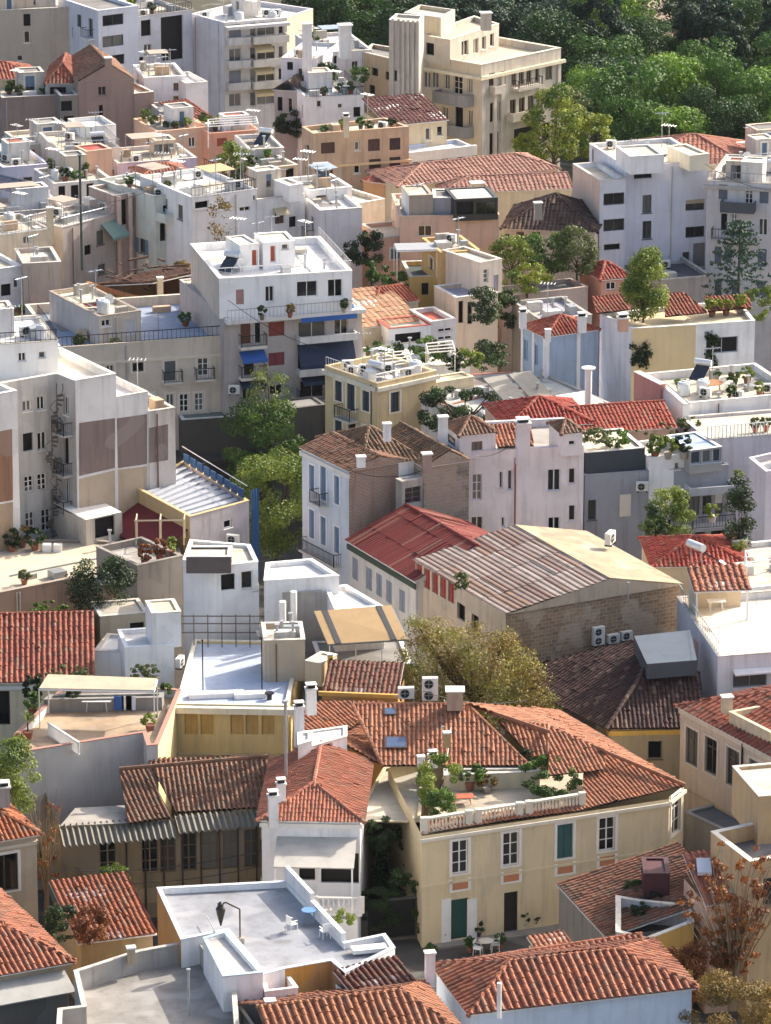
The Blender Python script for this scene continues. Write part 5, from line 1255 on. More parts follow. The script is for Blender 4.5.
# ------------------------------------------------------------------ metal roof terrace with blue screens
b = pbld('metal_roof_block', 'pale stained block with a striped metal roof and a dark red awning', 'building', [(190, 517), (249, 501), (184, 461), (134, 487)], 11.2)
b.win(0, [(228, 524, 8, 8, 'n')]); b.walls(wall('b8aeb0', .7), seg={3: wall('c2a878', .4)}); b.flat(flatroof('8c94a2', .3), .2, .2, wall('c9b080', .4))
m = MB(); q = inset(b.pts, .4); zz = b.rz + .12; nst = 9
for i in range(nst):
    a1, a2 = q[3].lerp(q[0], i / nst), q[3].lerp(q[0], (i + .55) / nst); c1, c2 = q[2].lerp(q[1], i / nst), q[2].lerp(q[1], (i + .55) / nst)
    m.hexa([V((p.x, p.y, b.rz + .01)) for p in (a1, a2, c2, c1)] + [V((p.x, p.y, zz)) for p in (a1, a2, c2, c1)])
m.build('metal_sheets', paint('a6a8ae', .6, 0, .4), b.root)
b.awn(3, 136, 188, 502, 2.6, 1.3, paint('6e1f24', .8, 0, .2))
b.side(3)
BLUE = paint('2c527f', .8, 0, .45)
f = b.fm(2); f1 = b.fm(1); L1 = b.side(1)[3]; m = MB()
for i in range(9): u = L1 * (.05 + i * .105); MB().hexa([f1(u, .1, 11.25), f1(u + L1 * .085, .1, 11.25), f1(u + L1 * .085, .16, 11.25), f1(u, .16, 11.25), f1(u, .1, 11.9), f1(u + L1 * .085, .1, 11.85), f1(u + L1 * .085, .16, 11.85), f1(u, .16, 11.9)]).build('blue_screen', BLUE, b.root)
MB().bar(f1(0, .13, 12.3), f1(L1, .13, 12.3), .04).build('rail', PW, b.root)
f = b.fm(0); L0 = b.side(0)[3]; m = MB(); N = 6
for i in range(N): m.face([f(L0 + .05 + .12 * i, -.15 + .06 * (i % 2), 5.5), f(L0 + .17 + .12 * i, -.15 + .06 * ((i + 1) % 2), 5.5), f(L0 + .17 + .12 * i, -.15 + .06 * ((i + 1) % 2), 12), f(L0 + .05 + .12 * i, -.15 + .06 * (i % 2), 12)])
m.build('blue_tarpaulin', BLUE, b.root)
ac(233, 545, 8.6, 'air conditioner below the blue tarpaulin on the stained block', -.2)
b2 = bld('dark_lean_to', 'rough open shed with sagging sheet roof under the dark red awning', 'shed', (86, 520), (122, 512), 10.5, d=4); b2.win('F', [(105, 527, 20, 20, 'k')]); b2.walls(wall('c4bcae', .6)); b2.shed(paint('8a8478', .7, 0, .5), .3, tiled=False)
for x, y, l in ((12, 552, 'dark leafy pot plant on the terrace at the left edge'), (22, 548, 'red flowered pot plant on the cream terrace'), (35, 551, 'pot plant with trailing leaves beside the two white boxes')): potted(x, y, 8.6, 20, 22, l, 'dark' if x != 22 else 'rust')
for x in (47, 58): o = MB().box(-.28, -.25, 0, .28, .25, .5).build('planter_box', PL_WHITE); o.location = P(x, 551, 8.65); tag(o, 'small white planter box at the edge of the shaded terrace', 'planter', 'white planter boxes on the cream terrace')
# ------------------------------------------------------------------ brick gable house
b = bld('brick_gable_house', 'townhouse tinted blue for shade, with tall blue shutters, mottled tile roof and bare brick gable', 'house', (299, 448), (348, 472), 13.6, d=5.0, ov=.15)
BL = '5c7896'
b.win('F', [(312, 478, 5, 26, 's', BL), (323.5, 483, 5.5, 34, 's', BL), (337, 490, 5, 28, 's', BL), (312, 524, 5, 28, 's', BL), (323.5, 531, 5, 28, 's', BL), (337, 540, 5, 26, 's', BL)], rec=.1, sur='d8dce0')
BRK = stone('96705c', '7c5c4c', 'a8968a', .28, .1)
b.walls(wall('c3ccd6', .3), seg={1: BRK}, gable=[(g[0], g[1]) for g in b.pitched(T_OLD, .75, 'u', h0=0, h1=0, yr=.5, tw=.3, amp=.085)])  # facade colour tinted blue to stand for its shade
gq = b.gables[1]; b.band('F', 13.1, .3, .14, wall('d6d4d0', .2)); b.balc('F', 319, 329, 500, .8, .12, 'bars', .9, sp=.14); b.balc('F', 307, 342, 548, .7, .12, 'bars', .9, sp=.16)
mb = MB(); mb.face([p + V((.02, -.02, 0)) for p in gq[0]], 0, gq[1]); mb.build('brick_gable', BRK, b.root)
b.chim(361, 457, 15, .7, .55, W_WHITE, None)
b = bld('grey_gable_house', 'tall narrow house with a windowless grey stone gable and a mossy brown roof', 'house', (423, 468), (471, 461), 13.5, d=7.5, ov=.1)
GST = stone('8a8078', '75695f', '978d84', .5, .26, .4)
b.walls(GST, gable=b.pitched(tilemat('7c5a40', '54402e', .8), 1.0, 'v', h0=0, h1=0, yr=.55, tw=.3, amp=.085)); b.chim(427, 454, 15.1, 1.3, .6, stone('94685a', '7c5448', 'a08c80', .25, .09), None)
b = bld('mossy_hip_house', 'small house with a wide mossy brown hip roof behind the brick gable', 'house', (362, 468), (424, 460), 13.6, d=8, ov=.2); b.walls(W_WHITE); b.pitched(tilemat('846244', '54402e', .8), 1.6, 'u', tw=.3, amp=.085); b.chim(387, 424, 16.6, 1.2, .5, W_WHITE, None)
b = bld('alley_canopy', 'white canopied passage squeezed between the brick gable and the grey gable', 'building', (402, 482), (424, 478), 12.7, d=.8); b.win('F', [(413, 495, 16, 16, 'g')], col='5a6068'); b.walls(W_GREY); b.flat(R_WHITE, .03)
# ------------------------------------------------------------------ lavender house
b = bld('lavender_house', 'tall pinkish white house with two small tiled turrets and scattered windows', 'house', (459, 452), (584, 446), 13.6, d=7)
b.win('F', [(477, 487, 10, 26, 'g'), (477, 524, 12, 15), (501, 480, 4, 17), (510, 480, 5, 20), (554, 480, 13, 22), (572, 476, 7, 16), (572, 513, 7, 16), (554, 524, 12, 14), (503, 522, 4, 10), (528, 470, 3, 0)][:9], col='d8d4d8', sur=None)
b.walls(wall('e2d8d8', .35)); b.flat(R_CONC, .5, .25, W_LAV, wall('e2d8d8', .3))
c = b.blk('turret', (458.5, 437), (498, 433), 1.7, d=3.2, ov=.12); c.win('F', [(477, 448, 11, 13)], col='7a4a3c'); c.win('L', [(450, 440, 10, 10, 'n')], col='6a8ab0'); c.walls(wall('e2dada', .3)); c.pitched(T_OLD, .9, 'u', tw=.28)
c = b.blk('right_turret', (561, 435), (584.5, 433), 1.6, d=3, ov=.1); c.win('F', [(572, 443, 7, 5, 'n')]); c.walls(wall('e2d8d8', .3)); c.pitched(T_OLD, .6, 'u', tw=.28)
b.chim(523, 423, 16.2, 3.0, .85, wall('dcd2d2', .3), 'pots'); mb = MB(); b.slope((497, 449), (535, 447), 13.8, 20, [(498, 448), (534, 446), (530, 422), (490, 425)], mb, .28, .4, .07); mb.build('roof_slope', [T_ORANGE, DARK], b.root)
b.chim(443, 417, 16, 2.2, .6, W_WHITE, None)
m = MB(); u, z = b.hit('F', 515, 480); f = b.fm('F'); m.bar(f(u, -.07, 0), f(u, -.07, 13), .06, 0, 6); m.build('drainpipe', paint('8a4a40', .6), b.root)
# ------------------------------------------------------------------ grey apartment building
b = bld('grey_balcony_block', 'grey apartment building with a dark slate attic, glazed roof room and leafy balconies', 'apartment building', (585, 476), (729, 465), 11.1, d=9)
b.win('F', [(694, 506, 11, 19, 'w'), (707, 505, 9, 19, 'w'), (719, 503, 8, 22, 'h', 'd8d6d2'), (667, 528, 8, 16, 'k'), (700, 540, 10, 16, 'k'), (718, 536, 14, 18, 'k'), (592, 510, 8, 20, 'n')], col='4a4e54')
b.walls(wall('9a9ca4', .5), seg={1: wall('9a9ca4', .4)}); b.flat(flatroof('9c988e', .5), .2)
c = b.blk('slate_attic', (585.5, 453), (645, 448), 1.75, d=5); c.walls(paint('3a4048', .7, 0, .3)); c.flat(R_CREAM, .1)
c = b.blk('white_bay', (650, 458), (689, 454), 3.6, d=4, base=8.5); c.win('F', [(677, 466, 5, 7, 'n')]); c.walls(W_BRIGHT); c.flat(R_CREAM, .3)
for x, l in ((655, 'left of three'), (668, 'middle of three'), (684, 'right of three')): potted(x, 459, 11.9, 18, 24, 'bushy terracotta pot plant, %s on the white bay of the grey building' % l, 'yellow' if x == 668 else ('dark' if x == 684 else 'bright'))
c = b.blk('glazed_roof_room', (690, 451), (722, 447), 1.7, d=4); c.win('F', [(696, 457, 10, 14, 'n'), (707, 456, 9, 14, 'n'), (717, 455, 8, 14, 'n')], col='a8b4c0', glass=glassmat('22323c', .1)); c.walls(GREY); c.flat(paint('9fb4d0', .3, 0, .1), .04)
b.balc('F', 684, 729, 488, 1.4, .2, 'solid', .35, wall('b4b6bc', .4)); b.balc('F', 686, 729, 524, 1.4, .2, 'bars', .9, wall('a4a6ac', .4), sp=.2)
m = MB(); u0, z = b.hit('F', 625, 505); f = b.fm('F'); m.hexa([f(u0 - .4, -.12, z - .8), f(u0 + .4, -.12, z - .8), f(u0 + .4, -.01, z - .8), f(u0 - .4, -.01, z - .8), f(u0 - .4, -.12, z + .8), f(u0 + .4, -.12, z + .8), f(u0 + .4, -.01, z + .8), f(u0 - .4, -.01, z + .8)]); m.build('wall_panel', paint('d8d0c0', .6), b.root)
w = f(*[b.hit('F', 640, 490)[0], -.5, b.hit('F', 640, 490)[1]]); ac(0, 0, 0, 'air conditioner high on the wall of the grey balcony building', 0, pts=w + b.o)
for x, y, w_, h_, l, c_ in ((597, 448, 26, 20, 'round olive bush on the roof of the slate attic', 'olive'), (617, 446, 30, 17, 'wide green bush on the slate attic roof', 'mid')): bush(x, y, 12.7, w_, h_, l, c_)
tree(668, 562, 6, 46, 74, 'sunlit yellow green tree growing up past the leafy balconies', 'bright', trunk=.12, n=3200, leaf=.2); bush(655, 540, 9, 24, 36, 'dark shrub behind the sunlit balcony tree', 'dark')
potted(712, 522, 8.5, 18, 18, 'bright trailing pot plant on the lower balcony of the grey building', 'bright')
b = pbld('white_corner_house', 'pale lavender white house with blank walls at the right edge', 'house', [(766, 472), (850, 460), (830, 440), (749, 458)], 14); b.walls(W_LAV); b.flat(R_WHITE, .4); kit(b, 'the lavender white house at the right edge', 3, pipe=2, pot=2)
tree(739, 560, 9, 28, 84, 'dark narrow tree in the gap beside the lavender white house', 'dark', 'column', trunk=.1); bush(738, 478, 12, 10, 8, 'bright green bush at the top of the gap beside the lavender white house', 'bright')
# ------------------------------------------------------------------ cream corner house with dark shutters
b = bld('cream_corner_house', 'cream neoclassical corner house with dark shutters, an iron balcony and a cluttered white roof', 'house', (325, 366), (377, 384), 12.4, d=5.6)
SH = '2a343c'
b.win('F', [(338.6, 391, 7, 20, 's', SH), (351, 397, 8, 26, 's', SH), (366, 401, 7, 20, 's', SH), (338.6, 427, 7, 18, 's', SH), (352, 431, 8, 18, 'k'), (366, 436, 7, 18, 's', SH)], rec=.1, sur='e6dcc8'); b.win('R', [(395, 402, 9, 20, 's', SH)], sur='e6dcc8')
b.walls(wall('d0ba90', .35)); b.flat(R_WHITE, .4); b.band('F', 11.8, .3, .2, wall('e2d8c4', .3)); b.band('R', 11.8, .3, .2, wall('e2d8c4', .3)); b.balc('F', 343, 359, 415, .9, .14, 'bars', .95, sp=.15)
kit(b, 'the cluttered roof of the cream corner house', 21, ac=5, pipe=4, tank=2, ant=2, solar=1); rail_on(b, (0, 1), .7, PW, .3)
b = pbld('cream_rear_terrace', 'flat pinkish roof terrace with a brown edged wall behind the long hedge', 'building', [(400, 393), (446, 406), (532, 386), (514, 372), (440, 376)], 10.5)
b.win(0, [(411, 412, 6, 22, 's', '4c6a78')]); b.walls(W_WHITE); b.flat(flatroof('c4b0a0', .35), .25, .25, wall('b0705c', .5)); kit(b, 'the flat pinkish roof terrace', 9, pipe=3)
tree(460, 430, 9.6, 92, 40, 'long dark hedge tree below the pinkish roof terrace', 'dark', trunk=.05, n=2600, leaf=.24, name='hedge', cat='hedge')
b = bld('cream_ledge', 'narrow cream ledge wall between the corner house and the pinkish terrace', 'building', (412, 387), (474, 377), 11.4, d=1.6); b.walls(W_CREAM); b.flat(flatroof('ddd0b0', .3), .05)
# ------------------------------------------------------------------ red roofs and glass roofs behind
b = bld('long_brick_red_roof', 'long low house with a brick red roof falling into shade at its right end', 'house', (572, 435), (678, 428), 12.5, d=7, ov=.15); b.walls(W_PINK, gable=b.pitched(tilemat('9c4630', '7c3424', .2), 1.0, 'u', h0=0, h1=0, tw=.3, amp=.05))
b = bld('red_hip_behind', 'red hip roofed house behind the orange slope of the lavender house', 'house', (505, 430), (596, 424), 12.9, d=6.5, ov=.15); b.walls(W_PINK); b.pitched(tilemat('9c3a2a', '7a2c20', .25), 1.3, 'u', tw=.3); 
for x in (472, 484, 499): b.chim(x, 413 + (x - 472) * .1, 15.6, 1.5, .5, W_WHITE, 'pots') if False else None
b = bld('glass_shed_roof', 'low workshop with pale sheet roofs and dark glass panels in front of the blue house', 'building', (490, 424), (612, 404), 10.6, d=9); b.walls(W_GREY); b.flat(flatroof('c9c6bc', .5), .12)
f = b.fm('F'); L0 = b.side('F')[3]; D0 = b.side('R')[3]
for i in range(2):
    m = MB(); u = 3.5 + i * 2.2; m.hexa([f(u, 3.2, 10.6), f(u + 1.9, 3.2, 10.6), f(u + 1.9, 6.8, 11.8), f(u, 6.8, 11.8), f(u, 3.2, 10.7), f(u + 1.9, 3.2, 10.7), f(u + 1.9, 6.8, 11.9), f(u, 6.8, 11.9)]); m.build('glass_panel', paint('948e82', .6, 0, .5), b.root)
for i in range(5):
    m = MB(); v = .3 + i * .55; m.hexa([f(.5, v, 10.55), f(L0 - .5, v, 10.55), f(L0 - .5, v + .4, 10.55), f(.5, v + .4, 10.55), f(.5, v, 10.7 + .05 * i), f(L0 - .5, v, 10.7 + .05 * i), f(L0 - .5, v + .4, 10.78 + .05 * i), f(.5, v + .4, 10.78 + .05 * i)]); m.build('roof_sheet', paint('d6d6d2', .5, .1, .3), b.root)
kit(b, 'the pale sheet roofs before the blue house', 13, pipe=5, ac=2)
pole(588, 408, 10.6, 3.0, 'thick round flue with a cowl before the blue house', r=.28, mat=PW)
b = bld('blue_hip_house', 'pale blue house with white pilasters and a small red hip roof', 'house', (519, 326), (545, 338), 13.7, d=4.9, ov=.15)
b.win('F', [(526, 350, 4, 20, 's', '8fa4bc'), (536, 355, 4, 20, 's', '8fa4bc')]); b.walls(wall('9fb0c6', .35)); b.pitched(tilemat('9c4a34', '74301f', .35), 1.0, 'u', tw=.28)
f = b.fm('F'); L0 = b.side('F')[3]
for u in (.15, L0 * .5, L0 - .15): MB().hexa([f(u - .15, -.06, 0), f(u + .15, -.06, 0), f(u + .15, 0.05, 0), f(u - .15, 0.05, 0), f(u - .15, -.06, 13.6), f(u + .15, -.06, 13.6), f(u + .15, .05, 13.6), f(u - .15, .05, 13.6)]).build('pilaster', W_WHITE, b.root)
f = b.fm('R'); L0 = b.side('R')[3]
for u in (.15, L0 * .62): MB().hexa([f(u - .15, -.06, 0), f(u + .15, -.06, 0), f(u + .15, 0.05, 0), f(u - .15, 0.05, 0), f(u - .15, -.06, 13.6), f(u + .15, -.06, 13.6), f(u + .15, .05, 13.6), f(u - .15, .05, 13.6)]).build('pilaster', W_WHITE, b.root)
b.chim(523, 313, 15.2, 1.2, .5, W_WHITE); b.chim(582, 317, 15.0, 1.2, .6, W_WHITE); b.chim(548, 330, 14.9, .9, .4, W_WHITE, None)
# ------------------------------------------------------------------ white block with cream front
b = pbld('cream_front_block', 'white sided block with a plain cream front wall and red tiled rear roofs', 'building', [(632, 329), (696, 325), (755, 321), (738, 300), (600, 314)], 14.6)
b.win(1, [(722, 345, 32, 16, 'w')], col='9aa0a8'); b.walls(W_WHITE, seg={0: wall('cfb98e', .15), 4: wall('dedade', .35)}); b.flat(flatroof('d2bd9a', .3), .25)
T_REAR = [T_RED, DARK]
mb = MB(); b.slope((596, 314), (632, 309), 14.9, 22, [(596, 314), (630, 310), (624, 294), (592, 297)], mb, .3, .4, .07); mb.build('rear_roof', T_REAR, b.root); mb = MB(); b.slope((664, 318), (708, 313), 14.9, 22, [(665, 317), (708, 313), (684, 293), (664, 294)], mb, .3, .4, .07); mb.build('rear_roof', T_REAR, b.root); mb = MB(); b.slope((708, 312), (752, 308), 14.9, 16, [(708, 312), (752, 308), (748, 295), (704, 297)], mb, .3, .4, .07)
mb.build('rear_roof', T_REAR, b.root)
for x, y in ((712, 316), (726, 315), (740, 313)): potted(x, y, 14.4, 16, 18, 'yellow green pot plant in the row on the cream fronted block', 'yellow', group='row of yellow green pot plants on the cream fronted block')
b.chim(623, 318, 16, 1.0, .7, wall('c49a84', .3)); 
tree(643, 323, 14.3, 40, 72, 'tall bright green conical tree standing behind the cream front wall', 'bright', 'column', trunk=.06, dens=2)
vine(b, 0, 632, 650, 345, 366, 'dark', 700, 'dark creeper at the foot of the cream front wall'); vine(b, 1, 706, 716, 335, 366, 'dark', 500, 'creeper climbing beside the wide shuttered window', seed=5)
b = bld('white_cluttered_terrace', 'white roof terrace crowded with garden furniture beyond the brick red roof', 'building', (683, 404), (800, 393), 13.4, yb=374); b.walls(W_WHITE, seg={3: W_WHITE}); b.flat(R_CREAM, .5, .25); kit(b, 'the crowded white roof terrace', 31, pot=6, ac=3, pipe=3, tank=2, solar=1)
table(712, 392, 12.9, 'brown table on the crowded white roof terrace', .8, paint('a06a3a', .6)); plastic_chair(725, 390, 12.9, 'white plastic chair beside the brown table on the crowded roof terrace', .5, PL_WHITE)
b2 = bld('pink_side_wall', 'pink side wall with a red edge between the cream block and the crowded terrace', 'wall', (634, 372), (660, 385), 13.8, d=.5); b2.walls(wall('c48a80', .4)); b2.flat(wall('a86258', .3), .05)
b3 = bld('white_party_wall', 'long white party wall dropping in front of the crowded terrace', 'wall', (660, 384), (683, 404), 13.6, d=.5); b3.walls(W_BRIGHT); b3.flat(W_BRIGHT, .02)
b = bld('balustrade_terrace', 'white terrace with a long slatted balustrade and orange pots at the right edge', 'building', (708, 440), (820, 431), 12.6, d=6); b.walls(W_LAV); b.flat(R_CREAM, .15); rail_on(b, (0,), .95, PW, .28, t=.05)
for x, y in ((755, 432), (766, 431)): potted(x, y, 12.5, 12, 14, 'orange pot with a small plant on the balustrade terrace', 'olive', 'b0603a', group='orange pots on the balustrade terrace')
bush(690, 430, 12, 26, 14, 'flowering bush at the left end of the balustrade terrace', 'olive'); bush(655, 436, 12, 60, 10, 'low strip of shrubs along the brick red eave', 'olive')
# street trees in the dark gap on the left of centre
tree(265, 500, 2, 76, 100, 'large green street tree in front of the dark shopfronts', 'mid', trunk=.15, n=5200, leaf=.24)
tree(276, 562, 1, 96, 108, 'sunny yellow green tree beside the brick gable house', 'bright', trunk=.12, n=5200, leaf=.22)
tree(292, 470, 3, 40, 70, 'dark tree behind the yellow green one next to the townhouse', 'dark', trunk=.1, n=2600); tree(270, 428, 7.2, 44, 60, 'thin pale street tree in front of the four storey block', 'yellow', trunk=.2, n=900, leaf=.2); tree(180, 440, 5, 16, 36, 'small yellow tree behind the left white block', 'yellow', trunk=.15)

# overhead cables
for i, (pts_, l) in enumerate((([(60, 205, 17), (150, 190, 17)], 'long sagging cable over the white roofs at the left'), ([(228, 300, 17), (325, 350, 14)], 'cable from the four storey block to the cream corner house'), ([(471, 455, 14), (517, 440, 14.5)], 'looped black cable across the lavender house wall'), ([(60, 870, 6), (262, 850, 6)], 'upper black cable strung along the dark verandah'), ([(60, 882, 5), (262, 866, 5)], 'lower black cable strung along the dark verandah'), ([(349, 470, 14), (424, 470, 14)], 'cable between the brick gable and the grey gable'), ([(700, 160, 18), (771, 190, 17)], 'cable in front of the cream balcony block'), ([(420, 690, 11), (528, 700, 9)], 'thin cable over the terracotta roof ridge'))):
    wire('overhead_cable', pts_, l, .022, .5)
# ------------------------------------------------------------------ cream street front and the four storey block
b = bld('cream_street_house', 'long cream three storey house with small iron balconies and a recessed roof terrace', 'house', (58, 348), (227, 336), 13.1, d=13)
b.win('F', [(138, 367, 11, 9, 'k'), (170, 371, 11, 20, 's', '5a5e5c'), (203, 367, 11, 18, 'g'), (150, 400, 8, 12), (170, 401, 8, 14), (184, 403, 9, 18, 'g'), (199, 402, 9, 18, 'g'), (110, 372, 8, 14)], sur='d8ccbc')
b.walls(wall('cdbfae', .35)); b.flat(flatroof('8f9bb0', .3), .7, .25, wall('d6c8b4', .3)); b.band('F', 11.6, .2, .12, wall('d8ccb8', .3)); b.balc('F', 162, 181, 381, .8, .12, 'bars', .9, sp=.2); b.balc('F', 194, 213, 378, .8, .12, 'bars', .9, sp=.2)
c = b.blk('penthouse', (99, 317), (141, 311), 2.3, d=8.7); c.win('F', [(106, 323, 9, 7), (131, 327, 11, 16, 'D', 'c9c6c4')]); c.walls(wall('d3c3b0', .35), seg={3: wall('cfc4bc', .4)}); c.flat(flatroof('dcd0b4', .35), .25, .2, wall('9a8c80', .5)); kit(c, 'the cream penthouse roof', 5, pipe=3, dish=1, tank=1)
kit(b, 'the bluish terrace of the cream street house', 15, pot=4)
b = bld('ruined_roof_house', 'derelict house with a collapsed brown tile roof and exposed earth walls', 'ruin', (91, 286), (153, 304), 12, d=7.5); b.walls(wall('a07c58', .9)); b.shed(tilemat('84583e', '583a2a', .6), 1.7, 'R', tw=.35, tl=.5, amp=.12); b.band('F', 12.02, .3, .3, wall('c07a48', .5)); b.chim(160, 278, 14.2, 2.2, .45, W_CREAM, 'cap')
r_ = random.Random(8); m = MB(); f = b.fm('F')
for i in range(24): p = f(r_.uniform(.5, 6), r_.uniform(.5, 7), 0); p.z = 12.4 + p.x * 0 + r_.uniform(.2, 1.2); MB().obox(p, r_.uniform(.3, 1.2), r_.uniform(.05, .1), r_.uniform(.06, .14), r_.uniform(0, 3)).build('rafter', paint('4a3022', .9, 0, .6), b.root)
m = None; bush(180, 300, 9.5, 26, 40, 'brown dry creeper over the end wall of the collapsed roof', 'rust')
b = bld('four_storey_block', 'grey four storey apartment block with blue awnings and a white set back top floor', 'apartment block', (224, 318), (362, 306), 14.8, d=12)
AW = paint('2a5aa0', .8, 0, .15); AWD = paint('22304a', .8, 0, .15)
b.win('F', [(246, 334, 12, 22, 'D', '6a3a2a'), (258, 333, 7, 22, 'n'), (249, 366, 10, 18, 'k'), (247, 393, 9, 14), (276.5, 329, 16, 14, 's', '8e3a2c'), (276.5, 359, 16, 13, 's', '84303a'), (276, 390, 13, 11), (312, 329, 28, 17, 'w'), (341, 326, 14, 17, 'w'), (325, 358, 54, 24, 'k'), (312, 389, 24, 18, 'w'), (337, 388, 20, 18, 'k')], col='d8d4cc')
b.walls(wall('b3aaa6', .35), seg={1: wall('a89e98', .4)}); b.flat(R_CREAM, .05)
b.band('F', 14.5, .3, 1.0, wall('d8d4d2', .3), 'slab', 0, b.side('F')[3]); b.balc('F', 238, 264, 345, .9, .2, 'bars', .9, sp=.2); b.balc('F', 238, 264, 376, .9, .2, 'bars', .9, sp=.2); b.balc('F', 296, 354, 339, 1.0, .2, 'solid', .35, wall('d2cecc', .3)); b.balc('F', 296, 354, 371, 1.0, .25, 'solid', .3, wall('c8c4c0', .3)); b.balc('F', 296, 354, 399, 1.0, .25, 'bars', .9, wall('c8c4c0', .3), sp=.2)
b.awn('F', 297, 353, 309, 1.0, .5, AW, val=.35); b.awn('F', 297, 353, 345, .9, 1.5, AWD, val=.3); b.awn('F', 239, 264, 352, 1.0, .5, AW, val=.2); b.awn('F', 300, 330, 376, .9, .4, AWD); b.awn('F', 239, 264, 381, .9, .35, AWD)
c = b.blk('top_floor', (219, 279), (352, 271), 3.1, d=11); c.win('F', [(240, 297, 8, 15, 's', 'b88a80'), (269.5, 294, 9, 16, 'w'), (307, 289, 21, 16, 'w'), (335, 288, 15, 18, 'w')]); c.walls(W_BRIGHT, seg={3: wall('c9bcae', .4)}); c.flat(flatroof('e6e2de', .25), .5, .3, PW)
d_ = Blk(b.root, rect(c.pl(240, 246, c.rz + 2), c.pl(259, 244, c.rz + 2), c.rz + 2, 3, None, c.o), c.rz, c.rz + 2, 'stair_head'); d_.win('F', [(254.7, 258, 6, 17, 'D', '9a3a24')]); d_.walls(W_BRIGHT); d_.flat(R_WHITE, .05)
d_ = Blk(b.root, rect(c.pl(263, 243, c.rz + 2.1), c.pl(295, 241, c.rz + 2.1), c.rz + 2.1, 3, None, c.o), c.rz, c.rz + 2.1, 'lift_house'); d_.win('F', [(273, 254, 6, 17, 'D', '9a3a24'), (285, 247, 7, 6, 'n')]); d_.walls(W_BRIGHT); d_.flat(R_CREAM, .05)
rail_on(c, (0, 1), .8, PW, .5); kit(c, 'the white roof of the four storey block', 9, ant=3, pipe=3, solar=1, dish=2)
f = b.fm('F'); L0 = b.side('F')[3]; m = MB()
m.bar(f(0, -.95, 15.6), f(L0, -.95, 15.6), .03)
for i in range(int(L0 / .3)): m.bar(f(i * .3, -.95, 14.8), f(i * .3, -.95, 15.6), .018)
m.build('terrace_railing', GREY, b.root)
for x, l in ((262, 'leafy pot plant at the left of the top floor balcony'), (290, 'red flowering pot plant in the middle of the top floor balcony'), (344, 'pot plant at the right end of the top floor balcony')): potted(x, 320 - (x - 262) * .09, 14.85, 9, 14, l, 'rust' if x == 290 else 'dark')
ac(234, 395, 9, 'air conditioner on the lower left wall of the four storey block', 0)
b = bld('shop_canopy', 'long green grey shop canopy at the foot of the cream street house', 'canopy', (182, 420), (292, 413), 7.2, d=1.8); b.walls(wall('4a4640', .6)); b.flat(paint('6f7a70', .7, 0, .4), .05)
b = bld('grey_shop_canopy', 'grey awning over the shopfront below the four storey block', 'canopy', (284, 410), (326, 405), 8.5, d=2.5); b.walls(wall('6a6460', .6)); b.flat(paint('98948f', .7, 0, .4), .05)
b = bld('dark_shop_roof', 'low dark roof with glass panels behind the blue screens', 'building', (176, 470), (262, 452), 4.5, d=10); b.walls(wall('3a3632', .5)); b.flat(paint('3a3a38', .6, 0, .4), .1)
# ------------------------------------------------------------------ left grey and white boxes
def simple(name, label, A, B, H, d, wm, rm, wins=(), ph=.3, cat='house', eq=None, cop=None, seg=None, **kw):
    b = bld(name, label, cat, A, B, H, d=d)
    if wins: b.win('F', list(wins), **kw)
    if cat != 'wall' and cat != 'fence' and H > 10:
        sd = int(abs(A[0] * 3 + A[1] * 7))
        b.autowin('F', sd, .5 if not wins else .3); b.autowin('R', sd, .4); b.autowin('L', sd, .4)
    b.walls(wm, seg=seg); b.flat(rm, ph, .22, cop)
    if eq: kit(b, eq[0], eq[1], **eq[2])
    return b
b = simple('beige_box_house', 'plain beige flat roofed box house with a white left wing and brown fence', (23, 264), (61, 262), 14, 5, wall('c4b2a2', .4), R_CREAM, eq=('the plain beige box house', 3, dict(pipe=2, ant=1)))
simple('white_left_box', 'white box house with a dark doorway cut by the left edge above the brown fence', (-30, 273), (23, 266), 13.6, 5, W_WHITE, R_CREAM, [(6, 290, 10, 12, 'k'), (16, 283, 5, 10)])
b = simple('brown_fence', 'brown timber board fence below the beige box house', (-30, 312), (50, 306), 11, .3, paint('7a5238', .8, 0, .5), paint('7a5238', .8, 0, .5), ph=.02, cat='fence')
simple('blue_left_terrace', 'low roof terrace with a bluish deck in front of the brown fence', (-30, 335), (60, 330), 10.5, 8, W_WHITE, flatroof('8a94a8', .3), eq=('the bluish deck by the brown fence', 4, dict(tank=1, pot=3, pipe=2)))
simple('cream_window_house', 'small cream house with one double window above the beige box house', (-12, 237), (51, 229), 14.5, 6, wall('dccdb4', .4), R_CREAM, [(27, 240, 8, 8)], eq=('the small cream window house', 7, dict(pipe=2, ant=1, tank=1)))
b = simple('grey_ledge_house', 'grey rendered house with a broad cream roof ledge and a green awning', (62, 228), (118, 214), 14, 5, wall('b5a9a0', .5), flatroof('dcd0c0', .35), [(53, 240, 6, 16, 'k'), (88, 250, 7, 10, 'k')], eq=('the broad cream ledge roof', 8, dict(pipe=3, ac=1)))
b.awn('F', 101, 118, 224, 1.4, 1.0, paint('7d9488', .8)); b.chim(50, 208, 17, 3, .5, W_CREAM, None)
pole(82, 270, 11, 9.5, 'tall slender dark green lamp post rising beside the grey ledge house', 'street_lamp', 'street lamp', .1, paint('3c4a4a', .5, .3))
b = simple('column_ruin', 'narrow pinkish ruin with tall bare columns and dark gaps', (114, 196), (152, 190), 15.6, 4, wall('bfa596', .6), R_CREAM, [(124, 212, 5, 26, 'k'), (132, 212, 5, 28, 'k'), (148, 206, 6, 16, 'k'), (148, 226, 6, 14, 'k')])
f = b.fm('F'); L0 = b.side('F')[3]
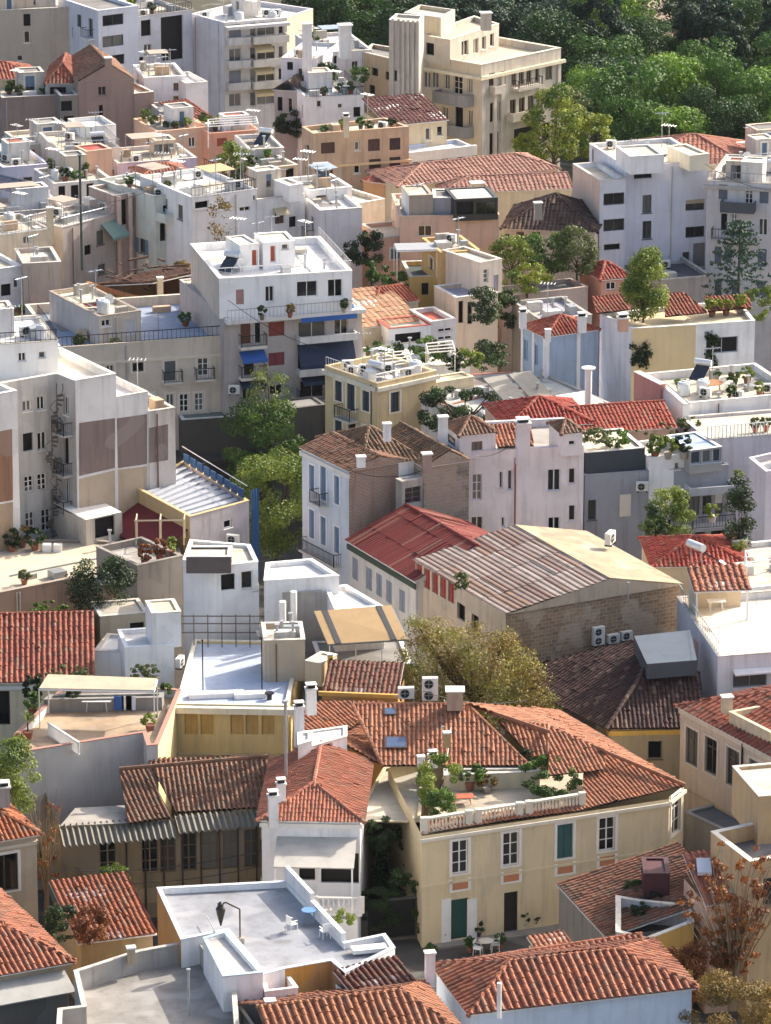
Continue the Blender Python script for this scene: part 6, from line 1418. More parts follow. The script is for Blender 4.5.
for u in (.3, 1.4, 2.1, 2.8): MB().bar(f(u, -.25, 5), f(u, -.25, 15.6), .2, 0, 10).build('column', wall('cbb4a6', .5), b.root)
b = simple('pale_green_house', 'pale green house with a rounded balcony beside the column ruin', (155, 197), (193, 190), 15.8, 8, wall('cdd2c8', .35), R_WHITE, [(163, 232, 6, 18, 'k'), (174, 229, 8, 18, 'g'), (170, 208, 14, 8, 'w'), (187, 207, 8, 8, 'k')], eq=('the pale green house', 2, dict(pipe=2, ac=1, pot=2)))
b.balc('F', 156, 184, 218, 1.3, .25, 'solid', .5, wall('d2d6cc', .3))
bush(222, 242, 13.1, 30, 46, 'grey brown bare shrub against the white facade row', 'rust', n=500); bush(225, 262, 11, 34, 30, 'leafless hedge behind the four storey block', 'rust', n=400)
# white facade row
b = simple('white_row_house', 'long white facade with a few tiny windows behind the four storey block', (192, 198), (257, 189), 16.5, 9, W_BRIGHT, R_WHITE, [(202, 205, 14, 8, 'n'), (245, 209, 11, 5, 'w'), (224, 206, 12, 8, 'n'), (255, 198, 4, 6, 'n')], eq=('the long white facade row', 6, dict(pipe=4, ac=2, ant=2)))
b = simple('white_recess_house', 'white house with a dark blue doorway between the two plain white facades', (257, 200), (305, 194), 15.6, 7, W_WHITE, R_CREAM, [(293, 222, 8, 12, 'n'), (297, 195, 4, 8, 'k')], eq=('the white doorway house', 5, dict(pipe=3, ant=1)))
c = b.blk('corner_tower', (289, 186), (303, 184), 1.4, d=2.5); c.walls(W_BRIGHT); c.flat(R_CREAM, .1)
b = simple('blank_white_house', 'large blank white house with a sunlit cream right wall', (320, 211), (362, 208), 15, 7, wall('dcd8da', .2), R_WHITE, eq=('the large blank white house', 4, dict(pipe=2, ant=1)), seg={1: wall('e0d2bc', .3)})  # right wall painted cream to carry the sunlight on it
b = simple('white_rear_house', 'white terraced house stepping up behind the large blank white house', (308, 191), (352, 187), 15.6, 5, W_BRIGHT, R_CREAM, [(322, 199, 12, 8, 'n')], eq=('the stepped white house', 7, dict(ant=2, solar=1, pipe=2)))
# ------------------------------------------------------------------ gardens right of the four storey block
for x, y, z, w_, h_, c_, l in ((366, 268, 11, 34, 38, 'dark', 'dark garden shrub right behind the four storey block'), (378, 284, 11, 22, 24, 'mid', 'mid green shrub on the garden wall right of the white top floor'), (398, 292, 11, 34, 20, 'mid', 'spreading bush under the glass pergola'), (350, 262, 11, 16, 20, 'dark', 'small dark shrub at the corner of the white roof'), (484, 322, 11.6, 34, 34, 'dark', 'dark shrub under the arched windows house'), (500, 330, 9, 34, 44, 'dark', 'dark tall shrub left of the pale blue house'), (470, 368, 10.5, 26, 20, 'yellow', 'yellow green bush on the greenhouse terrace'), (430, 362, 10.6, 36, 24, 'mid', 'tangled bush beside the white greenhouse'), (452, 372, 10.6, 20, 26, 'dark', 'dark tangled shrub in front of the greenhouse terrace'), (492, 372, 9, 34, 34, 'dark', 'dark shrub filling the lane left of the pale blue house')): bush(x, y, z, w_, h_, l, c_)
b = simple('pink_glass_roof_house', 'salmon pink house with a dark glass pavilion and a white box on its roof', (400, 217), (499, 215), 15, 8, wall('d9b6a0', .3), R_CREAM, [(425, 231, 14, 11, 'w')], eq=('the salmon pink house', 4, dict(pipe=2, ac=2)))
c = b.blk('roof_box', (409, 196), (433, 195), 1.9, d=3.5); c.walls(wall('a89a8c', .3), seg={3: W_WHITE}); c.flat(R_CREAM, .05)
c = b.blk('glass_pavilion', (455, 200), (498, 198), 1.8, d=4); c.win('F', [(465, 208, 17, 13, 'k'), (486, 208, 20, 13, 'w')], col='2a2a2c'); c.walls(paint('3a3836', .5)); c.flat(flatroof('e4dcc8', .2), .05)
c = b.blk('link_box', (433, 198), (455, 198), 1.6, d=3); c.walls(wall('9c9aa0', .3)); c.flat(R_GREY, .05)
simple('pink_low_wall', 'low salmon wall stepping down from the salmon pink house', (383, 238), (415, 235), 13.2, 5, wall('d2a894', .4), R_CREAM)
b = simple('gable_tent_house', 'small cream gabled hut behind the blank white house', (352, 205), (385, 199), 13.5, 5, wall('d6cab4', .4), R_CREAM); 
b = simple('ochre_house', 'ochre house with a narrow dark window and a flat roof', (441, 253), (480, 250), 15, 5, wall('c9a468', .3), R_CREAM, [(459, 263, 5, 13, 'n'), (468, 262, 4, 12, 's', 'b89a68')], eq=('the ochre house', 5, dict(pipe=2, ac=1)))
b = simple('ochre_wing', 'lower ochre wing carrying a glass pergola terrace', (410, 277), (441, 276), 12.7, 5, wall('caa764', .3), flatroof('3c4640', .4), [(425, 289, 7, 12, 'k')])
pergola('glass_pergola', 'grey pergola with thin posts on the lower ochre wing', [(397, 251), (437, 250), (433, 243), (394, 244)], 15.0, 2.3, paint('9a9a9c', .5), PW, False)
b = simple('arched_window_house', 'cream pink house with arched windows and a lilac grey terrace', (456, 298), (498, 293), 12.9, 4, wall('d2bca6', .4), flatroof('9a96a6', .3), [(461, 312, 5, 22, 'k'), (470, 313, 5, 22, 'k'), (479, 311, 5, 20, 'g'), (488, 310, 5, 20, 'g')])
c = b.blk('upper_storey', (480, 263), (502, 259), 2.7, d=5, base=12.4); c.win('F', [(486, 276, 5, 14, 'g'), (496, 283, 5, 16, 's', 'a8a4b0')]); c.walls(wall('d6c6b6', .4)); c.flat(R_CREAM, .2)
b = bld('orange_roof_house', 'low house with a patched bright orange roof right of the blue awnings', 'house', (364, 328), (424, 321), 11.6, d=7, ov=.1); b.walls(W_CREAM); b.shed(tilemat('b08a6a', '94684c', .45), 1.2, tw=.5, tl=.8, amp=.03)
b = bld('red_tile_strip_house', 'small house with a faded red tile roof above the patched orange roof', 'house', (372, 308), (420, 301), 12, d=5, ov=.1); b.walls(W_CREAM); b.pitched(tilemat('9c5038', '7a3a28', .4), .8, 'u', h1=0, tw=.3)
b = simple('red_edged_shed', 'white shed with a red roof edge in front of the patched orange roof', (389, 329), (431, 325), 11.8, 3, W_WHITE, R_CREAM, [(408, 339, 26, 12, 'k')], cop=paint('a8483c', .7)); 
b = simple('striped_stair_house', 'white house with stepped ledges beside the red edged shed', (431, 322), (456, 319), 12, 4, wall('d2cccc', .4), wall('b0523c', .4), [(445, 330, 14, 4, 'w'), (445, 338, 14, 4, 'w')])
b = simple('greenhouse_terrace', 'cluttered white greenhouse terrace behind the cream corner house', (372, 374), (470, 362), 10.6, 7, W_WHITE, R_WHITE, eq=('the white greenhouse terrace', 12, dict(pot=8, pipe=3, ac=2, tank=1)))
pergola('metal_greenhouse', 'white metal greenhouse frame on the cluttered terrace', [(378, 366), (412, 362), (408, 350), (376, 353)], 12.4, 1.8, PW, PW, True, cat='greenhouse', sp=.8); pergola('white_pergola', 'white open pergola at the right of the greenhouse terrace', [(428, 352), (455, 350), (452, 340), (426, 343)], 13, 2.2, PW, PW, True, sp=.8)
# ------------------------------------------------------------------ long red roofed hall
b = bld('red_roof_hall', 'long low hall under a faded red hip roof in front of the art deco building', 'building', (397, 187), (561, 169), 12, d=6.5, ov=.3); b.walls(wall('d6c4a2', .3)); b.pitched(tilemat('a07464', '845c4e', .3), 1.0, 'u', h0=4, h1=3, tw=.4, tl=.5, amp=.05)
b = bld('red_roof_wing', 'front wing of the red roofed hall with a long cream wall', 'building', (440, 194), (574, 189), 11.6, d=5.5, ov=.2); b.walls(wall('d9c8a4', .3)); b.pitched(tilemat('9e7262', '825a4c', .3), 0.8, 'u', h0=3, h1=.0, tw=.4, tl=.5, amp=.05); b.chim(477, 183, 13.4, .9, 1.0, W_CREAM, None)
b = bld('orange_end_hall', 'small orange walled end piece left of the red roofed hall', 'building', (361, 181), (398, 186), 11.6, d=5, ov=.15); b.walls(wall('cf9c6c', .3)); b.pitched(tilemat('b0604a', '8e4638', .2), .9, 'u', tw=.4, amp=.05)
b = bld('dark_roof_villa', 'white villa under a dark brown hip roof with wooden shutters', 'villa', (500, 229), (598, 233), 13, d=8, ov=.3); b.win('F', [(520, 238, 8, 12, 's', '5a4438'), (536, 238, 8, 12, 's', '5a4438'), (506, 240, 7, 12, 'k'), (564, 246, 8, 14, 'k'), (583, 247, 8, 12)]); b.walls(wall('d9ccb8', .35)); b.pitched(tilemat('4a342c', '34241e', .5), 2.2, 'u', tw=.35, amp=.07); b.chim(538, 203, 15.6, 1.4, .6, W_GREY, 'cap')
for x, y, z, w_, h_, c_, l in ((512, 278, 11, 44, 40, 'bright', 'bright green garden tree below the dark roofed villa'), (548, 276, 11, 48, 46, 'mid', 'dense mid green tree before the dark roofed villa'), (577, 280, 11, 40, 52, 'olive', 'olive green tree beside the dark roofed villa'), (527, 294, 11.1, 50, 28, 'yellow', 'yellow green low tree behind the garden wall')): tree(x, y, z, w_, h_, l, c_, trunk=.1)
simple('garden_wall', 'long greyish pink garden wall below the villa trees', (502, 297), (588, 287), 11, 3, wall('b8a49a', .5), R_GREY, cat='wall'); simple('purple_roof_shed', 'low shed with a lilac grey roof behind the pale blue house', (540, 320), (592, 315), 11.2, 6, W_GREY, flatroof('a09ca8', .3), eq=('the lilac grey shed roof', 6, dict(pipe=3, ant=1)))
b = bld('small_pink_house', 'small pink house with a red tile roof left of the conical tree', 'house', (600, 281), (634, 278), 11.6, d=5, ov=.15); b.win('F', [(611, 286, 10, 8, 'w')]); b.walls(wall('c9907c', .4)); b.pitched(tilemat('a04838', '7c3428', .3), .9, 'u', tw=.3)
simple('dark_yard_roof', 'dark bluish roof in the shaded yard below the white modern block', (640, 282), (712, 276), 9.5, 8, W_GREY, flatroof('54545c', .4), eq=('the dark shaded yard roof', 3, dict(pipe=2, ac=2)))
# ------------------------------------------------------------------ white modern block
b = bld('modern_white_wing', 'lower left wing of the white modern block with two ribbon windows and pink side wall', 'apartment block', (600, 181), (626, 179), 16.8, yb=164); b.win('F', [(614, 199, 21, 12, 'w'), (614, 225, 21, 12, 'w'), (612, 247, 16, 6, 'k')], col='4a4e56'); b.walls(wall('dcdce2', .25), seg={3: wall('d9bfae', .3)}); b.flat(R_CREAM, .4)
b = simple('modern_white_block', 'white modern apartment block with ribbon windows on a blank pale facade', (626, 167), (709, 161), 17.6, 9, wall('dadae2', .25), R_CREAM, [(643, 174, 18, 9, 'w'), (647, 204, 9, 18), (647, 230, 9, 18), (695, 205, 19, 11, 'h', 'b8a890'), (695, 232, 19, 11, 'w'), (647, 252, 7, 7, 'n'), (686, 257, 7, 10, 'n'), (699, 255, 12, 24, 's', '8a8480')], cat='apartment block', col='4a4e56', eq=('the white modern block', 8, dict(pipe=2, ant=2, ac=2)))
c = b.blk('stair_head', (630, 157), (664, 155), 1.5, d=4); c.walls(W_BRIGHT); c.flat(R_CREAM, .1); c = b.blk('stair_tower', (690, 156), (709, 154), 1.3, d=4); c.walls(wall('e2d8c0', .3)); c.flat(R_CREAM, .1)
b = bld('cream_balcony_block', 'cream apartment block with grey shutters and iron balconies, cut by the right edge', 'apartment block', (707, 181), (800, 186), 16.5, d=10); b.win('F', [(723, 192, 9, 15, 's', '6e727c'), (749, 196, 8, 16, 'g'), (764, 196, 9, 15, 's', '6e727c'), (724, 222, 6, 17, 'k'), (734, 222, 6, 17, 'g'), (763, 227, 9, 17), (718, 255, 7, 17, 's', '6a6e7a'), (728, 255, 7, 17, 's', '6a6e7a'), (744, 256, 8, 17, 's', '6a6e7a'), (762, 258, 9, 18, 's', '6a6e7a'), (718, 288, 7, 17, 's', '6a6e7a'), (735, 288, 7, 17, 's', '6a6e7a'), (761, 289, 9, 17, 's', '6a6e7a')])
b.walls(wall('d2ccca', .35)); b.flat(R_GREY, .5, .25, wall('a09a94', .4)); b.band('F', 15.9, .3, .25, wall('b8b2aa', .4)); b.balc('F', 722, 756, 207, 1.1, .2, 'solid', .7, paint('4a4e54', .6), sp=.25); b.balc('F', 713, 752, 236, 1.1, .2, 'bars', .9, wall('b8b2aa', .4), sp=.25); kit(b, 'the cream balcony block', 6, dish=2, pipe=3, tank=1)
m = pole(738, 305, 8, 6.5, 'x', r=.1, cap=False); bpy.data.objects.remove(m)
t = empty('araucaria_tree', P(738, 305, 8), 'layered dark araucaria tree in front of the cream balcony block', 'tree'); MB().bar((0, 0, 0), (0, 0, 7.2), .14, 0, 8, .04).build('trunk', BARK, t); cl = []
for i, zz in enumerate((1.2, 2.3, 3.3, 4.3, 5.2, 6.0, 6.7)):
    R_ = 3.0 * (1 - i / 8.5); 
    for q in range(7): a = q * .9 + i; 
    for q in range(7):
        a = q * .9 + i; cl += [((R_ * s_ * math.cos(a), R_ * s_ * math.sin(a), zz + .1 * s_), (.42, .42, .13)) for s_ in (.35, .65, .95)]
leafobj('crown', leaves(cl, 2600, .2, 5, .4), leafmat(*GREENS['teal']), t)
b = bld('red_far_roofs', 'low building under broad red tile roofs behind the white modern block', 'building', (636, 163), (748, 165), 13.2, d=9, ov=.2); b.walls(W_CREAM); b.pitched(tilemat('a86e58', '8c5646', .2), 1.6, 'u', tw=.4, amp=.05); 
simple('blue_tarp_roof', 'flat roof with pale blue sheeting behind the cream balcony block', (740, 165), (820, 158), 13.6, 8, W_WHITE, flatroof('7f9ccc', .3), eq=('the pale blue sheeted roof', 3, dict(dish=2, tank=1)))
bush(760, 318, 8, 40, 30, 'bright green bush at the right edge below the cream balcony block', 'bright')
# ------------------------------------------------------------------ art deco building
W_DECO = wall('c2b9ac', .5)
b = pbld('art_deco_building', 'big cream art deco building with a fluted stair tower and set back roof storeys', 'building', [(412, 53), (481, 65), (561, 48), (492, 36)], 15.6)
RW = [(492, 81, 6, 16), (503, 79, 5, 16), (514, 77.5, 5, 16), (521.5, 76, 5, 16), (529, 74.5, 5, 16), (538, 72.5, 5, 16), (549, 71, 7, 18, 'w'), (494, 112, 8, 19, 'k'), (502, 110, 5, 17), (513, 108, 6, 17), (522, 106, 6, 17), (531, 104, 6, 17), (549, 99, 6, 15), (494, 146, 9, 27, 'k'), (525, 137, 22, 20, 'k'), (545, 132, 10, 18, 'k')]
b.win(1, RW, col='8a7460'); b.win(0, [(427, 80, 7, 16), (435, 80, 7, 16), (458, 85, 9, 19, 'g'), (459, 117, 8, 22, 'k'), (430, 112, 10, 14), (470, 86, 5, 15), (447, 82, 5, 15), (470, 118, 5, 16), (445, 115, 6, 16)], col='d8ccb8')
b.walls(W_DECO, seg={0: wall('c9b9a0', .3)}); b.flat(flatroof('c9b9a0', .4), .6, .3, wall('ddd0b8', .3)); b.band(1, 14.2, .3, .35, wall('dccfb4', .3)); b.band(0, 14.2, .3, .35, wall('dccfb4', .3))
b.balc(0, 441, 474, 97, 1.3, .3, 'solid', .8, wall('8d8a88', .4)); b.balc(0, 441, 474, 128, 1.3, .3, 'solid', .8, wall('8d8a88', .4)); b.balc(1, 512, 536, 88, .9, .25, 'bars', .8, W_DECO, sp=.3, y1=82); b.balc(1, 489, 500, 91, .8, .25, 'solid', .5, W_DECO); b.balc(1, 508, 540, 119, .7, .25, 'solid', .6, W_DECO, y1=112)
f = b.fm(1); L1 = b.side(1)[3]
for q in (.02, .17, .26, .73, .97): MB().hexa([f(L1 * q - .2, -.18, 0), f(L1 * q + .2, -.18, 0), f(L1 * q + .2, .04, 0), f(L1 * q - .2, .04, 0), f(L1 * q - .2, -.18, 14.2), f(L1 * q + .2, -.18, 14.2), f(L1 * q + .2, .04, 14.2), f(L1 * q - .2, .04, 14.2)]).build('pilaster', W_DECO, b.root)
c = b.poly('roof_storey', [(421, 35), (450, 40), (499, 24), (474, 16)], 2.5); c.win(1, [(465, 48, 7, 15, 'w'), (476, 46, 5, 15), (484, 43, 4, 13, 'n'), (492, 40, 4, 13, 'n')], col='e0d8c8'); c.win(0, [(430, 49, 8, 12, 'k')]); c.walls(W_DECO); c.flat(flatroof('c2b298', .4), .4, .25, wall('ddd0b8', .3))
d_ = b.poly('top_storey', [(404, 13), (441, 18), (455, 10), (420, 5)], 2.0, base=c.rz); d_.walls(wall('d9c8a8', .3)); d_.flat(R_CREAM, .3)
c = b.poly('fluted_tower', [(389, 20), (419, 23), (424, 16), (396, 14)], 4.8, z0=0); c.win(0, [(396, 76, 5, 12, 'n'), (396, 103, 5, 8, 'n')]); c.walls(W_DECO); c.flat(R_CREAM, .2); f = c.fm(0); L0 = c.side(0)[3]
for q in (.14, .34, .5, .66, .82, .98): MB().hexa([f(L0 * q - .12, -.16, 9), f(L0 * q + .12, -.16, 9), f(L0 * q + .12, .04, 9), f(L0 * q - .12, .04, 9), f(L0 * q - .12, -.16, 20), f(L0 * q + .12, -.16, 20), f(L0 * q + .12, .04, 20), f(L0 * q - .12, .04, 20)]).build('rib', W_DECO, b.root)
b.chim(486, 13, 20.5, 1.6, .9, W_DECO, None)
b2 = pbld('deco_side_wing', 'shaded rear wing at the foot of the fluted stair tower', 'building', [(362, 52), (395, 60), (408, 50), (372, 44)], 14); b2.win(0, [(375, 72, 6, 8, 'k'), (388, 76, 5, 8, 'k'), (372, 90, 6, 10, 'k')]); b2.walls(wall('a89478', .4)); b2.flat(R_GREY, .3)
# cream corner building in front
b = pbld('peach_corner_building', 'peach coloured corner building with wooden shuttered windows in two rows', 'building', [(313, 134), (409, 127), (385, 118), (302, 127)], 15.5)
b.win(0, [(328, 148, 14, 11, 's', '5a3a2c'), (357, 146, 5, 9, 'n'), (374, 145, 12, 12, 's', '5a3a2c'), (395, 144, 11, 12, 's', '4a302a'), (326, 171, 14, 11, 's', '5a3a2c'), (357, 169, 6, 9, 'n'), (375, 167, 12, 16, 's', '5a3a2c'), (395, 164, 11, 14, 's', '4a302a')], shut='5a3a2c'); b.win(3, [(307, 150, 4, 11, 'n'), (307, 172, 4, 11, 'n')])
b.walls(wall('c4a688', .4)); b.flat(R_CREAM, .35); b.band(0, 12.4, .2, .2, wall('dcbc90', .3)); kit(b, 'the peach corner building', 4, pot=5, pipe=2, ac=1); b.chim(346, 117, 17, 1.8, .5, W_CREAM)
b = bld('maroon_roof_house', 'cream house with a dark maroon lean roof left of the art deco building', 'house', (388, 126), (449, 120), 13, d=6, ov=.15); b.win('F', [(428, 134, 5, 12, 'n'), (440, 131, 6, 10, 'n')]); b.walls(W_CREAM); b.shed(tilemat('5c2a26', '46201e', .3), 1.3, tw=.4, amp=.04)
b = simple('blue_white_house', 'low bluish white house with four small blue windows and a white terrace band', (408, 153), (472, 146), 11, 3, wall('c9d2e2', .2), R_WHITE, [(415.5, 163.5, 6, 8, 's', '4a628c'), (430, 162, 6, 8, 's', '4a628c'), (445, 160.5, 6, 8, 's', '4a628c'), (460, 159, 6, 8, 's', '4a628c')])
f = b.fm('F'); b.band('F', 10.2, .9, .35, wall('dcd8d4', .2), 'terrace_band')
# ------------------------------------------------------------------ white houses at the top middle
simple('white_column_house', 'white house with a tall square white stack at the top of the street', (281, 58), (317, 60), 14.6, 8, wall('d4d2d8', .35), R_WHITE, [(290, 66, 6, 8, 'k'), (300, 72, 5, 8)], eq=('the white stack house', 4, dict(pipe=2, ac=1, ant=1))).chim(307, 24, 18.5, 4.5, .8, W_WHITE, None)
simple('white_deck_house', 'white house with a broad sunny deck and a white block stack beside the park', (318, 53), (372, 50), 14.2, 9, wall('cfcdd4', .35), flatroof('d8cfc4', .3), [(332, 60, 10, 8, 'k')], eq=('the broad sunny deck', 5, dict(pot=4, pipe=3))).chim(345, 25, 17.4, 3.2, 1.1, W_WHITE, None)
simple('white_garden_house', 'white house with an arched blue opening and roof garden plants', (306, 98), (364, 95), 12.4, 8, W_BRIGHT, R_WHITE, [(319, 104, 5, 7, 'n'), (340, 106, 5, 5, 'n'), (357, 112, 7, 10, 'k')], eq=('the white roof garden', 6, dict(pot=7, pipe=2)))
b = bld('small_gable_house', 'little grey gabled house with tall windows facing the narrow street', 'house', (273, 90), (303, 92), 12.2, d=5, ov=.1); b.win('F', [(280, 104, 5, 14, 'k'), (290, 105, 5, 14, 'n')]); b.walls(wall('b8b0ac', .4)); b.pitched(tilemat('6a5448', '50403a', .4), .9, 'v', h0=0, h1=0, tw=.4)
for x, y, z, w_, h_, c_, l in ((328, 86, 12, 26, 22, 'dark', 'dark shrub on the white roof garden'), (360, 82, 12, 18, 18, 'mid', 'round green shrub beside the fluted tower wing'), (290, 138, 8, 28, 26, 'dark', 'dark tree in the narrow street before the peach building')): bush(x, y, z, w_, h_, l, c_)
# big apartment building with curved balconies
b = pbld('curved_balcony_block', 'tall white apartment block with a blank side wall and stacked curved balconies', 'apartment block', [(191, 14), (224, 23), (287, 18), (313, 9), (250, 0)], 13.8)
WN = []
for i, y in enumerate((30, 54, 76, 99)): WN += [(235, y + 1, 12, 13, 'w' if i % 2 else 's', '8a8c94'), (253, y, 6, 14, 'n'), (266, y - 1, 18, 13, 'w'), (281, y - 2, 5, 12, 'n')]
b.win(1, WN, col='b8b8bc'); b.walls(wall('cfccd2', .35), seg={1: wall('d2ccc6', .4), 2: wall('dccdb0', .3)}); b.flat(flatroof('d8d2cc', .35), .4, .25)
for y in (42, 65, 87): b.balc(1, 226, 248, y, .9, .25, 'solid', .5, wall('c8c4c0', .4)); b.balc(1, 250, 285, y - 2, 1.3, .25, 'solid', .5, wall('d2cabc', .4))
for y in (46, 68, 90): b.awn(1, 252, 270, y - 2, 1.2, .5, paint('c9b58c', .8))
b.band(1, 13.2, .3, .9, wall('d2cec8', .3), 'roof_slab', 0, b.side(1)[3]); kit(b, 'the curved balcony block', 12, ant=3, ac=3, pipe=3, tank=2)
simple('beige_back_wall_house', 'large blank beige house wall at the top left corner', (-30, 12), (97, 6), 15, 10, wall('b8ab9c', .35), R_CREAM, [(27, 20, 7, 12, 'k'), (27, 37, 6, 12, 'n'), (20, 58, 6, 6, 'n')], eq=('the large blank beige house', 4, dict(ant=3, tank=1, pipe=2)))
b = simple('ribbon_window_house', 'white house with three stacked dark ribbon windows at the top left', (98, 11), (138, 6), 15.6, 8, wall('d2d4de', .25), R_GREY, [(113, 20, 21, 11, 'w'), (113, 41, 21, 11, 'w'), (115, 60, 19, 10, 'w')], col='3a4048'); b.blk
simple('dark_recess_house', 'grey white house with a deep dark recess beside the blank side wall', (138, 17), (192, 10), 14.4, 8, wall('c9c8ce', .4), R_GREY, [(146, 28, 10, 16, 'k'), (172, 38, 22, 44, 'k'), (148, 50, 8, 12), (141, 62, 5, 10, 'k')], eq=('the dark recess house', 6, dict(pot=5, ac=2, pipe=1)))
# brown gable house
b = bld('brown_gable_house', 'tall brown rendered gable wall with three tiny windows, upper left', 'house', (78, 82), (134, 79), 14, d=9); b.win('F', [(102, 75, 6, 6, 'k')]); b.win('F', [(102, 91, 8, 9), (101, 112, 4, 14, 'k')], col='8a7468'); b.walls(wall('9d8478', .35), gable=b.pitched(T_OLD, 1.6, 'v', h0=0, h1=0, yr=.55, tw=.4)); b.chim(108, 58, 16.4, .8, .6, wall('9d8478', .3), None)
simple('brown_side_house', 'lower flat brown extension of the brown gable wall', (134, 94), (154, 92), 12.6, 8, wall('9d8478', .35), R_CREAM); simple('brown_left_wall_house', 'broad low brown wall left of the brown gable house', (2, 98), (60, 95), 12.4, 6, wall('9c857a', .4), R_CREAM, eq=('the broad low brown wall house', 3, dict(pot=4, tank=1)))
b = bld('red_left_roof_house', 'house with a bright red hip roof at the upper left edge', 'house', (-34, 82), (41, 78), 13, d=6, ov=.2); b.walls(W_CREAM); b.pitched(T_RED, 1.1, 'u', tw=.35)
b = bld('red_middle_roof_house', 'house with a red tile roof squeezed against the brown gable', 'house', (44, 84), (79, 84), 13.4, d=8, ov=.1); b.win('F', [(58, 92, 16, 10, 'k'), (66, 108, 10, 12, 'k')]); b.walls(W_GREY); b.pitched(T_RED, 1.6, 'v', h0=2.0, tw=.35)
simple('shaded_balcony_house', 'narrow shaded house with dark balconies between two brown walls', (60, 96), (78, 95), 12.8, 5, wall('8a8078', .5), R_GREY, [(66, 106, 12, 10, 'k'), (69, 122, 10, 12, 'k')])
simple('white_two_window_house', 'white house with two stacked windows right of the brown gable', (144, 78), (186, 76), 13.2, 6, W_BRIGHT, R_CREAM, [(179, 87, 12, 9, 'w'), (179, 100, 12, 9, 'w'), (157, 77, 6, 6)], eq=('the two window white house', 7, dict(pipe=2, ant=2))); simple('white_step_house', 'lower white step of the two window white house', (186, 84), (208, 82), 12.8, 5, W_BRIGHT, R_WHITE)
simple('grey_porch_house', 'small grey porch house with a lean roof under the white two window house', (160, 112), (190, 110), 11.4, 4, wall('b8b4b0', .4), R_GREY, [(167, 120, 8, 8, 'k'), (180, 120, 10, 8)])
b = bld('red_porch_roof_house', 'small house with a red tile lean roof right of the grey porch', 'house', (186, 122), (214, 118), 11, d=5, ov=.1); b.walls(W_PINK); b.shed(T_RED, .9, tw=.35)
# peach cluster
simple('peach_terrace_house', 'peach stucco terrace house with roof plants above the red box', (157, 132), (209, 127), 11.6, 6, wall('d8b094', .35), R_CREAM, [(170, 142, 8, 10, 'k'), (192, 142, 7, 10)], eq=('the peach terrace house', 4, dict(pot=8, pipe=2)))
b = simple('peach_pergola_house', 'peach house with terracotta walls under a striped white pergola', (209, 134), (260, 130), 11.4, 6, wall('cf9478', .35), R_CREAM, [(222, 142, 10, 8, 's', 'a04a34'), (243, 140, 12, 8, 's', 'a04a34')], eq=('the peach pergola house', 5, dict(pot=6))); pergola('striped_pergola', 'striped white pergola roof over the peach house', [(208, 126), (258, 123), (256, 116), (208, 119)], 13.6, 2, PW, PW, True, sp=.9)
simple('grey_block_house', 'plain grey white block beside the bright green tree', (249, 150), (284, 148), 12.2, 6, wall('c4c2c6', .35), R_CREAM, eq=('the plain grey white block', 4, dict(pipe=2, solar=1)))
b = simple('pillared_house', 'cream pillared porch house below the plain grey block', (252, 170), (298, 165), 11.6, 6, wall('d2c4b0', .4), flatroof('d4c8b4', .35), [(260, 178, 8, 14, 'k'), (275, 177, 8, 14), (290, 175, 8, 14, 'k')], eq=('the pillared porch house', 5, dict(pipe=3, pot=3)))
tree(233, 192, 9, 36, 50, 'bright green tree among the peach houses', 'bright', trunk=.08, n=3200, leaf=.26)
# white cluster at the left
simple('lavender_wall_house', 'low lavender white wall with a cluttered cream roof at the left', (3, 168), (49, 164), 12.6, 9, wall('d4d0dc', .25), R_CREAM, eq=('the cluttered cream roof at the left', 9, dict(ac=3, pipe=5, ant=2, tank=1)))
simple('cream_deck_house', 'cream roofed house below the white round topped house', (58, 152), (120, 148), 13.4, 8, wall('d6ccc0', .35), R_CREAM, [(80, 160, 6, 8, 'k'), (106, 158, 6, 8)], eq=('the cream deck house', 8, dict(pipe=4, ac=2, solar=1, ant=1)))
simple('white_round_house', 'white house with a stepped round looking roof before the brown gable', (82, 128), (116, 125), 14, 4, W_BRIGHT, R_WHITE, [(95, 132, 16, 3, 'w')]); simple('cream_gable_shed', 'cream lean roofed shed left of the white round topped house', (24, 146), (82, 141), 12.4, 6, wall('cfc4b4', .4), R_CREAM, [(30, 154, 10, 8, 's', 'a84a3c')], eq=('the cream lean roofed shed', 3, dict(pipe=3, dish=1)))
simple('red_patch_roof', 'small red roof patch between the white roofs', (86, 152), (112, 149), 14.2, 2.5, W_PINK, wall('a84438', .3), ph=.1)
simple('long_lavender_wall', 'long plain lavender wall behind the red tiled box', (118, 164), (197, 158), 12.4, 6, wall('d2cedc', .25), R_CREAM, eq=('the long lavender wall roof', 7, dict(pipe=4, ac=1, ant=2)))
b = bld('red_box_house', 'small red walled box with a red tile roof and white window', 'house', (141, 178), (193, 174), 12.6, d=4, ov=.15); b.win('F', [(180, 181, 9, 8, 'w')]); b.walls(wall('a8503c', .3)); b.pitched(T_BRIGHT, .7, 'u', tw=.3)
simple('arch_yard_house', 'grey white house with dark arches and yard clutter', (54, 184), (112, 179), 12.6, 6, wall('cfc8c2', .4), R_CREAM, [(62, 192, 7, 12, 'k'), (75, 192, 8, 14, 'k'), (90, 190, 7, 14, 'k'), (104, 188, 5, 10, 'k')], eq=('the dark arched house', 8, dict(tank=2, pot=5, pipe=3)))
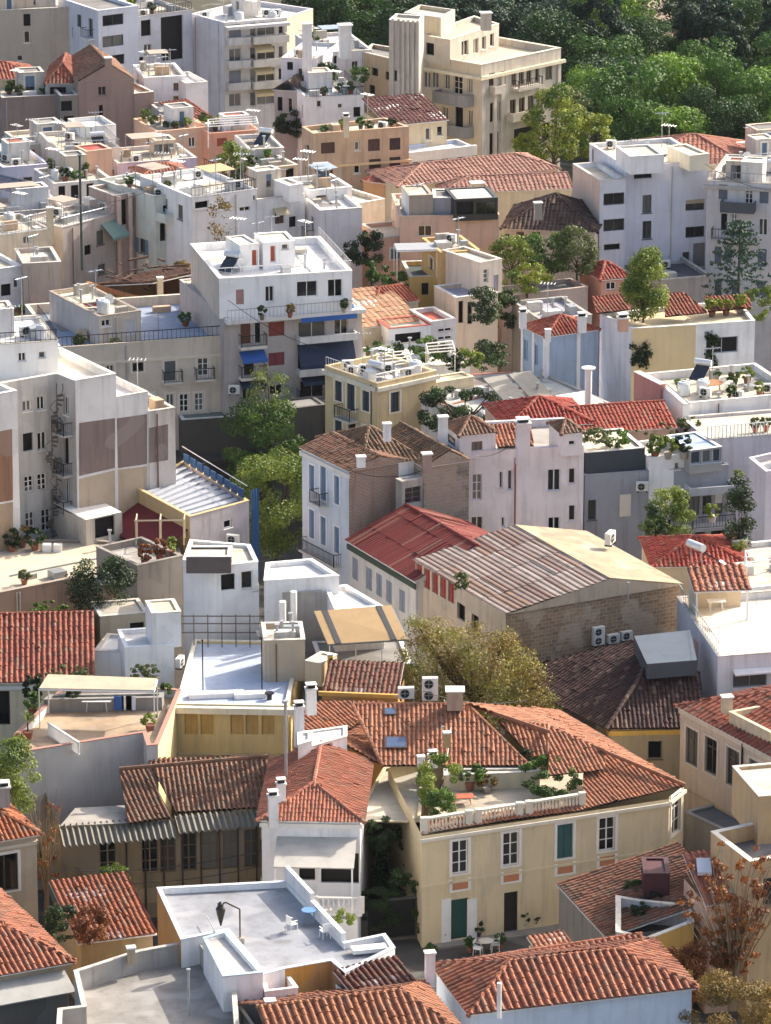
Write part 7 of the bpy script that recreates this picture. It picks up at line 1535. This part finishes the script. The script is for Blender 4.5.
b = bld('white_gable_cottage', 'white cottage with a bluish gable roof and one square window at the left', 'house', (24, 196), (50, 190), 12.8, d=5); b.win('F', [(38, 204, 7, 9, 'n')]); b.walls(wall('cfcad4', .3), gable=b.pitched(tilemat('7a7c88', '646674', .2), .8, 'v', h0=0, h1=0, tw=.5, amp=.03)); simple('blue_roof_cottage', 'low bluish roofed cottage cut by the left edge', (-20, 193), (24, 190), 12.2, 5, wall('c4c2cc', .3), flatroof('74809c', .3), [(3, 204, 6, 8, 'k')])
simple('grey_low_row', 'low grey row with small dark openings below the white cottage', (-20, 215), (66, 208), 12.2, 5, wall('b4aaa4', .5), R_CREAM, [(20, 222, 8, 5, 'k')], eq=('the low grey row', 6, dict(pipe=4, ac=2, pot=2)))
# ------------------------------------------------------------------ the wooded park
m = MB(); m.face([(-60, 425, .05), (160, 425, .05), (160, 900, .05), (-60, 900, .05)]); tag(m.build('park_ground', flatroof('3c3a26', .5)), kind='structure')
m = MB(); q = [P(636, 42, .1), P(690, 36, .1), P(700, 2, .1), P(650, -6, .1)]; m.face(q); tag(m.build('park_path', flatroof('8c7a68', .4)), kind='structure')
KINDS_ = [('round', 'park_mid', 'leafy', 'round mid green tree in the wooded park'), ('round', 'park_bright', 'leafy', 'sunlit bright green round tree in the wooded park'), ('round', 'park_dark', 'leafy', 'dark rounded tree in the wooded park'), ('umbrella', 'pine', 'pine', 'dark flat topped pine in the wooded park'), ('cone', 'pine', 'pine', 'dark conical pine in the wooded park'), ('column', 'cypress', 'cypress', 'narrow dark cypress in the wooded park'), ('round', 'teal', 'leafy', 'bluish green tree in the wooded park')]
PT = {}
def park(kind, X, Y, W, H, rz):
    sh, col, nm, lab = KINDS_[kind]; key = kind
    if key not in PT:
        r = tree(0, 0, 0, {'cone': 6, 'column': 2.6}.get(sh, 9), {'cone': 15, 'column': 13, 'umbrella': 13}.get(sh, 10), lab, col, sh, dens=1.0, lk=2.7, name=nm + '_tree', trunk=.12 if sh != 'umbrella' else .45, seed=40 + kind, group='%s trees of the park' % lab.split(' in ')[0], at=V((X, Y, 0)))
        PT[key] = (r, {'cone': 6, 'column': 2.6}.get(sh, 9), {'cone': 15, 'column': 13, 'umbrella': 13}.get(sh, 10)); o = r
    else: o = copy_tree(PT[key][0], V((X, Y, 0)), rz)
    o.scale = (W / PT[key][1], W / PT[key][1], H / PT[key][2]); o.rotation_euler.z = rz
r_ = random.Random(77)
Y = 446.0
while Y < 566:
    X = -14 + r_.uniform(0, 4)
    while X < 56:
        px, py = proj(V((X, Y, 0)))
        d0 = (V((X, Y, 0)) - EYE).length
        ok = 305 < px < 800 and not (px < 572 and py > 95) and not (px < 400 and py > 66)
        if 644 < px < 684 and -20 < py < 44: ok = False
        low = .45 if 640 < px < 690 and py < 118 else 1
        if ok:
            t = (Y - 446) / 110 + (.12 if px > 690 else 0); u = r_.random()
            if t < .3: k = 1 if u < .5 else 0 if u < .8 else 2 if u < .92 else 6
            elif t < .55: k = 0 if u < .3 else 2 if u < .5 else 6 if u < .62 else 1 if u < .7 else 4 if u < .85 else 3
            else: k = 2 if u < .22 else 6 if u < .38 else 4 if u < .8 else 3 if u < .9 else 5
            W = r_.choice((5, 6, 7, 8, 9.5)) if k not in (4, 5) else (r_.uniform(5, 7) if k == 4 else 2.6)
            park(k if low == 1 else 0, X, Y, W * (.6 + .4 * low), low * r_.uniform(5.5, 10) * (1 if k not in (4, 5) else 1.7), r_.uniform(0, 6))
        X += r_.uniform(4.6, 7.4)
    Y += 5.8
for px, py, w_, h_, c_, s_, l in ((553, 172, 56, 84, 'yellow', 'round', 'yellowing tree beside the art deco building'), (596, 165, 40, 50, 'yellow', 'round', 'low yellow green tree before the wooded park'), (575, 150, 34, 66, 'olive', 'round', 'olive tree in front of the park edge'), (527, 172, 30, 40, 'yellow', 'round', 'yellow green tree at the foot of the art deco facade')): tree(px, py, 5, w_, h_, l, c_, s_, leaf=.26, trunk=.08)
tree(600, 172, 2, 12, 44, 'single slim dark cypress at the park edge', 'cypress', 'column', n=1500, leaf=.25, trunk=.03)
for i, (px, py) in ((4, (320, 40)), (5, (345, 38)), (6, (372, 40))): 
    tree(px, py, 0, 40, 60, ['round tree over the top left corner roofs', 'bushy tree behind the blank beige house', 'dark tree behind the ribbon window house', 'tree rising behind the dark recess house', 'yellow green tree left of the white deck house', 'mid green tree behind the white block stack', 'olive tree left of the fluted tower', 'tall tree above the white stack house', 'high bushy tree behind the sunny deck', 'dark tree beside the top of the fluted tower', 'tall dark tree behind the top storey of the art deco building'][i], ('mid', 'bright', 'dark', 'mid', 'yellow', 'mid', 'olive', 'bright', 'mid', 'dark', 'dark')[i], n=2400, leaf=.32, trunk=.1)
HAZE = .00002
# ------------------------------------------------------------------ ground, sky, light, camera
g = MB(); g.face([(-1500, -300, 0), (1500, -300, 0), (1500, 3000, 0), (-1500, 3000, 0)])
tag(g.build('ground', flatroof('45423e', .4)), kind='structure')
hz = MB().box(-260, -40, -1, 260, 760, 118).build('haze', [])
hm = bpy.data.materials.new('haze_air'); hm.use_nodes = True; hn = hm.node_tree; hn.nodes.clear()
hv = hn.nodes.new('ShaderNodeVolumePrincipled'); hv.inputs['Density'].default_value = HAZE; hv.inputs['Color'].default_value = (.82, .88, 1, 1); hv.inputs['Anisotropy'].default_value = .2
ho = hn.nodes.new('ShaderNodeOutputMaterial'); hn.links.new(hv.outputs[0], ho.inputs['Volume']); hz.data.materials.append(hm); tag(hz, kind='stuff')
w = bpy.data.worlds.new('World'); SC.world = w; w.use_nodes = True
nt = w.node_tree; nt.nodes.clear()
sky = nt.nodes.new('ShaderNodeTexSky'); sky.sky_type = 'NISHITA'; sky.sun_disc = False
EL, AZ = RAD(32), RAD(38)      # the sun stands to the right and a little behind the town
sd = V((math.cos(EL) * math.cos(AZ), math.cos(EL) * math.sin(AZ), math.sin(EL)))
sky.sun_elevation = EL; sky.sun_rotation = math.pi / 2 - AZ; sky.air_density = 1.0; sky.dust_density = 5; sky.ozone_density = .7
bg = nt.nodes.new('ShaderNodeBackground'); bg.inputs[1].default_value = .15
wo = nt.nodes.new('ShaderNodeOutputWorld'); nt.links.new(sky.outputs[0], bg.inputs[0]); nt.links.new(bg.outputs[0], wo.inputs[0])
L = bpy.data.lights.new('sun', 'SUN'); L.energy = 3.6; L.angle = RAD(.5); L.color = (1, .93, .82)
lo = bpy.data.objects.new('sun', L); COL.objects.link(lo); lo.rotation_euler = sd.to_track_quat('Z', 'Y').to_euler()
cam = bpy.data.cameras.new('camera'); co = bpy.data.objects.new('camera', cam); COL.objects.link(co)
co.location = EYE; co.rotation_euler = (math.pi / 2 - PIT, 0, 0)
cam.sensor_fit = 'VERTICAL'; cam.sensor_height = 24; cam.lens = 24 * F / 1024; cam.clip_start = 1; cam.clip_end = 6000
SC.camera = co
SC.render.resolution_x, SC.render.resolution_y = 771, 1024
vs = SC.view_settings; vs.view_transform = 'Standard'; vs.look = 'None'; vs.gamma = 1; vs.use_curve_mapping = False; vs.exposure = EXPO if 'EXPO' in globals() else 1.0
SC.cycles.max_bounces = 6; SC.cycles.diffuse_bounces = 3; SC.cycles.use_denoising = True
# things that other things hide completely are left out
for n_ in 'potted_plant.008 potted_plant.022 potted_plant.023 vent_pipe.016 vent_pipe.017 potted_plant.026 potted_plant.027 potted_plant.032 vent_pipe.019 vent_pipe.022 vent_pipe.026 vent_pipe.028 vent_pipe.030 tree.008 potted_plant.051 vent_pipe.039 satellite_dish.002 blue_left_terrace water_tank.006 potted_plant.058 vent_pipe.056 vent_pipe.057 vent_pipe.062 vent_pipe.063 air_conditioner.025 potted_plant.065 vent_pipe.066 vent_pipe.067 air_conditioner.028 air_conditioner.029 vent_pipe.072 vent_pipe.074 air_conditioner.033 vent_pipe.077 vent_pipe.079 vent_pipe.081 potted_plant.079 vent_pipe.082 potted_plant.082 potted_plant.085 vent_pipe.086 tv_antenna.042 tv_antenna.043 tv_antenna.044 vent_pipe.090 potted_plant.087 potted_plant.090 vent_pipe.091 tv_antenna.045 water_tank.012 potted_plant.098 potted_plant.101 potted_plant.102 potted_plant.106 potted_plant.107 vent_pipe.096 vent_pipe.102 vent_pipe.103 vent_pipe.104 vent_pipe.106 vent_pipe.107 vent_pipe.110 vent_pipe.111 satellite_dish.005 vent_pipe.114 potted_plant.115 vent_pipe.118 blue_roof_cottage air_conditioner.047 leafy_tree.020 leafy_tree.025 leafy_tree.030 leafy_tree.049 leafy_tree.053 pine_tree.021 pine_tree.022 cypress_tree.003 pine_tree.023 pine_tree.024 leafy_tree.056 leafy_tree.058 pine_tree.025 leafy_tree.059 pine_tree.026 cypress_tree.004 cypress_tree.005 pine_tree.027 pine_tree.028 pine_tree.029 pine_tree.030 pine_tree.031 leafy_tree.060 pine_tree.032 pine_tree.033 pine_tree.034 cypress_tree.006 leafy_tree.061 pine_tree.035 pine_tree.036 leafy_tree.062 leafy_tree.063 leafy_tree.064 leafy_tree.065 pine_tree.037 pine_tree.038 pine_tree.039 pine_tree.040 leafy_tree.066 leafy_tree.067 leafy_tree.068 pine_tree.041 pine_tree.042 leafy_tree.069 pine_tree.043 leafy_tree.070 pine_tree.044 pine_tree.045 pine_tree.046 pine_tree.047 pine_tree.048 pine_tree.049 pine_tree.050 pine_tree.051 leafy_tree.071 pine_tree.052 leafy_tree.072 pine_tree.053 pine_tree.054 leafy_tree.073 leafy_tree.074 leafy_tree.075 pine_tree.055 pine_tree.056 leafy_tree.076 pine_tree.057 pine_tree.058 leafy_tree.077 leafy_tree.078 pine_tree.059 leafy_tree.079 leafy_tree.080 leafy_tree.081 pine_tree.060 leafy_tree.082 pine_tree.061 pine_tree.062 leafy_tree.083 cypress_tree.007 leafy_tree.084 pine_tree.063 leafy_tree.085 pine_tree.064 leafy_tree.086 tree.022'.split():
    o_ = bpy.data.objects.get(n_)
    if o_:
        for c_ in list(o_.children_recursive): bpy.data.objects.remove(c_)
        bpy.data.objects.remove(o_)
